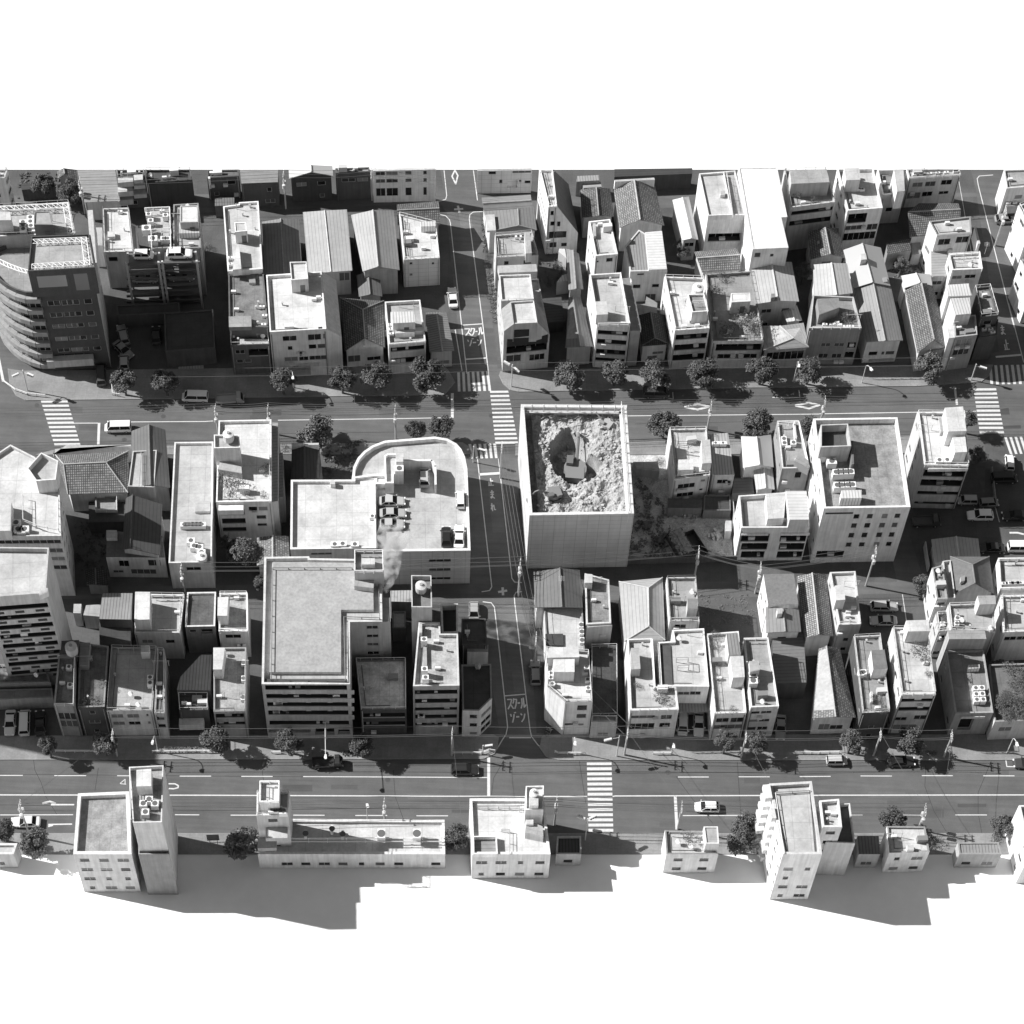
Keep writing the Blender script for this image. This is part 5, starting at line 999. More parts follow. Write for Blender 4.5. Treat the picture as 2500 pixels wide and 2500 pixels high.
b = F('D2', "dark roofed corner house with chamfered white front on central street", "500,1216 656,1218 778,1098 770,774 490,782", 8.4, .45, .1, .25, rg=.3, cl=0, **HS); b.w(0, '565,1255,637,1292 565,1336,637,1372 565,1418,637,1450'); b.hole(1, .6, 4.2, 5.6, 6.9, 'w'); b.hole(1, .6, 4.2, 2.8, 4.2, 'w'); b.hole(1, .6, 4.2, .4, 2.0, 'w'); b.tank("645,795", 8.1, .5, .9, .4)
b = Gb('D2', "large grey gable house at the street corner with roof aerial", "1182,243 1635,243 1605,-110 1170,-92", 7, "1436,240 1416,-128", 8.6, 'ribbed', .2, .4, au='x'); b.ant("1425,55")
b = F('D2', "white roofed house with dark recess above the white angled building", "1290,640 1652,650 1632,250 1270,255", 6.5, .45, .66, .25, rg=.3, au='x', cl=1, **HS); b.box('dark_recess', "1285,600 1450,602 1448,490 1280,492", 6.2, 6.6, .1, 'plaster', .08).ac("1620,405 1625,470 1628,550", sz=(.7, 1.0, .9))  # flat dark slab on the roof, the recess's shade painted as its colour
b = F('D2', "white angled corner building with cut face and vent hut", "1466,1136 1726,1130 1692,655 1290,628 1296,992", 10.5, .58, .8, .5, rg=.35, cl=3); b.w(0, '1582,1168,1672,1214 1575,1250,1664,1286 1460,1338,1546,1354 1556,1340,1642,1356'); b.w(4, '1345,1080,1410,1142 1338,1165,1400,1224 1330,1250,1392,1308')
b.box('vent_hut', "1296,718 1602,712 1592,612 1312,622", 10, 12.8, .5, 'plaster', .8).box('white_hut', "1360,852 1556,852 1556,730 1356,732", 10, 13, .62, 'plaster', .87).ac("1335,860 1335,900 1345,960 1670,805 1680,920 1685,1000", sz=(.8, .7, .9))
b = F('D2', "narrow house with stained deck and white hut behind wire rooftop", "1668,402 1902,390 1882,-20 1652,-80", 7, .45, .3, .6, rg=.6, tk='oldeck', **HS); b.box('front_wing', "1672,432 1912,412 1895,385 1672,395", 0, 6.6, .5, 'plaster', .6); b.box('white_hut', "1650,10 1725,10 1725,-70 1655,-75", 6.4, 8.4, .6, 'plaster', .75)
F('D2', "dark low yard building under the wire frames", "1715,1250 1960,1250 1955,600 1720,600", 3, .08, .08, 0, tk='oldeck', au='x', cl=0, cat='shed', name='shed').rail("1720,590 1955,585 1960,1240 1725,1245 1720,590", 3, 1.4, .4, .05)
F('D2', "low shaded white shop front under the wire frames", "1715,1322 1960,1325 1958,1260 1718,1255", 5.4, .35, .3, .3, cl=0, cat='shop', name='shop')
b = Gb('D3', "pale hip roofed house with shaded left half", "92,562 480,552 455,-38 42,0", 6.6, "325,420 320,60", 8, 'ribbed', .6, .5, hip=(1, 1), au='x')
b = F('D3', "white flats with small hut above dark courtyard", "522,376 806,373 772,-46 492,-42", 8.4, .48, .45, .5, rg=.45, au='3', cl=3); b.box('hut', "690,262 786,258 786,160 690,160", 7.9, 10.6, .45, 'plaster', .3).rail("540,340 795,335 800,372", 8.4, 1.0, .6); b.w(0, '570,405,672,440')
b = F('D3', "white house with roof garden, planters and two rows of windows", "150,1216 608,1206 582,986 385,990 355,532 122,540", 9, .5, .6, .7, rg=.72, cl=2, **HS); b.box('grey_roof_hut', "156,828 246,822 232,625 156,626", 8.3, 10.6, .5, 'plaster', .6).w(0, '160,1265,380,1286 440,1260,540,1296 135,1340,372,1390 425,1334,522,1372').rail("150,1200 600,1190", 9, .9, .8, .05).rail("360,540 385,990 580,985", 9, .9, .8, .05)
b = F('D3', "white L shaped house with laundry frames over a double carport", "436,986 894,990 846,440 546,456 562,560 412,570", 9, .55, .66, .6, rg=.82, cl=1, **HS); b.w(0, '600,1040,705,1070 715,1036,812,1070'); b.box('carport_canopy', "606,1228 892,1224 880,1098 600,1102", 3.4, 3.7, .3, 'plaster', .28, 'ribv'); b.rail("590,715 700,715 705,790 600,790", 8.4, 1.6, .3, .05).box('dark_gallery', "440,972 550,972 530,600 425,600", 8.4, 8.6, .12, 'plaster', .12)
b = F('D3', "white house with long planted roof and two roof huts", "946,1246 1246,1236 1172,466 872,490", 8.6, .5, .58, .6, rg=.75, au='3', cl=3, **HS); b.box('ribbed_hut', "1078,692 1192,686 1166,486 1056,490", 8, 11, .6, 'plaster', .3, 'ribv').box('white_hut', "1118,906 1230,900 1216,700 1092,704", 8, 11.2, .6, 'plaster', .74); b.w(0, '962,1290,1076,1326 1100,1285,1212,1326 930,1355,1222,1382').rail("880,500 950,1230 1240,1225", 8.6, .9, .6)
b = F('D3', "white house with grey deck, water tank tower and three rows of windows", "1286,1186 1552,1176 1452,524 1222,530", 9.6, .5, .45, .5, rg=.7, au='3', cl=2, **HS); b.box('tank_tower', "1280,852 1372,832 1362,745 1270,750", 9, 11.6, .5, 'plaster', .5).ac("1310,880 1310,930", sz=(1.4, 1.2, 1.6)); b.g(0, '1285-1375 1385-1485', '1222-1246 1298-1322 1368-1400').rail("1222,535 1450,530 1550,1170", 9.6, .9, .75, .05)
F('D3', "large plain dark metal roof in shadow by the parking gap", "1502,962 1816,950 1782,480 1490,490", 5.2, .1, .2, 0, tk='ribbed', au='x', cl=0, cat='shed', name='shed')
b = F('D3', "white walled house with plain grey roof and window column", "1450,216 1736,214 1692,-76 1406,-70", 8.8, .55, .24, .0, tk='plaster', au='3', cl=0, **HS)
b = Gb('D3', "ribbed gable roof with white vent behind the plain grey roof", "1432,482 1762,472 1738,252 1428,235", 7.6, "1612,472 1590,256", 8.6, 'ribbed', .3, .55, au='3'); b.box('white_vent', "1538,302 1585,300 1582,250 1535,252", 8, 9.6, .6)
b = Gb('D3', "long pale tile gable house beside the grey roof house", "1797,532 2062,512 1995,-72 1722,-50", 6.4, "1928,498 1866,-82", 8, 'kawara', .55, .5, au='x')
b = F('D4', "white house with bright stair hut beside the two parked sedans", "186,406 396,402 342,-100 100,-90", 9, .4, .68, .6, rg=.65, au='3', cl=3, **HS); b.box('stair_hut', "158,176 246,170 235,28 146,38", 8.4, 11.4, .62, 'plaster', .8).rail("200,375 390,370", 9, .9, .7)
b = Gb('D4', "large tile gable house with white front by the lower road", "-62,1288 345,1280 192,620 -5,632", 5.8, "156,1276 68,608", 7.7, 'shingle', .48, .55); b.w(0, '0,1345,90,1395 105,1355,215,1392 0,1440,50,1470 70,1430,125,1470')
b = F('D4', "dark fronted house with narrow planted roof and dark hut", "406,1240 668,1226 576,500 322,514", 9, .1, .36, .6, rg=.45, au='3', cl=4, **HS); b.box('dark_hut', "510,826 646,820 616,640 490,646", 8.4, 11.4, .62, 'plaster', .22).box('white_planter', "485,1130 508,1130 505,1035 482,1035", 8.4, 9.2, .8).ac("395,860 420,850", sz=(.9, .9, 1.2))
b = F('D4', "white tower house with bright roof, shrubs and wide front balconies", "776,1066 1102,1062 1012,430 690,432", 12.4, .45, .68, .5, rg=.55, au='3', cl=2, **HS); b.box('stair_hut', "836,470 1046,466 1030,360 820,366", 11.9, 15.2, .62, 'plaster', .8).bands(0, '1104-1132 1182-1216', 'b'); b.w(0, '720,1280,820,1310 900,1262,1015,1300 700,1350,900,1395').rail("790,1050 1090,1048", 12.4, .9, .8, .05)
b = F('D4', "office with dark shaded roof and six white AC units", "1286,1242 1644,1236 1552,640 1196,650", 7, .24, .3, .5, rg=.4, cl=0, au='3'); b.ac("1478,1000 1535,998 1483,1058 1540,1055 1488,1110 1548,1108", sz=(.9, .8, 1.3), g=.8).box('louvre_box', "1408,820 1515,815 1512,780 1408,785", 6.5, 7.6, .7, 'ribv', .7, 'ribv'); b.w(0, '1340,1285,1420,1400 1435,1282,1535,1398', 'd').slab('white_sill', 0, 1340, 1262, 1555, 1276, .3, .6)
b = F('D4', "grey house with tiled deck, corner hut and satellite dishes", "1242,452 1664,470 1642,200 1216,215", 10, .42, .5, .6, rg=.45, au='3', cl=3, **HS); b.box('corner_hut', "1512,216 1668,210 1662,130 1494,132", 9.4, 12.6, .55, 'plaster', .5).box('front_parapet_block', "1226,542 1578,540 1562,456 1215,458", 0, 10.2, .36, 'plaster', .42).ac("1300,390 1305,340", sz=(.7, .8, 1.0)).tank("1625,435", 9.4, .45, 1.4)
F('D4', "low wing crowded with pale plants left of the tiled deck house", "1125,470 1218,462 1205,290 1100,300", 8.2, .4, .3, .5, rg=.4, au='3', cl=3, **HS)
b = F('D4', "white house with railed grid roof at the right edge", "1735,478 2300,455 2250,122 1716,128", 9, .5, .62, .5, rg=.7, au='3', cl=3, **HS); b.rail("1715,130 2200,120", 9, .9, .8, .05); b.w(0, '1750,522,1850,552 1870,518,1960,548')
b = F('D4', "low white house smothered by roof plants at bottom right", "1655,1322 2250,1300 2200,760 1600,780", 6, .45, .2, .5, rg=.3, cl=0, **HS); b.w(0, '1700,1375,1805,1408 1815,1372,1920,1400')
# a tall slab tower just outside the left edge: its long shade lies across the lower road's pavement
q = PN(385, 1868); LT = 58/tan(SUN_EL); x1 = q[0]-LT*cos(radians(9.5)); y1 = q[1]+LT*sin(radians(9.5))
b = F('E0', "tall slab tower standing just past the left edge, its shade on the lower road", "0,0 10,0 10,-10 0,-10", 10, .4, .5, .8, au='x', cl=0, cat='office tower', name='office_tower')
b.wp = [(x1-14, y1), (x1, y1), (x1, y1+8.5), (x1-14, y1+8.5)]; b.h = b.wh = 58; b.axis = (1, 0)
for k in range(18):
    for u in (1.2, 4.4, 7.6, 10.8): b.holes.setdefault(0, []).append((u, u+2, 2+k*3.1, 3.6+k*3.1, 'w'))
# ---------- south side of the lower road, cut by the edge of the surveyed ground
b = F('E0', "tall building with stained square roof at bottom left", "690,1412 1240,1412 1216,818 735,838", 14, .5, .42, 1.0, .5, rg=.72, tk='oldeck', au='x', cl=0)
b.box('roof_core', "1252,1115 1528,1110 1542,572 1216,588", 0, 25, .5, 'plaster', .42, 'oldeck', par=.9).box('white_tank_box', "1286,772 1426,768 1426,606 1286,616", 24, 27, .7, 'plaster', .88).box('rear_wing', "1305,1412 1600,1412 1530,1118 1302,1120", 0, 15, .3, 'plaster', .14, par=.6).ac("1405,890 1460,930 1350,930 1370,1010", 24.1, .7, (1.1, 1, 1.4)).rail("1225,590 1230,1060", 25, .9, .7, .07)
b = F('E1', "white stair tower with zigzag stairs at bottom centre left", "486,1046 786,1040 800,820 490,822", 16, .4, .6, .5, rg=.75, cl=2, au='x'); b.box('tank_platform', "516,916 700,912 704,716 520,718", 15.5, 19.2, .6, 'plaster', .75, par=.7).rail("520,720 702,718 698,912 518,915 520,720", 19.2, 1.0, .85, .06)
b.box('white_landing', "660,1100 742,1098 742,1062 660,1064", 12, 13.4, .7).slab('stair_flight', 0, 575, 1160, 785, 1185, 1.8, .5).slab('stair_landing', 0, 500, 1255, 680, 1280, 1.8, .4).ac("640,985 690,985 740,1000", sz=(1.3, 1, 1.2))
b = F('E1', "wide low building with white roof and pipe rails at bottom", "500,1412 2268,1412 2262,1086 806,1078", 5.2, .5, .74, .6, .45, rg=.7, au='x', cl=0); b.rail("800,1262 2230,1252", 5.7, .8, .8, .05, 3.0).rail("800,1290 2230,1290", 5.7, .5, .6, .05, 3.0).ac("1665,1215 2000,1215", 5.6, .7, (1.2, 1.6, 1.5)).ac("950,1215 1200,1170 1300,1220", 5.6, .75, (.4, 1.2, 1.0))
b = F('E2', "white building with stepped roof, courtyard well and tank tower at bottom", "590,1412 1330,1412 1265,886 566,886", 9, .5, .8, .7, .4, rg=.85, au='x', cl=0); b.box('tank_tower', "1092,992 1262,990 1266,764 1096,768", 0, 13.5, .6, 'plaster', .75, par=.6).tank("1175,830", 13, .7, 2.0, .8).box('white_duct', "1130,955 1215,950 1215,860 1130,862", 13, 14.6, .75)
b.box('courtyard_well', "600,1410 832,1410 822,1236 596,1240", 8.2, 9.4, .75, 'plaster', .3, 'ribbed', par=1.0).box('stair_ramp', "1090,1205 1262,1240 1255,1150 1100,1085", 8.2, 10.6, .6).box('white_hatch', "1100,1130 1168,1130 1168,1085 1095,1088", 10, 11.2, .84).rail("640,960 1040,962 1040,990", 8.3, 1, .3, .05).rail("870,1175 945,1180 945,1400", 8.3, 1, .3, .05)
F('E2', "dark low roof with open shutter at bottom centre", "1382,1412 1620,1412 1618,1240 1392,1242", 4.2, .35, .1, .4, rg=.55, tk='ribv', au='x', cl=0, cat='shop', name='shop')
b = F('E3', "small flat house with planted roof and grey hut at bottom", "490,1412 980,1412 832,1190 476,1184", 7, .5, .66, .6, rg=.25, au='x', cl=3, **HS); b.box('grey_hut', "862,1312 988,1312 976,1150 842,1150", 6.4, 9.6, .55, 'plaster', .5, par=.2).rail("520,1200 830,1205", 7, .9, .5, .05)
b = F('E3', "tall white flats with stacked side balconies at bottom right", "1590,1412 1960,1412 1862,722 1462,745", 17, .55, .64, .8, .4, rg=.6, au='x', cl=0); b.box('inner_roof_slab', "1640,1405 1890,1405 1840,810 1520,820", 16.2, 16.6, .5, 'plaster', .66).rail("1520,830 1845,810", 16.2, 1.1, .2, .06, 2.5).rail("1520,830 1600,1400", 16.2, 1.1, .7, .06, 2.5)
for k in range(6):
    b.slabuv('balcony', 3, .3, 2.6, 1.6+k*2.9, 2.9+k*2.9, 1.1, .7).slabuv('balcony', 3, 4.2, 6.0, 1.6+k*2.9, 2.9+k*2.9, .7, .6)
    b.hole(3, 8+.0, 9.2, 2.0+k*2.9, 3.2+k*2.9, 'w'); b.hole(3, 11.0, 12.2, 2.0+k*2.9, 3.2+k*2.9, 'w')
b = F('E4', "stair core block with grey roof well beside white flats at bottom", "32,1156 216,1156 188,888 2,905", 17, .55, .6, .9, .3, rg=.7, au='x', cl=2); b.box('curved_side_block', "60,1300 340,1310 290,930 195,935", 0, 12, .5, 'plaster', .16, par=.9)
F('E4', "low dark ribbed roof between stair core and white house at bottom", "372,1412 575,1412 562,1240 360,1242", 5, .3, .22, 0, tk='ribv', au='x', cl=0, cat='shed', name='shed')
b = F('E4', "white square roofed house at the bottom right kerb", "662,1400 1042,1388 1000,1150 640,1146", 7.5, .55, .74, .4, rg=.3, au='3', cl=2, **HS); b.box('roof_hatch', "830,1370 895,1368 890,1322 830,1325", 7.1, 8.3, .7)
F('E4', "finely ribbed dark roof at bottom right kerb", "1322,1412 1722,1412 1692,1298 1308,1300", 5, .3, .3, .2, rg=.3, tk='ribv', au='x', cl=0, cat='shop', name='shop')
F('E4', "tall white flats cut by the right bottom corner", "1990,1412 2320,1412 2260,945 1885,950", 11, .58, .66, .6, rg=.7, au='3', cl=1)
F('E0', "white rimmed low roof in the bottom left corner", "-150,1412 128,1412 165,1308 -150,1308", 5, .4, .6, .5, .35, rg=.7, au='x', cl=0)
# ---------------------------------------------------------------- build all the buildings
for b_ in BL: b_.finish()
# ---------------------------------------------------------------- street trees
GU = "trees along the upper road"; GLR = "trees along the lower road"
for T_, x, y, r, lb in [
 ('B0', 1165, 735, 108, "round street tree at the tower's parking entrance, first from the left"), ('B0', 1560, 735, 108, "dark street tree over the driveway beside the slatted awning"),
 ('B1', 735, 725, 108, "street tree in front of the white corner block's left end"), ('B1', 1295, 715, 112, "street tree at the white corner block's slanted right side"), ('B1', 1620, 695, 122, "street tree before the shaded tile house"),
 ('B2', 170, 672, 150, "big street tree left of the central crosswalk"), ('B2', 1500, 672, 132, "street tree right of the chamfered corner block"), ('B3', 10, 645, 118, "street tree before the flats with railed roof terrace"),
 ('B3', 400, 660, 122, "street tree before the low dark hip roof shop"), ('B3', 845, 652, 126, "street tree before the white flats with tank hut"), ('B3', 1390, 632, 128, "street tree at the corner of the roof garden block"),
 ('B3', 1838, 630, 115, "street tree before the cut corner pale roof house"), ('B4', 1040, 602, 132, "last street tree before the long dark tile house"),
 ('B1', 1050, 1195, 145, "big tree beside the small dark gable house on the road's near side"), ('B2', 60, 1190, 80, "small tree peeping over the car park's curved rim"), ('B2', 300, 1180, 108, "bushy tree behind the car park's curved corner"),
 ('B3', 475, 1140, 128, "tree between the white enclosure and the drying frame house"), ('B3', 1355, 1132, 132, "tree behind the white and grey gable house"), ('B3', 1845, 1160, 95, "tree behind the messy roofed narrow house"), ('B4', 1408, 1095, 72, "tree half hidden behind the bright stair hut near the crossing")]:
    tree(T_, x, y, r, lb, group=GU)
for T_, x, y, r, lb in [
 ('E0', 450, 385, 72, "thin shaded tree at the kerb left of the narrow flats"), ('E0', 985, 360, 95, "dark tree in the tower's shadow before the weedy roofed house"), ('E1', 100, 325, 112, "tree before the flats with speckled roof"), ('E1', 800, 345, 100, "tree before the big L shaped block"),
 ('E1', 1482, 382, 88, "small tree before the dark streaked roof block"), ('E3', 1050, 345, 85, "tree before the long planted roof house"), ('E3', 1352, 360, 85, "tree before the water tank tower house"), ('E4', 305, 345, 96, "round tree before the white fronted tile house"), ('E4', 855, 335, 112, "round tree before the white tower house"),
 ('E0', 20, 1180, 85, "tree at the bottom left edge behind the white rimmed roof"), ('E0', 330, 1310, 112, "broad low tree beside the stained roof tower"), ('E1', 360, 1300, 130, "flowering tree left of the white stair tower"), ('E2', 445, 1250, 105, "dark tree between the two white roofs at bottom"),
 ('E3', 1240, 1135, 100, "upper tree left of the stacked balcony flats"), ('E3', 1210, 1290, 110, "lower tree left of the stacked balcony flats"), ('E4', 690, 1085, 105, "bushy tree above the white square roofed house"), ('E4', 1735, 1135, 92, "tree at the right edge beside the corner flats")]:
    tree(T_, x, y, r, lb, group=GLR)
GT = "garden trees inside the blocks"
for T_, x, y, r, lb, zc in [
 ('C1', 370, 1105, 128, "leafy tree in the dark gap beside the planted terrace building", 5), ('C1', 215, 1010, 55, "small tree against the long flat block's wall", 5), ('A0', 660, 265, 105, "dark garden tree below the shingled cottage", 4), ('A0', 400, 200, 100, "shaded garden tree behind the office terrace", 4),
 ('A3', 640, 790, 80, "low garden tree before the narrow white ribbed house", 3), ('A4', 780, 950, 70, "pale garden shrubs tree beside the shaded tile shed", 3), ('C4', 1490, 190, 80, "ivy covered tree beside the parking court wall", 3), ('D4', 975, 30, 80, "bushy tree at the foot of the narrow balcony house", 3),
 ('A3', 1790, 1010, 70, "small tree in the gap left of the grey tile houses", 4), ('D4', 1700, 800, 60, "small dark tree at the overgrown roof's corner", 4), ('C1', 520, 1400, 60, "pale bush at the big L shaped block's corner", 2.5)]:
    tree(T_, x, y, r, lb, zc=zc, group=GT, name='garden_tree')
# ---------------------------------------------------------------- roof and yard plants
GP = "plants on roof terraces"
for T_, x, y, r, z, lb in [('C1', 200, 430, 80, 12.4, "large shrub at the left of the white planted terrace"), ('C1', 320, 470, 70, 12.4, "second shrub right of the large one on the white terrace"), ('C1', 215, 560, 50, 12.4, "front corner shrub on the white planted terrace"), ('C1', 575, 330, 60, 12.4, "dark shrub by the right parapet of the white terrace"), ('C1', 400, 560, 35, 12.4, "low planter bush along the white terrace front"), ('C1', 545, 565, 38, 12.4, "low planter bush at the white terrace's right front corner"),
 ('D4', 940, 640, 75, 12.0, "big round shrub bed on the white tower house roof"), ('D4', 1010, 740, 45, 12.0, "shrub along the right edge of the white tower house roof"), ('D4', 1030, 860, 35, 12.0, "small potted bush on the white tower house's right edge"), ('D4', 545, 1100, 55, 8.5, "planter shrub on the dark fronted house roof"), ('D4', 600, 1205, 45, 8.5, "front edge greenery on the dark fronted house roof"),
 ('D3', 450, 1085, 70, 8.4, "round shrub on the white roof garden's right half"), ('D3', 400, 1000, 35, 8.4, "bush by the inner corner of the white roof garden"), ('D3', 540, 1015, 35, 8.4, "bush at the right rim of the white roof garden"), ('D3', 215, 980, 35, 8.4, "bush at the left rim of the white roof garden"), ('D3', 935, 600, 40, 8.1, "planter bush on the long planted roof, rear left"), ('D3', 950, 760, 35, 8.1, "planter bush on the long planted roof, mid left"), ('D3', 965, 900, 35, 8.1, "planter bush on the long planted roof beside the white hut"), ('D3', 1120, 1210, 40, 8.1, "planter bush at the long planted roof's front edge"), ('D3', 960, 500, 45, 8.1, "bushes at the rear edge of the long planted roof"),
 ('B3', 1310, 170, 90, 7.5, "large shrub on the roof garden block, front right"), ('B3', 1200, 160, 80, 7.5, "shrub in the middle of the roof garden block"), ('B3', 1330, 250, 70, 7.5, "shrub at the front corner of the roof garden block"), ('B3', 1060, 240, 80, 7.5, "dark shrub at the front left of the roof garden block"), ('B3', 1200, 40, 60, 7.5, "shrubs right below the white hut of the roof garden"), ('A3', 1020, 1060, 60, 7.5, "shrub at the rear of the roof garden block"), ('A3', 950, 1170, 60, 7.5, "dark shrub left of the roof garden's white hut"),
 ('A3', 700, 1310, 45, 10.5, "bush beside the tank hut on the white flats"), ('B4', 260, 130, 70, 9.8, "climbing plants on the pergola roof terrace"), ('B4', 320, 110, 45, 9.8, "right hand bush on the pergola roof terrace"),
 ('A4', 1000, 90, 40, 7.9, "roof plant among clutter on the six window house"), ('A4', 1120, 85, 40, 7.9, "right roof plant among clutter on the six window house"), ('A3', 1730, 280, 50, 11.5, "bush on the grey apartment terrace, left"), ('A3', 1890, 340, 45, 11.5, "bush on the grey apartment terrace, right"),
 ('E3', 680, 1225, 45, 6.5, "bush at the rear of the planted flat house at bottom"), ('E3', 800, 1280, 40, 6.5, "bush beside the grey hut at bottom"), ('E3', 700, 1290, 30, 6.5, "small bush in the middle of the planted flat house at bottom"), ('D0', 780, 1135, 40, 8.6, "weeds at the front of the dark roofed house"), ('D0', 900, 1120, 50, 8.6, "pale weeds at the front right of the dark roofed house"), ('D0', 960, 960, 40, 8.6, "weeds along the right rim of the dark roofed house")]:
    shrub(T_, x, y, r, lb, z=z, group=GP, name='roof_shrub')
r_ = random.Random(3)
for k in range(26):
    x = 1700+r_.random()*330; y = 800+r_.random()*470; lb = "one of the many shrubs covering the low white house's roof at bottom right"
    shrub('D4', x, y, 40+r_.random()*35, lb, z=5.6, group="shrubs covering the overgrown roof", name='roof_shrub')
for k in range(9):
    shrub('D4', 1160+r_.random()*50, 290+r_.random()*150, 22+r_.random()*12, "one of the pale plants crowding the low wing's roof", z=7.8, group="pale plants on the low wing", name='roof_shrub')
for T_, x, y, r, lb in [('B1', 750, 1360, 40, "dark bush between outside stairs and the small dark gable house"), ('A4', 720, 960, 50, "glossy bushes by the motorbike yard at upper right"), ('A2', 720, 720, 45, "creeper on the left wall of the stair hut house"), ('A2', 1400, 950, 60, "low weeds in the shaded lot behind the chamfered block"), ('C3', 430, 250, 40, "pale thorny bush by the drying frame house"), ('C3', 820, 760, 35, "scraggy bush at the junk yard's rear"), ('A1', 20, 780, 50, "shrub in the dark alley left of the narrow white block"), ('E4', 1100, 1290, 60, "dark bush on the pavement right of the white square roof"), ('E4', 1660, 1270, 45, "bush at the right end of the bottom kerb"), ('E0', 40, 1260, 40, "small dark bush under the left edge tree")]:
    shrub(T_, x, y, r, lb, group="bushes at ground level")
# hedge strips in the pavement beds of the lower road
for T_, x0, x1, y, lb in [('E0', 1540, 1900, 432, "low hedge in the pavement bed by the grey house"), ('E1', 1290, 1420, 470, "low hedge behind the parked dark truck"), ('E4', 1000, 1110, 465, "low hedge right of the round tree")]:
    a, c_ = pts(T_, "%d,%d %d,%d" % (x0, y, x1, y)); m = M(); L_ = hypot(c_[0]-a[0], c_[1]-a[1]); rr = random.Random(x0)
    for k in range(int(L_*60)):
        t = rr.random(); p = lerp(a, c_, t); p = (p[0], p[1]+rr.uniform(-.4, .4), .15+rr.random()*.5); n_ = vnorm((rr.gauss(0, .5), rr.gauss(0, .5), 1)); u_ = vnorm(vcross(n_, (rr.random(), rr.random(), .1))); w_ = vcross(n_, u_)
        m.face([vadd(p, vmul(u_, .12)), vadd(p, vmul(w_, .08)), vadd(p, vmul(u_, -.12)), vadd(p, vmul(w_, -.08))])
    tag(m.build('hedge', mat('leaf', LEAF_G)), lb, 'hedge')
# ---------------------------------------------------------------- cars
car('A2', 416, 1350, 398, 1175, 'sedan', .6, "white sedan parked at the kerb of the upper central street")
car('B0', 1180, 375, 1140, 225, 'wagon', .3, "pale estate car parked askew in the shaded driveway by the tower")
car('B0', 1110, 390, 1215, 490, 'sedan', .25, "grey sedan parked at an angle behind the first street tree")
car('B0', 1172, 600, 1172, 500, 'hatch', .4, "light hatchback mostly under the first street tree")
car('B0', 958, 740, 950, 620, 'van', .08, "dark van nosing out of the tower's shop canopy")
car('B0', 1475, 355, 1472, 255, 'hatch', .06, "dark hatchback deep in the shaded driveway")
car('B0', 1235, 1172, 992, 1178, 'van', .8, "white van driving left on the upper road")
car('B0', 1932+30, 890, 1720, 885, 'van', .75, "white boxy van stopped in the shade by the far kerb")
car('B1', 118, 915, 358, 905, 'truck', .3, "flatbed truck with ladders parked in the shade of the upper road")
car('B3', 290, 850, 495, 850, 'van', .06, "dark van parked in a marked bay under the street trees")
car('A4', 1680, 525, 1830, 520, 'hatch', .25, "grey car parked behind the right hand street's pole")
car('C1', 1645, 635, 1880, 632, 'sedan', .45, "silver sedan at the top of the row of three on the car park roof", 9.6, "cars parked on the car park roof")
car('C1', 1660, 750, 1885, 745, 'sedan', .4, "silver sedan in the middle of the row of three on the car park roof", 9.6, "cars parked on the car park roof")
car('C1', 1645, 850, 1872, 848, 'sedan', .42, "lowest sedan in the row of three on the car park roof", 9.6, "cars parked on the car park roof")
car('C2', 140, 490, 135, 288, 'wagon', .4, "grey estate car inside the L shaped screen wall", 9.6, "cars parked on the car park roof")
car('C2', 482, 702, 478, 535, 'kei', .78, "small white car alone at the right parapet of the car park roof", 9.6, "cars parked on the car park roof")
car('C2', 348, 1058, 345, 880, 'hatch', .02, "black hatchback at the front of the car park roof", 9.6, "cars parked on the car park roof")
car('C2', 466, 1055, 470, 878, 'sedan', .72, "white sedan beside the black hatchback on the car park roof", 9.6, "cars parked on the car park roof")
car('C4', 1800, 340, 1790, 205, 'kei', .7, "small white van waiting by the right edge crosswalk")
car('C4', 1660, 768, 1375, 768, 'suv', .8, "white people carrier reversing in the shaded parking court")
car('C4', 1932+60, 768, 1700, 770, 'sedan', .02, "black sedan behind the white people carrier")
car('C4', 1500, 628, 1295, 628, 'kei', .4, "shaded box van roof beside the bright hut block")
car('C4', 890, 828, 1125, 825, 'truck', .1, "dark truck in the gap beside the large office block")
car('C4', 1560, 655, 1640, 650, 'kei', .2, "small car tucked behind the white people carrier")
car('C4', 1722, 1075, 1525, 1075, 'sedan', .03, "black sedan parked right of the ribbed carport")
car('C4', 1785, 1068, 2020, 1068, 'van', .8, "white van at the right edge of the parking court")
car('C4', 1640, 420, 1850, 415, 'van', .03, "dark van in the shade behind the small waiting van")
car('D0', 105, 1215, 88, 1450, 'sedan', .6, "white sedan leaving the carport at bottom left")
car('D0', 230, 1425, 235, 1238, 'van', .65, "white van parked under the carport at bottom left")
car('D0', 380, 1440, 375, 1230, 'sedan', .03, "black car under the carport beside the white van")
car('D4', 480, 233, 742, 236, 'wagon', .38, "upper silver car of the pair parked beside the white stair hut house")
car('D4', 738, 370, 472, 368, 'sedan', .45, "lower silver car of the pair parked beside the white stair hut house")
car('D2', 1190, 968, 1182, 750, 'wagon', .2, "grey estate car parked under wires on the lower central street")
car('D2', 608, 250, 608, 335, 'hatch', .35, "hatchback half hidden behind the small dark flat roof house")
car('D3', 645, 1258, 642, 1408, 'van', .5, "van under the left half of the double carport")
car('D3', 795, 1245, 795, 1440, 'sedan', .6, "white sedan under the right half of the double carport")
car('D3', 1568, 1300, 1565, 1450, 'sedan', .25, "shaded sedan in the dark gap beside the tank tower house")
car('E0', 385, 1105, 102, 1110, 'sedan', .62, "two tone taxi driving left past the bottom left pole")
car('E1', 1000, 560, 1318, 545, 'truck', .04, "dark pickup truck stopped under the kerb tree")
car('E2', 392, 615, 648, 615, 'suv', .03, "black people carrier driving right on the lower road")
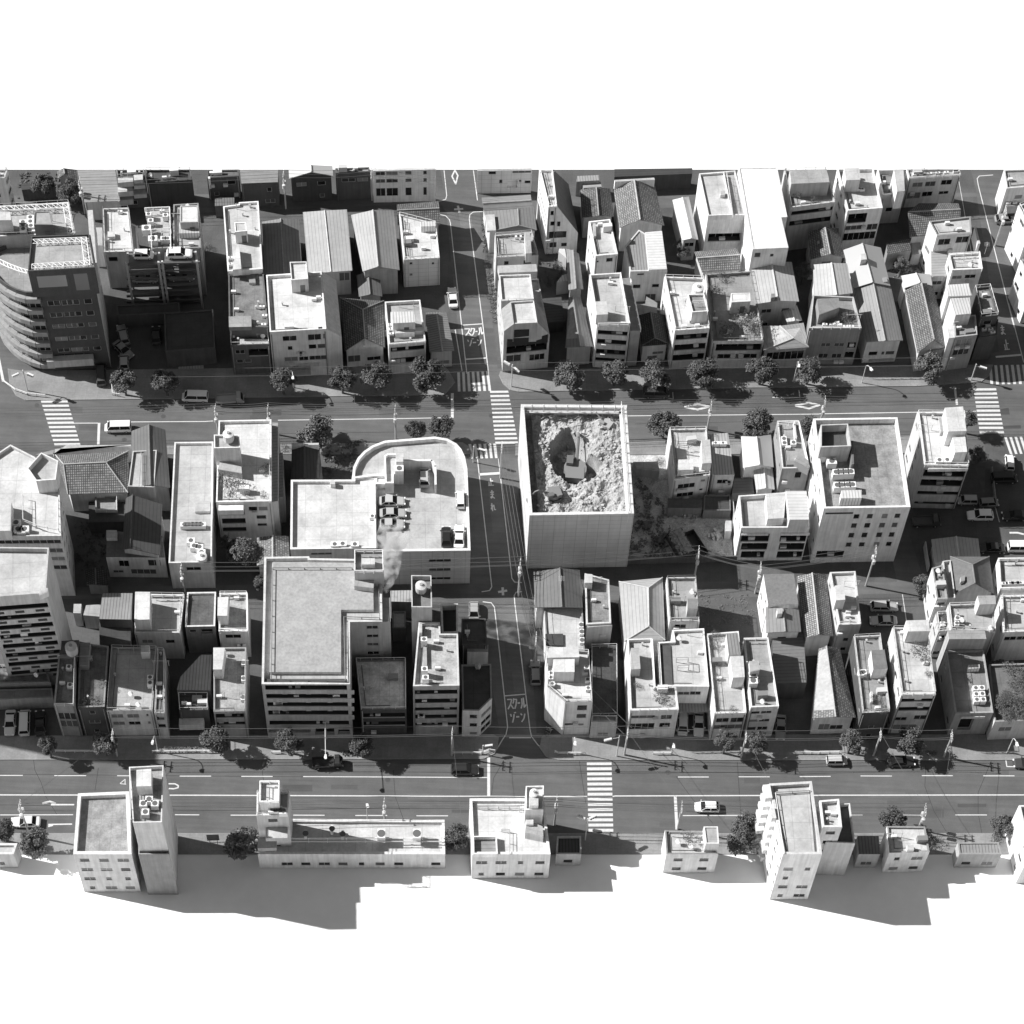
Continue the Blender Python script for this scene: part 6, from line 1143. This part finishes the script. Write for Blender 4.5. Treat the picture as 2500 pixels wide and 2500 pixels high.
car('E3', 992, 968, 757, 968, 'hatch', .82, "white hatchback driving left on the lower road")
car('E4', 65, 532, 262, 530, 'kei', .5, "silver small car driving right by the white fronted tile house")
car('E4', 640, 538, 900, 535, 'sedan', .03, "black sedan parked in the deep tree shade")
car('E4', 2080, 555, 1845, 555, 'sedan', .05, "black car in the marked bay at the right edge")
# ---------------------------------------------------------------- mechanical car stacker
def at(T, x, y, z): return pts(T, "%f,%f" % (x, y), z)[0]
c0 = at('A0', 1530, 1000, 6); root = empty('car_stacker', (c0[0], c0[1], 0), "dark steel car stacker holding four cars on open pallets", 'car stacker')
DX = vnorm(vsub(at('A0', 1880, 900, 9), at('A0', 1210, 920, 9))); EY = (-DX[1], DX[0], 0)
def level(x0, x1, y0, y1, z, T='A0'):
    p = [q[:2] for q in pts(T, "%d,%d %d,%d %d,%d %d,%d" % (x0, y1, x1, y1-8, x1-12, y0-8, x0+5, y0), z)]; m = M(); m.prism(p, z-.18, z, 0, 0, True); m.build('pallet', mat('metal', .12), root); return p
ZA, ZB, ZC = 13.0, 6.4, 3.2
for q in ((1215, 1490, 840, 935, ZA), (1550, 1850, 830, 925, ZA), (1230, 1500, 1045, 1140, ZB), (1560, 1870, 1035, 1130, ZB), (1240, 1505, 1145, 1240, ZC), (1570, 1880, 1135, 1230, ZC), (1250, 1510, 1225, 1320, .5), (1580, 1890, 1215, 1310, .5), (1222, 1495, 900, 990, 10.8), (1555, 1860, 890, 980, 10.8), (1226, 1498, 970, 1050, 8.6), (1558, 1865, 960, 1040, 8.6)): level(*q)
for (x, y) in ((1190, 935), (1495, 930), (1530, 925), (1855, 920), (1205, 850), (1500, 845), (1845, 835)):
    q = at('A0', x, y, ZA+.4); m = M(); m.obox(q, DX[:2], .35, .35, 0, ZA+.6); m.build('post', mat('metal', .5), root)
for z, y in ((ZA-.3, 945), (10.5, 1012), (8.3, 1082), (ZB-.3, 1150), (4.6, 1200), (ZC-.3, 1245), (1.6, 1298)):
    a = at('A0', 1195, y, z); b2 = at('A0', 1885, y-16, z); m = M(); m.obox(((a[0]+b2[0])/2, (a[1]+b2[1])/2), DX[:2], hypot(b2[0]-a[0], b2[1]-a[1]), .3, z-.25, z+.2); m.build('beam', mat('metal', .14), root)
GS = "cars on the stacker"
for (x0, y0, x1, y1, k_, g_, z, lb) in ((1272, 862, 1440, 860, 'kei', .8, ZA, "white boxy car on the stacker's upper left pallet"), (1575, 850, 1812, 846, 'suv', .82, ZA, "white people carrier on the stacker's upper right pallet"), (1278, 1078, 1460, 1078, 'sedan', .3, ZB, "dark grey sedan on the stacker's lower left pallet"), (1605, 1062, 1825, 1060, 'sedan', .16, ZB, "dark sedan on the stacker's lower right pallet")):
    car('A0', x0, y0, x1, y1, k_, g_, lb, z, GS)
Flat('B0', "dark garage building with gated entrance below the car stacker", "1110,118 1700,90 1690,-10 1095,20", 3.2, .12, .1, .2, au='x', cl=0, cat='garage', name='garage').finish()
Flat('B0', "dark flat roofed shop with slatted awning behind the second tree", "1560,455 2030,425 2010,60 1545,90", 4.6, .1, .08, .25, au='x', cl=0, cat='shop', name='shop').slab('slatted_awning', 0, 1680, 600, 1932, 650, 1.6, .4, kind='ribv').finish()
# ---------------------------------------------------------------- demolition floor inside the enclosure
root = HOARD.root; q = inset(HOARD.wp, .6); fl, fr, br, bl = q; m = M(); n_ = 110; rr = random.Random(5)
import mathutils.noise as mn
def inpit(u, v):      # deep trench following the machine, darker in the photo only because it is low
    w_ = .1*mn.noise((u*5, v*5, 2)); e1 = ((u-.43)/.2)**2+((v-.6)/.26)**2+w_*3; e2 = ((u-.6)/.14)**2+((v-.5)/.12)**2+w_*3
    return max(0, 1-min(e1, e2))
gr = []
for i in range(n_+1):
    row = []
    for j in range(n_+1):
        u, v = i/n_, j/n_; p = lerp(lerp(fl, fr, u), lerp(bl, br, u), v); z = 14.4+.8*mn.noise((p[0]*.35, p[1]*.35, 1.3))+.45*mn.noise((p[0]*1.1, p[1]*1.1, 4))+.2*mn.noise((p[0]*3.1, p[1]*3.1, 9))+.5*mn.noise((p[0]*.6, p[1]*.6, 21))
        z -= 4.3*min(1, inpit(u, v)*3.2); z += .9*max(0, 1-((u-.8)/.2)**2-((v-.75)/.25)**2)
        if u < .07: z -= 1.1
        row.append((p[0], p[1], z))
    gr.append(row)
for i in range(n_):
    for j in range(n_): m.face([gr[i][j], gr[i+1][j], gr[i+1][j+1], gr[i][j+1]])
o = m.build('rubble', mat('rubble', .5)); tag(o, "pale broken concrete rubble filling the enclosure around a deep trench", 'rubble', kind='stuff')
m = M()
for k in range(700):
    u, v = rr.random(), rr.random()
    if u < .07: continue
    i, j = int(u*n_), int(v*n_); p = gr[i][j]; s_ = rr.choice((.05, .07, .09, .12, .16, .26)); d = vnorm((rr.gauss(0, 1), rr.gauss(0, 1), 0)); m.obox((p[0]+rr.uniform(-.2, .2), p[1]+rr.uniform(-.2, .2)), d[:2], s_*2, s_*1.3, p[2]-.1, p[2]+s_*.9)
tag(m.build('broken_concrete', mat('plaster', .5)), "loose lumps of broken concrete scattered over the demolition floor", 'rubble', kind='stuff')
a0, d0, n0, w0 = HOARD.plane(2); 
for f in range(4):
    a_, d_, nn, wd_ = HOARD.plane(f); m = M(); z = 16.8
    if f in (2, 1):
        k = 0
        while k*2.0 < wd_:
            p = (a_[0]+d_[0]*k*2-nn[0]*.9, a_[1]+d_[1]*k*2-nn[1]*.9); m.tube((*p, 14), (*p, 18.0), .05, 5); m.tube((*p, 16.9), (p[0]+nn[0]*.85, p[1]+nn[1]*.85, 16.9), .045, 4); k += 1
        for z_ in (16.3, 17.2, 17.9): m.tube((a_[0]-nn[0]*.9, a_[1]-nn[1]*.9, z_), (a_[0]+d_[0]*wd_-nn[0]*.9, a_[1]+d_[1]*wd_-nn[1]*.9, z_), .045, 4)
        m.obox((a_[0]+d_[0]*wd_/2-nn[0]*1.0, a_[1]+d_[1]*wd_/2-nn[1]*1.0), d_[:2], wd_-1.5, .45, 15.95, 16.0); m.build('scaffold', mat('metal', .62), root)
def excavator(T, x, y, z, ang, sc_, label, g=.62):
    p = at(T, x, y, z+1); root = empty('excavator', (p[0], p[1], z), label, 'excavator', rz=ang); S_ = sc_
    def L(m, nm, g_, par=root):
        for i, v in enumerate(m.v): m.v[i] = (p[0]+v[0]*S_, p[1]+v[1]*S_, z+v[2]*S_)
        return m.build(nm, g_, par)
    for sg in (-1, 1):
        m = M(); m.obox((0, sg*1.05), (1, 0), 3.2, .55, 0.0, .75); L(m, 'track', mat('flat', .05))
    m = M(); m.cyl((-.2, 0), 1.55, .8, 1.9, 14); m.obox((-.9, 0), (1, 0), 1.9, 2.5, .85, 1.95); L(m, 'upper_body', mat('metal', g))
    m = M(); m.obox((.7, .8), (1, 0), 1.3, .9, .85, 2.6); L(m, 'cab', mat('metal', g*.7))
    m = M(); m.face([(1.36, .4, 1.3), (1.36, 1.2, 1.3), (1.36, 1.2, 2.5), (1.36, .4, 2.5)]); L(m, 'window', GLASS())
    m = M(); m.tube((.6, -.1, 1.5), (3.4, -.1, 3.9), .24, 6, r2=.2); m.tube((3.4, -.1, 3.9), (4.2, -.1, 3.7), .2, 6); L(m, 'boom', mat('metal', g))
    m = M(); m.tube((4.1, -.1, 3.8), (5.6, -.1, 1.2), .18, 6, r2=.14); L(m, 'arm', mat('metal', g*.8))
    m = M(); m.obox((5.5, -.1), (1, 0), .8, .9, .3, 1.1); L(m, 'bucket', mat('metal', .1)); return root
excavator('C2', 1560, 350, 10.6, radians(88), 1.25, "large excavator in the trench with its boom pointing up the picture", .2)
excavator('C2', 1350, 560, 14.2, radians(200), .75, "small dark excavator on the rubble at front left of the enclosure", .2)
excavator('B2', 1850, 1130, 14.6, radians(150), .6, "pale mini excavator in the far right corner of the enclosure", .35)
for f_, t_ in ((3, .5),): pass
# ---------------------------------------------------------------- junk yard right of the enclosure
def boxthing(nm, lab, cat_, T, x, y, L_, W_, H_, ang, g_, extra=None, z=0):
    p = at(T, x, y, z); r0 = empty(nm, (p[0], p[1], z), lab, cat_); d = (cos(ang), sin(ang)); m = M()
    m.obox(p, d, L_, W_, z+.1, z+.3)
    e = (-d[1], d[0])
    for s1, s2, ll, ww in ((0, W_/2, L_, .1), (0, -W_/2, L_, .1), (L_/2, 0, .1, W_), (-L_/2, 0, .1, W_)):
        m.obox((p[0]+d[0]*s1+e[0]*s2, p[1]+d[1]*s1+e[1]*s2), d, ll, ww, z+.1, z+H_)
    m.build('bin_walls', mat('metal', g_), r0); return p, d, r0
p, d, r0 = boxthing('rubble_skip', "open skip heaped with broken stone in the dirt yard", 'skip', 'C3', 620, 1065, 5.2, 2.9, 1.5, radians(118), .08)
m = M(); rr = random.Random(8)
for k in range(260):
    a, b2 = rr.uniform(-2.3, 2.3), rr.uniform(-1.2, 1.2); e = (-d[1], d[0]); s_ = rr.uniform(.1, .3); m.obox((p[0]+d[0]*a+e[0]*b2, p[1]+d[1]*a+e[1]*b2), vnorm((rr.random()-.5, rr.random()-.5, 0))[:2], s_*2, s_*1.4, .3, 1.2+s_*1.5+.5*(1-abs(b2)/1.3))
tag(m.build('stone_load', mat('plaster', .3)), "heap of broken stone lying in the skip", 'rubble', kind='stuff')
boxthing('covered_skip', "dark empty skip beside the heaped one", 'skip', 'C3', 745, 1065, 5.0, 2.6, 1.3, radians(120), .03)
Flat('C3', "narrow covered shed with timber racks along the yard's rear", "840,720 1100,720 1095,570 845,572", 2.6, .15, .1, .3, au='x', cl=0, cat='shed', name='shed').finish()
Flat('C3', "low dark lean to roof below the drying frame house", "505,695 830,700 830,605 505,605", 2.8, .15, .12, 0, au='x', cl=0, cat='shed', name='shed').finish()
Flat('C3', "white site cabin with grey door by the yard's right fence", "1045,915 1105,915 1105,815 1050,815", 2.6, .4, .6, 0, au='x', cl=0, cat='cabin', name='site_cabin').finish()
Flat('C3', "pale tarpaulin roofed box by the enclosure's rear", "215,325 425,350 410,258 175,262", 2.4, .3, .42, 0, au='x', cl=0, cat='shed', name='shed').finish()
sheet('yard_dirt', ["1530,1105 1640,1105 1640,1180 1780,1210 1790,1365 1535,1370"], .008, mat('dirt', .42))
for nm, lb, T_, x0, y0, x1, y1, h_, g_ in [('boundary_wall', "white boundary fence at the right of the dirt yard", 'C3', 1105, 680, 1150, 1185, 2.2, .55), ('boundary_wall', "dark wall along the alley in front of the dirt yard", 'C3', 120, 1225, 1150, 1200, 1.8, .12), ('boundary_wall', "grey wall strip right of the ribbed carport", 'C4', 985, 1070, 1020, 1300, 2.0, .5), ('boundary_wall', "thin wall between the shaded parking rows", 'C4', 1620, 340, 1660, 680, 1.2, .3)]:
    a, c_ = pts(T_, "%d,%d %d,%d" % (x0, y0, x1, y1)); d = vnorm((c_[0]-a[0], c_[1]-a[1], 0)); m = M(); m.obox(((a[0]+c_[0])/2, (a[1]+c_[1])/2), d[:2], hypot(c_[0]-a[0], c_[1]-a[1]), .18, 0, h_); tag(m.build(nm, mat('plaster', g_)), lb, 'wall')
rr = random.Random(11)
for k, (x, y, g_, lb) in enumerate([(640, 745, .5, "pale junk pile at the left of the yard's rear edge"), (720, 745, .35, "mixed junk pile beside the pale one in the yard"), (790, 750, .25, "dark junk pile nearest the timber rack shed"), (900, 1155, .35, "sagging sack pile at the yard's front wall"), (1000, 1155, .5, "pale stone pile at the yard's front wall"), (970, 965, .6, "white plank stack lying in the yard"), (300, 870, .14, "dark earth heap beside the enclosure in the yard"), (430, 1010, .12, "low rubble heap near the stone filled skip")]):
    p = at('C3', x, y, 0); m = M()
    for q in range(40):
        a, b2 = rr.gauss(0, .6), rr.gauss(0, .4); s_ = rr.uniform(.1, .35); m.obox((p[0]+a, p[1]+b2), vnorm((rr.random()-.5, rr.random()-.5, 0))[:2], s_*2.2, s_*1.2, 0, max(.1, .8-abs(a)*.5)+s_*.5)
    tag(m.build('junk_pile', mat('plaster', g_)), lb, 'junk pile')
# ---------------------------------------------------------------- poles, lamps, signals, wires
GPo = None
P1 = pole('A0', 745, 160, 800, 470, "white utility pole over the dark garden at top left"); P2 = pole('A1', 740, 90, 768, 420, "utility pole left of the white gable house at top"); P3 = pole('A1', 1570, 70, 1580, 345, "utility pole before the white three storey flats at top", tr=False)
P4 = pole('A4', 1765, 430, 1712, 790, "pole with many insulators beside the right hand street")
U = [pole('B1', 95, 985, 110, 1235, "utility pole left of the tall planted terrace building"), pole('B1', 592, 980, 605, 1210, "utility pole behind the planted terrace building's stairs"), pole('B1', 1795, 985, 1802, 1285, "utility pole between the big tree and the car park rim"), pole('B3', 918, 945, 882, 1195, "utility pole beside the drying frame house"), pole('B4', 60, 915, 18, 1110, "utility pole at the back of the large white office")]
L1 = [pole('E0', 1055, 270, 1085, 455, "thin pole in the tower's shadow by the lower road", tr=False, h=8), pole('E2', 402, 250, 402, 480, "pole before the striped flats at the lower road", tr=False), pole('E3', 128, 250, 100, 478, "pole with sign arms right of the junction pavement", tr=False), pole('E3', 1245, 290, 1210, 440, "pole between the two small trees", tr=False, h=8), pole('E4', 585, 270, 522, 440, "pole before the dark fronted planted house", tr=False, h=8), pole('E4', 1258, 285, 1240, 455, "pole at the big dark shadow's right side", tr=False, h=8)]
L2 = [pole('E0', 180, 940, 212, 1262, "utility pole beside the taxi at bottom left"), pole('E1', 1690, 915, 1700, 1150, "utility pole behind the wide white roof at bottom"), pole('E2', 1390, 900, 1378, 1140, "utility pole right of the tank tower at bottom"), pole('E3', 640, 950, 612, 1180, "utility pole beside the stop line at bottom", tr=False), pole('E4', 1010, 980, 992, 1140, "tall framed pole above the white square roof")]
Mi = [pole('C0', 1705, 1255, 1735, 1500, "utility pole at the left end of the middle alley"), pole('C2', 1045, 1200, 1062, 1530, "busy utility pole with lamp at the enclosure's front corner"), pole('C3', 800, 1095, 785, 1300, "utility pole in front of the dirt yard"), pole('C3', 1385, 1240, 1370, 1390, "utility pole before the two wing house", h=9), pole('C4', 540, 1090, 470, 1440, "tall utility pole before the large white office")]
DC = pole('C2', 870, 110, 868, 240, "utility pole at the car park's far crosswalk", tr=False, h=10); DL = pole('D2', 1195, 520, 1195, 690, "utility pole by the white recess roofed house", tr=False, h=9)
for g_, lb, n in ((U, "power lines strung along the upper road", 5), (L1, "power lines along the lower road's far pavement", 2), (L2, "power lines above the lower road's near side", 4), (Mi, "power lines along the middle alley", 3)):
    for a, b2 in zip(g_, g_[1:]): wires(a, b2, lb, n, dz=.1); wires(a, b2, lb, max(1, n-2), dz=-1.0, spread=.6)
wires(U[-1], (U[-1][0]+50, U[-1][1]+3, U[-1][2]), "power lines strung along the upper road", 4); wires((U[0][0]-60, U[0][1]-5, U[0][2]), U[0], "power lines strung along the upper road", 4)
wires(DC, Mi[1], "bundle of pale cables above the central street", 4, r=.035, sag=.8); wires(Mi[1], DL, "cables above the lower central street", 3); wires(DL, L1[2], "cables above the lower central street", 2)
wires(P1, P2, "power lines along the top street", 3); wires(P2, P3, "power lines along the top street", 3); wires(P3, at('A2', 640, 200, 10), "power lines along the top street", 3)
wires(at('B0', 1500, 660, 8), at('B2', 960, 600, 8), "thin cables over the upper road's far pavement", 2, sag=.2); wires(at('B2', 960, 600, 8), at('B3', 1090, 570, 8), "thin cables over the upper road's far pavement", 2, sag=.2); wires(at('B3', 1090, 570, 8), at('B4', 1240, 545, 8), "thin cables over the upper road's far pavement", 2, sag=.2)
for a, b2 in ((L1[0], L2[0]), (L1[2], L2[3]), (L1[3], at('E3', 1480, 760, 15)), (L1[4], L2[4]), (L1[5], at('E4', 1150, 1080, 9)), (L1[1], at('E2', 490, 1090, 9))): wires(a, b2, "single cables crossing high over the lower road", 1, sag=.3, r=.025)
lamp('B4', (400, 755), (465, 565), (490, 630), "curved street lamp on the pavement island right of the tree shadows"); lamp('E0', (1492, 450), (1450, 270), (1440, 365), "street lamp before the narrow stair wing"); lamp('E1', (1150, 330), (1150, 325), (1140, 500), "white street lamp arm reaching over the dark pickup", h=8)
lamp('E1', (1536, 1110), (1536, 940), (1536, 960), "small street lamp above the wide white roof at bottom", h=7); lamp('E3', (535, 475), (535, 360), (560, 400), "short lamp on the pavement by the roof garden house", h=5)
lamp('E2', (1540, 455), (1558, 280), (1562, 375), "street lamp at the junction before the white angled building"); lamp('E4', (1770, 455), (1832, 290), (1865, 382), "curved street lamp before the overgrown roof house"); lamp('B1', (838, 800), (836, 640), (832, 710), "street lamp beside the white corner block's tree"); lamp('B3', (1690, 740), (1705, 600), (1740, 600), "street lamp between two street trees", h=7)
signal('B2', (960, 790), (958, 580), "traffic light with white boxes at the central crosswalk corner", ((-1.0, .6), (.8, -.8))); signal('B0', (262, 830), (262, 620), "traffic light at the curved tower's corner", ((1.4, -.6), (-1.2, -.8))); signal('B4', (1432, 730), (1438, 655), "traffic light on the small white corner island", ((1.3, -.4),)); signal('E3', (20, 490), (18, 290), "traffic light at the pavement left of the white angled building", ((-1.8, -.6),)); signal('E2', (1655, 1280), (1665, 960), "traffic light at the near end of the big crosswalk", ((-1.0, .3), (.8, .5))); signal('C2', (600, 265), (568, 215), "traffic light by the car park's rounded corner", ((1.5, -.4),), h=5); signal('E2', (690, 470), (700, 430), "low sign cluster on the left junction pavement", ((.9, .2),), h=3.2)
# guard rails along the pavements
for T_, s_, lb in [('E0', "1440,455 1932,450", "white guard rail by the hedge before the grey house"), ('E0', "525,450 1070,455", "guard rail in the tower's shadow"), ('E1', "0,455 140,450", "guard rail left of the speckled roof flats' tree"), ('E1', "630,462 720,458", "short guard rail left of the big block's tree"), ('E2', "410,468 680,468 750,440 805,450", "guard rail curving round the left junction corner"), ('E2', "1370,455 1400,470 1660,472", "guard rail at the right junction corner"), ('E3', "365,470 545,470", "guard rail before the roof garden house"), ('E3', "1700,462 1932,465", "guard rail left of the silver small car"), ('E4', "0,462 185,460", "guard rail behind the silver small car"), ('B0', "30,745 150,830 260,870 430,885", "white guard rail round the curved tower's corner"), ('B0', "1050,690 1065,870 1130,880", "guard rail at the first street tree")]:
    q = pts(T_, s_, .13); m = M()
    for a, b2 in zip(q, q[1:]):
        n = max(1, round(hypot(b2[0]-a[0], b2[1]-a[1])/1.5))
        for z in (.45, .8): m.tube((a[0], a[1], a[2]+z), (b2[0], b2[1], b2[2]+z), .06, 5)
        for i in range(n+1): p = lerp(a, b2, i/n); m.tube(p, (p[0], p[1], p[2]+.85), .05, 5)
    tag(m.build('guard_rail', mat('metal', .75)), lb, 'guard rail')
# road sign board at bottom left
p = at('E1', 90, 1330, 0); root = empty('sign_board', p, "square sign board on two legs seen from behind at bottom left", 'sign'); m = M(); m.obox((p[0], p[1]), (1, .1), 1.9, .12, 2.0, 3.9); m.build('board', mat('metal', .12), root)
for sg in (-.6, .6): m = M(); m.tube((p[0]+sg, p[1], 0), (p[0]+sg, p[1], 2.1), .06, 6); m.build('leg', mat('metal', .3), root)
# ---------------------------------------------------------------- smoke rising behind the big block
m = M(); sp = at('C1', 1700, 1480, 7); rings = []
for k in range(11):
    t = k/10; z = 6+18*t; c = at('C1', 1700+110*t**1.2+30*sin(t*6), 1480-560*t, z); rr_ = .6+2.4*t
    rings.append([(c[0]+rr_*cos(i*pi/6), c[1]+rr_*sin(i*pi/6), z) for i in range(12)])
for A_, B_ in zip(rings, rings[1:]):
    for i in range(12): j = (i+1) % 12; m.face([A_[i], A_[j], B_[j], B_[i]])
m.face(rings[0][::-1]); m.face(rings[-1])
sm = bpy.data.materials.new('smoke_volume'); sm.use_nodes = True; n_ = sm.node_tree.nodes; n_.clear(); vo = n_.new('ShaderNodeVolumePrincipled'); mo = n_.new('ShaderNodeOutputMaterial'); no = n_.new('ShaderNodeTexNoise'); mr = n_.new('ShaderNodeMapRange'); ge = n_.new('ShaderNodeNewGeometry')
no.inputs['Scale'].default_value = .62; no.inputs['Detail'].default_value = 5; mr.inputs[1].default_value = .5; mr.inputs[2].default_value = .72; mr.inputs[4].default_value = SMOKE_D
lk = sm.node_tree.links.new; lk(ge.outputs['Position'], no.inputs['Vector']); lk(no.outputs['Fac'], mr.inputs[0]); lk(mr.outputs[0], vo.inputs['Density']); vo.inputs['Color'].default_value = (.8, .8, .8, 1); lk(vo.outputs[0], mo.inputs['Volume'])
tag(m.build('smoke', sm), "grey smoke drifting up beside the car park building", 'smoke', kind='stuff')

# ---------------------------------------------------------------- bicycles and pots along the central street
def bicycle(T, x, y, ang, label, group):
    p = at(T, x, y, 0); root = empty('bicycle', p, label, 'bicycle', group, rz=ang); fm = M(); z0 = p
    def W(x_, y_, z_): return (p[0]+x_, p[1]+y_, z_)
    for sx in (-.52, .52):
        m = M()
        for i in range(14):
            a, b2 = 2*pi*i/14, 2*pi*(i+1)/14; m.tube(W(sx+.33*cos(a), 0, .34+.33*sin(a)), W(sx+.33*cos(b2), 0, .34+.33*sin(b2)), .035, 4)
        m.build('wheel', mat('flat', .04), root)
    for a, b2 in (((-.52, 0, .34), (-.15, 0, .85)), ((-.15, 0, .85), (.4, 0, .85)), ((.4, 0, .85), (.52, 0, .34)), ((-.05, 0, .35), (.4, 0, .8)), ((-.05, 0, .35), (-.18, 0, .95)), ((-.52, 0, .34), (-.05, 0, .35))): fm.tube(W(*a), W(*b2), .03, 5)
    fm.build('frame', mat('metal', .4), root); m = M(); m.tube(W(.38, -.28, 1.02), W(.38, .28, 1.02), .03, 5); m.tube(W(.4, 0, .85), W(.38, 0, 1.02), .03, 5); m.build('handlebar', mat('metal', .5), root)
    m = M(); m.obox(W(-.2, 0, 0), (1, 0), .28, .16, .93, 1.0); m.build('saddle', mat('flat', .04), root)
rr = random.Random(21)
for k in range(11): bicycle('A2', 770+rr.uniform(-18, 18)+k*4.5, 1060+k*44, rr.uniform(-.3, .3), "one of the bicycles lined up along the chamfered block's street wall", "bicycles along the chamfered block")
for k in range(6): bicycle('A2', 700+rr.uniform(-8, 8), 560+k*50, rr.uniform(-.3, .3)+1.4, "one of the bicycles by the hip roofed house on the central street", "bicycles by the hip roofed house")
for k in range(10): shrub('A2', 690+k*6+rr.uniform(-8, 8), 600+k*52, 20+rr.uniform(0, 12), "one of the potted plants along the central street's right edge", group="potted plants along the central street", name='potted_plant')
for k in range(8): shrub('D2', 1135+k*7+rr.uniform(-6, 6), 190+k*48, 18+rr.uniform(0, 10), "one of the potted plants along the lower central street's right edge", group="potted plants along the lower central street", name='potted_plant')
for k in range(5): bicycle('D2', 1290+k*9, 1420+k*4, rr.uniform(.9, 1.5), "one of the bicycles at the foot of the white angled building", "bicycles by the white angled building")

# ---------------------------------------------------------------- weeds and litter in the yards
def weeds(T, quad, n, g, name, lb, s0=.12, s1=.35):
    tl, tr, br, bl = pts(T, quad); m = M(); rr = random.Random(n+len(lb))
    for k in range(n):
        u, v = rr.random(), rr.random()
        if mn.noise((u*6, v*6, len(lb)*1.0)) < -.05: continue
        p = lerp(lerp(tl, tr, u), lerp(bl, br, u), v); p = (p[0], p[1], .03+rr.random()*.25); nr = vnorm((rr.gauss(0, .5), rr.gauss(0, .5), 1)); a = vnorm(vcross(nr, (rr.gauss(0, 1), rr.gauss(0, 1), .2))); b2 = vcross(nr, a); s_ = rr.uniform(s0, s1)
        m.face([vadd(p, vmul(a, s_)), vadd(p, vmul(b2, s_*.6)), vadd(p, vmul(a, -s_)), vadd(p, vmul(b2, -s_*.6))])
    tag(m.build(name, mat('leaf', g)), lb, 'weeds', kind='stuff')
weeds('C3', "190,380 500,700 560,1180 130,1180", 1500, .16, 'weeds', "patchy weeds and litter over the dirt yard right of the enclosure")
weeds('C3', "560,700 1050,700 1100,1170 520,1170", 500, .3, 'weeds', "pale litter scattered on the yard's open ground", .06, .2)
weeds('C1', "1130,120 1470,60 1380,420 1120,420", 1300, .1, 'weeds', "rough garden weeds between the dark gable house and car park")
weeds('A2', "1225,820 1600,800 1640,1180 1240,1240", 1000, .09, 'weeds', "weeds in the shaded lot right of the central street block")
weeds('A4', "640,880 1000,860 1010,1050 690,1080", 700, .12, 'weeds', "scrub in the motorbike yard at upper right")
weeds('A0', "190,90 700,80 690,330 160,330", 900, .08, 'weeds', "undergrowth of the shaded garden at top left")
weeds('C0', "700,830 990,830 1000,1270 720,1300", 500, .06, 'weeds', "dark growth in the shaded courtyard at left")
weeds('D3', "800,120 1350,120 1390,420 830,430", 700, .14, 'weeds', "thin weeds on the open parking gap in the lower right block", .06, .18)
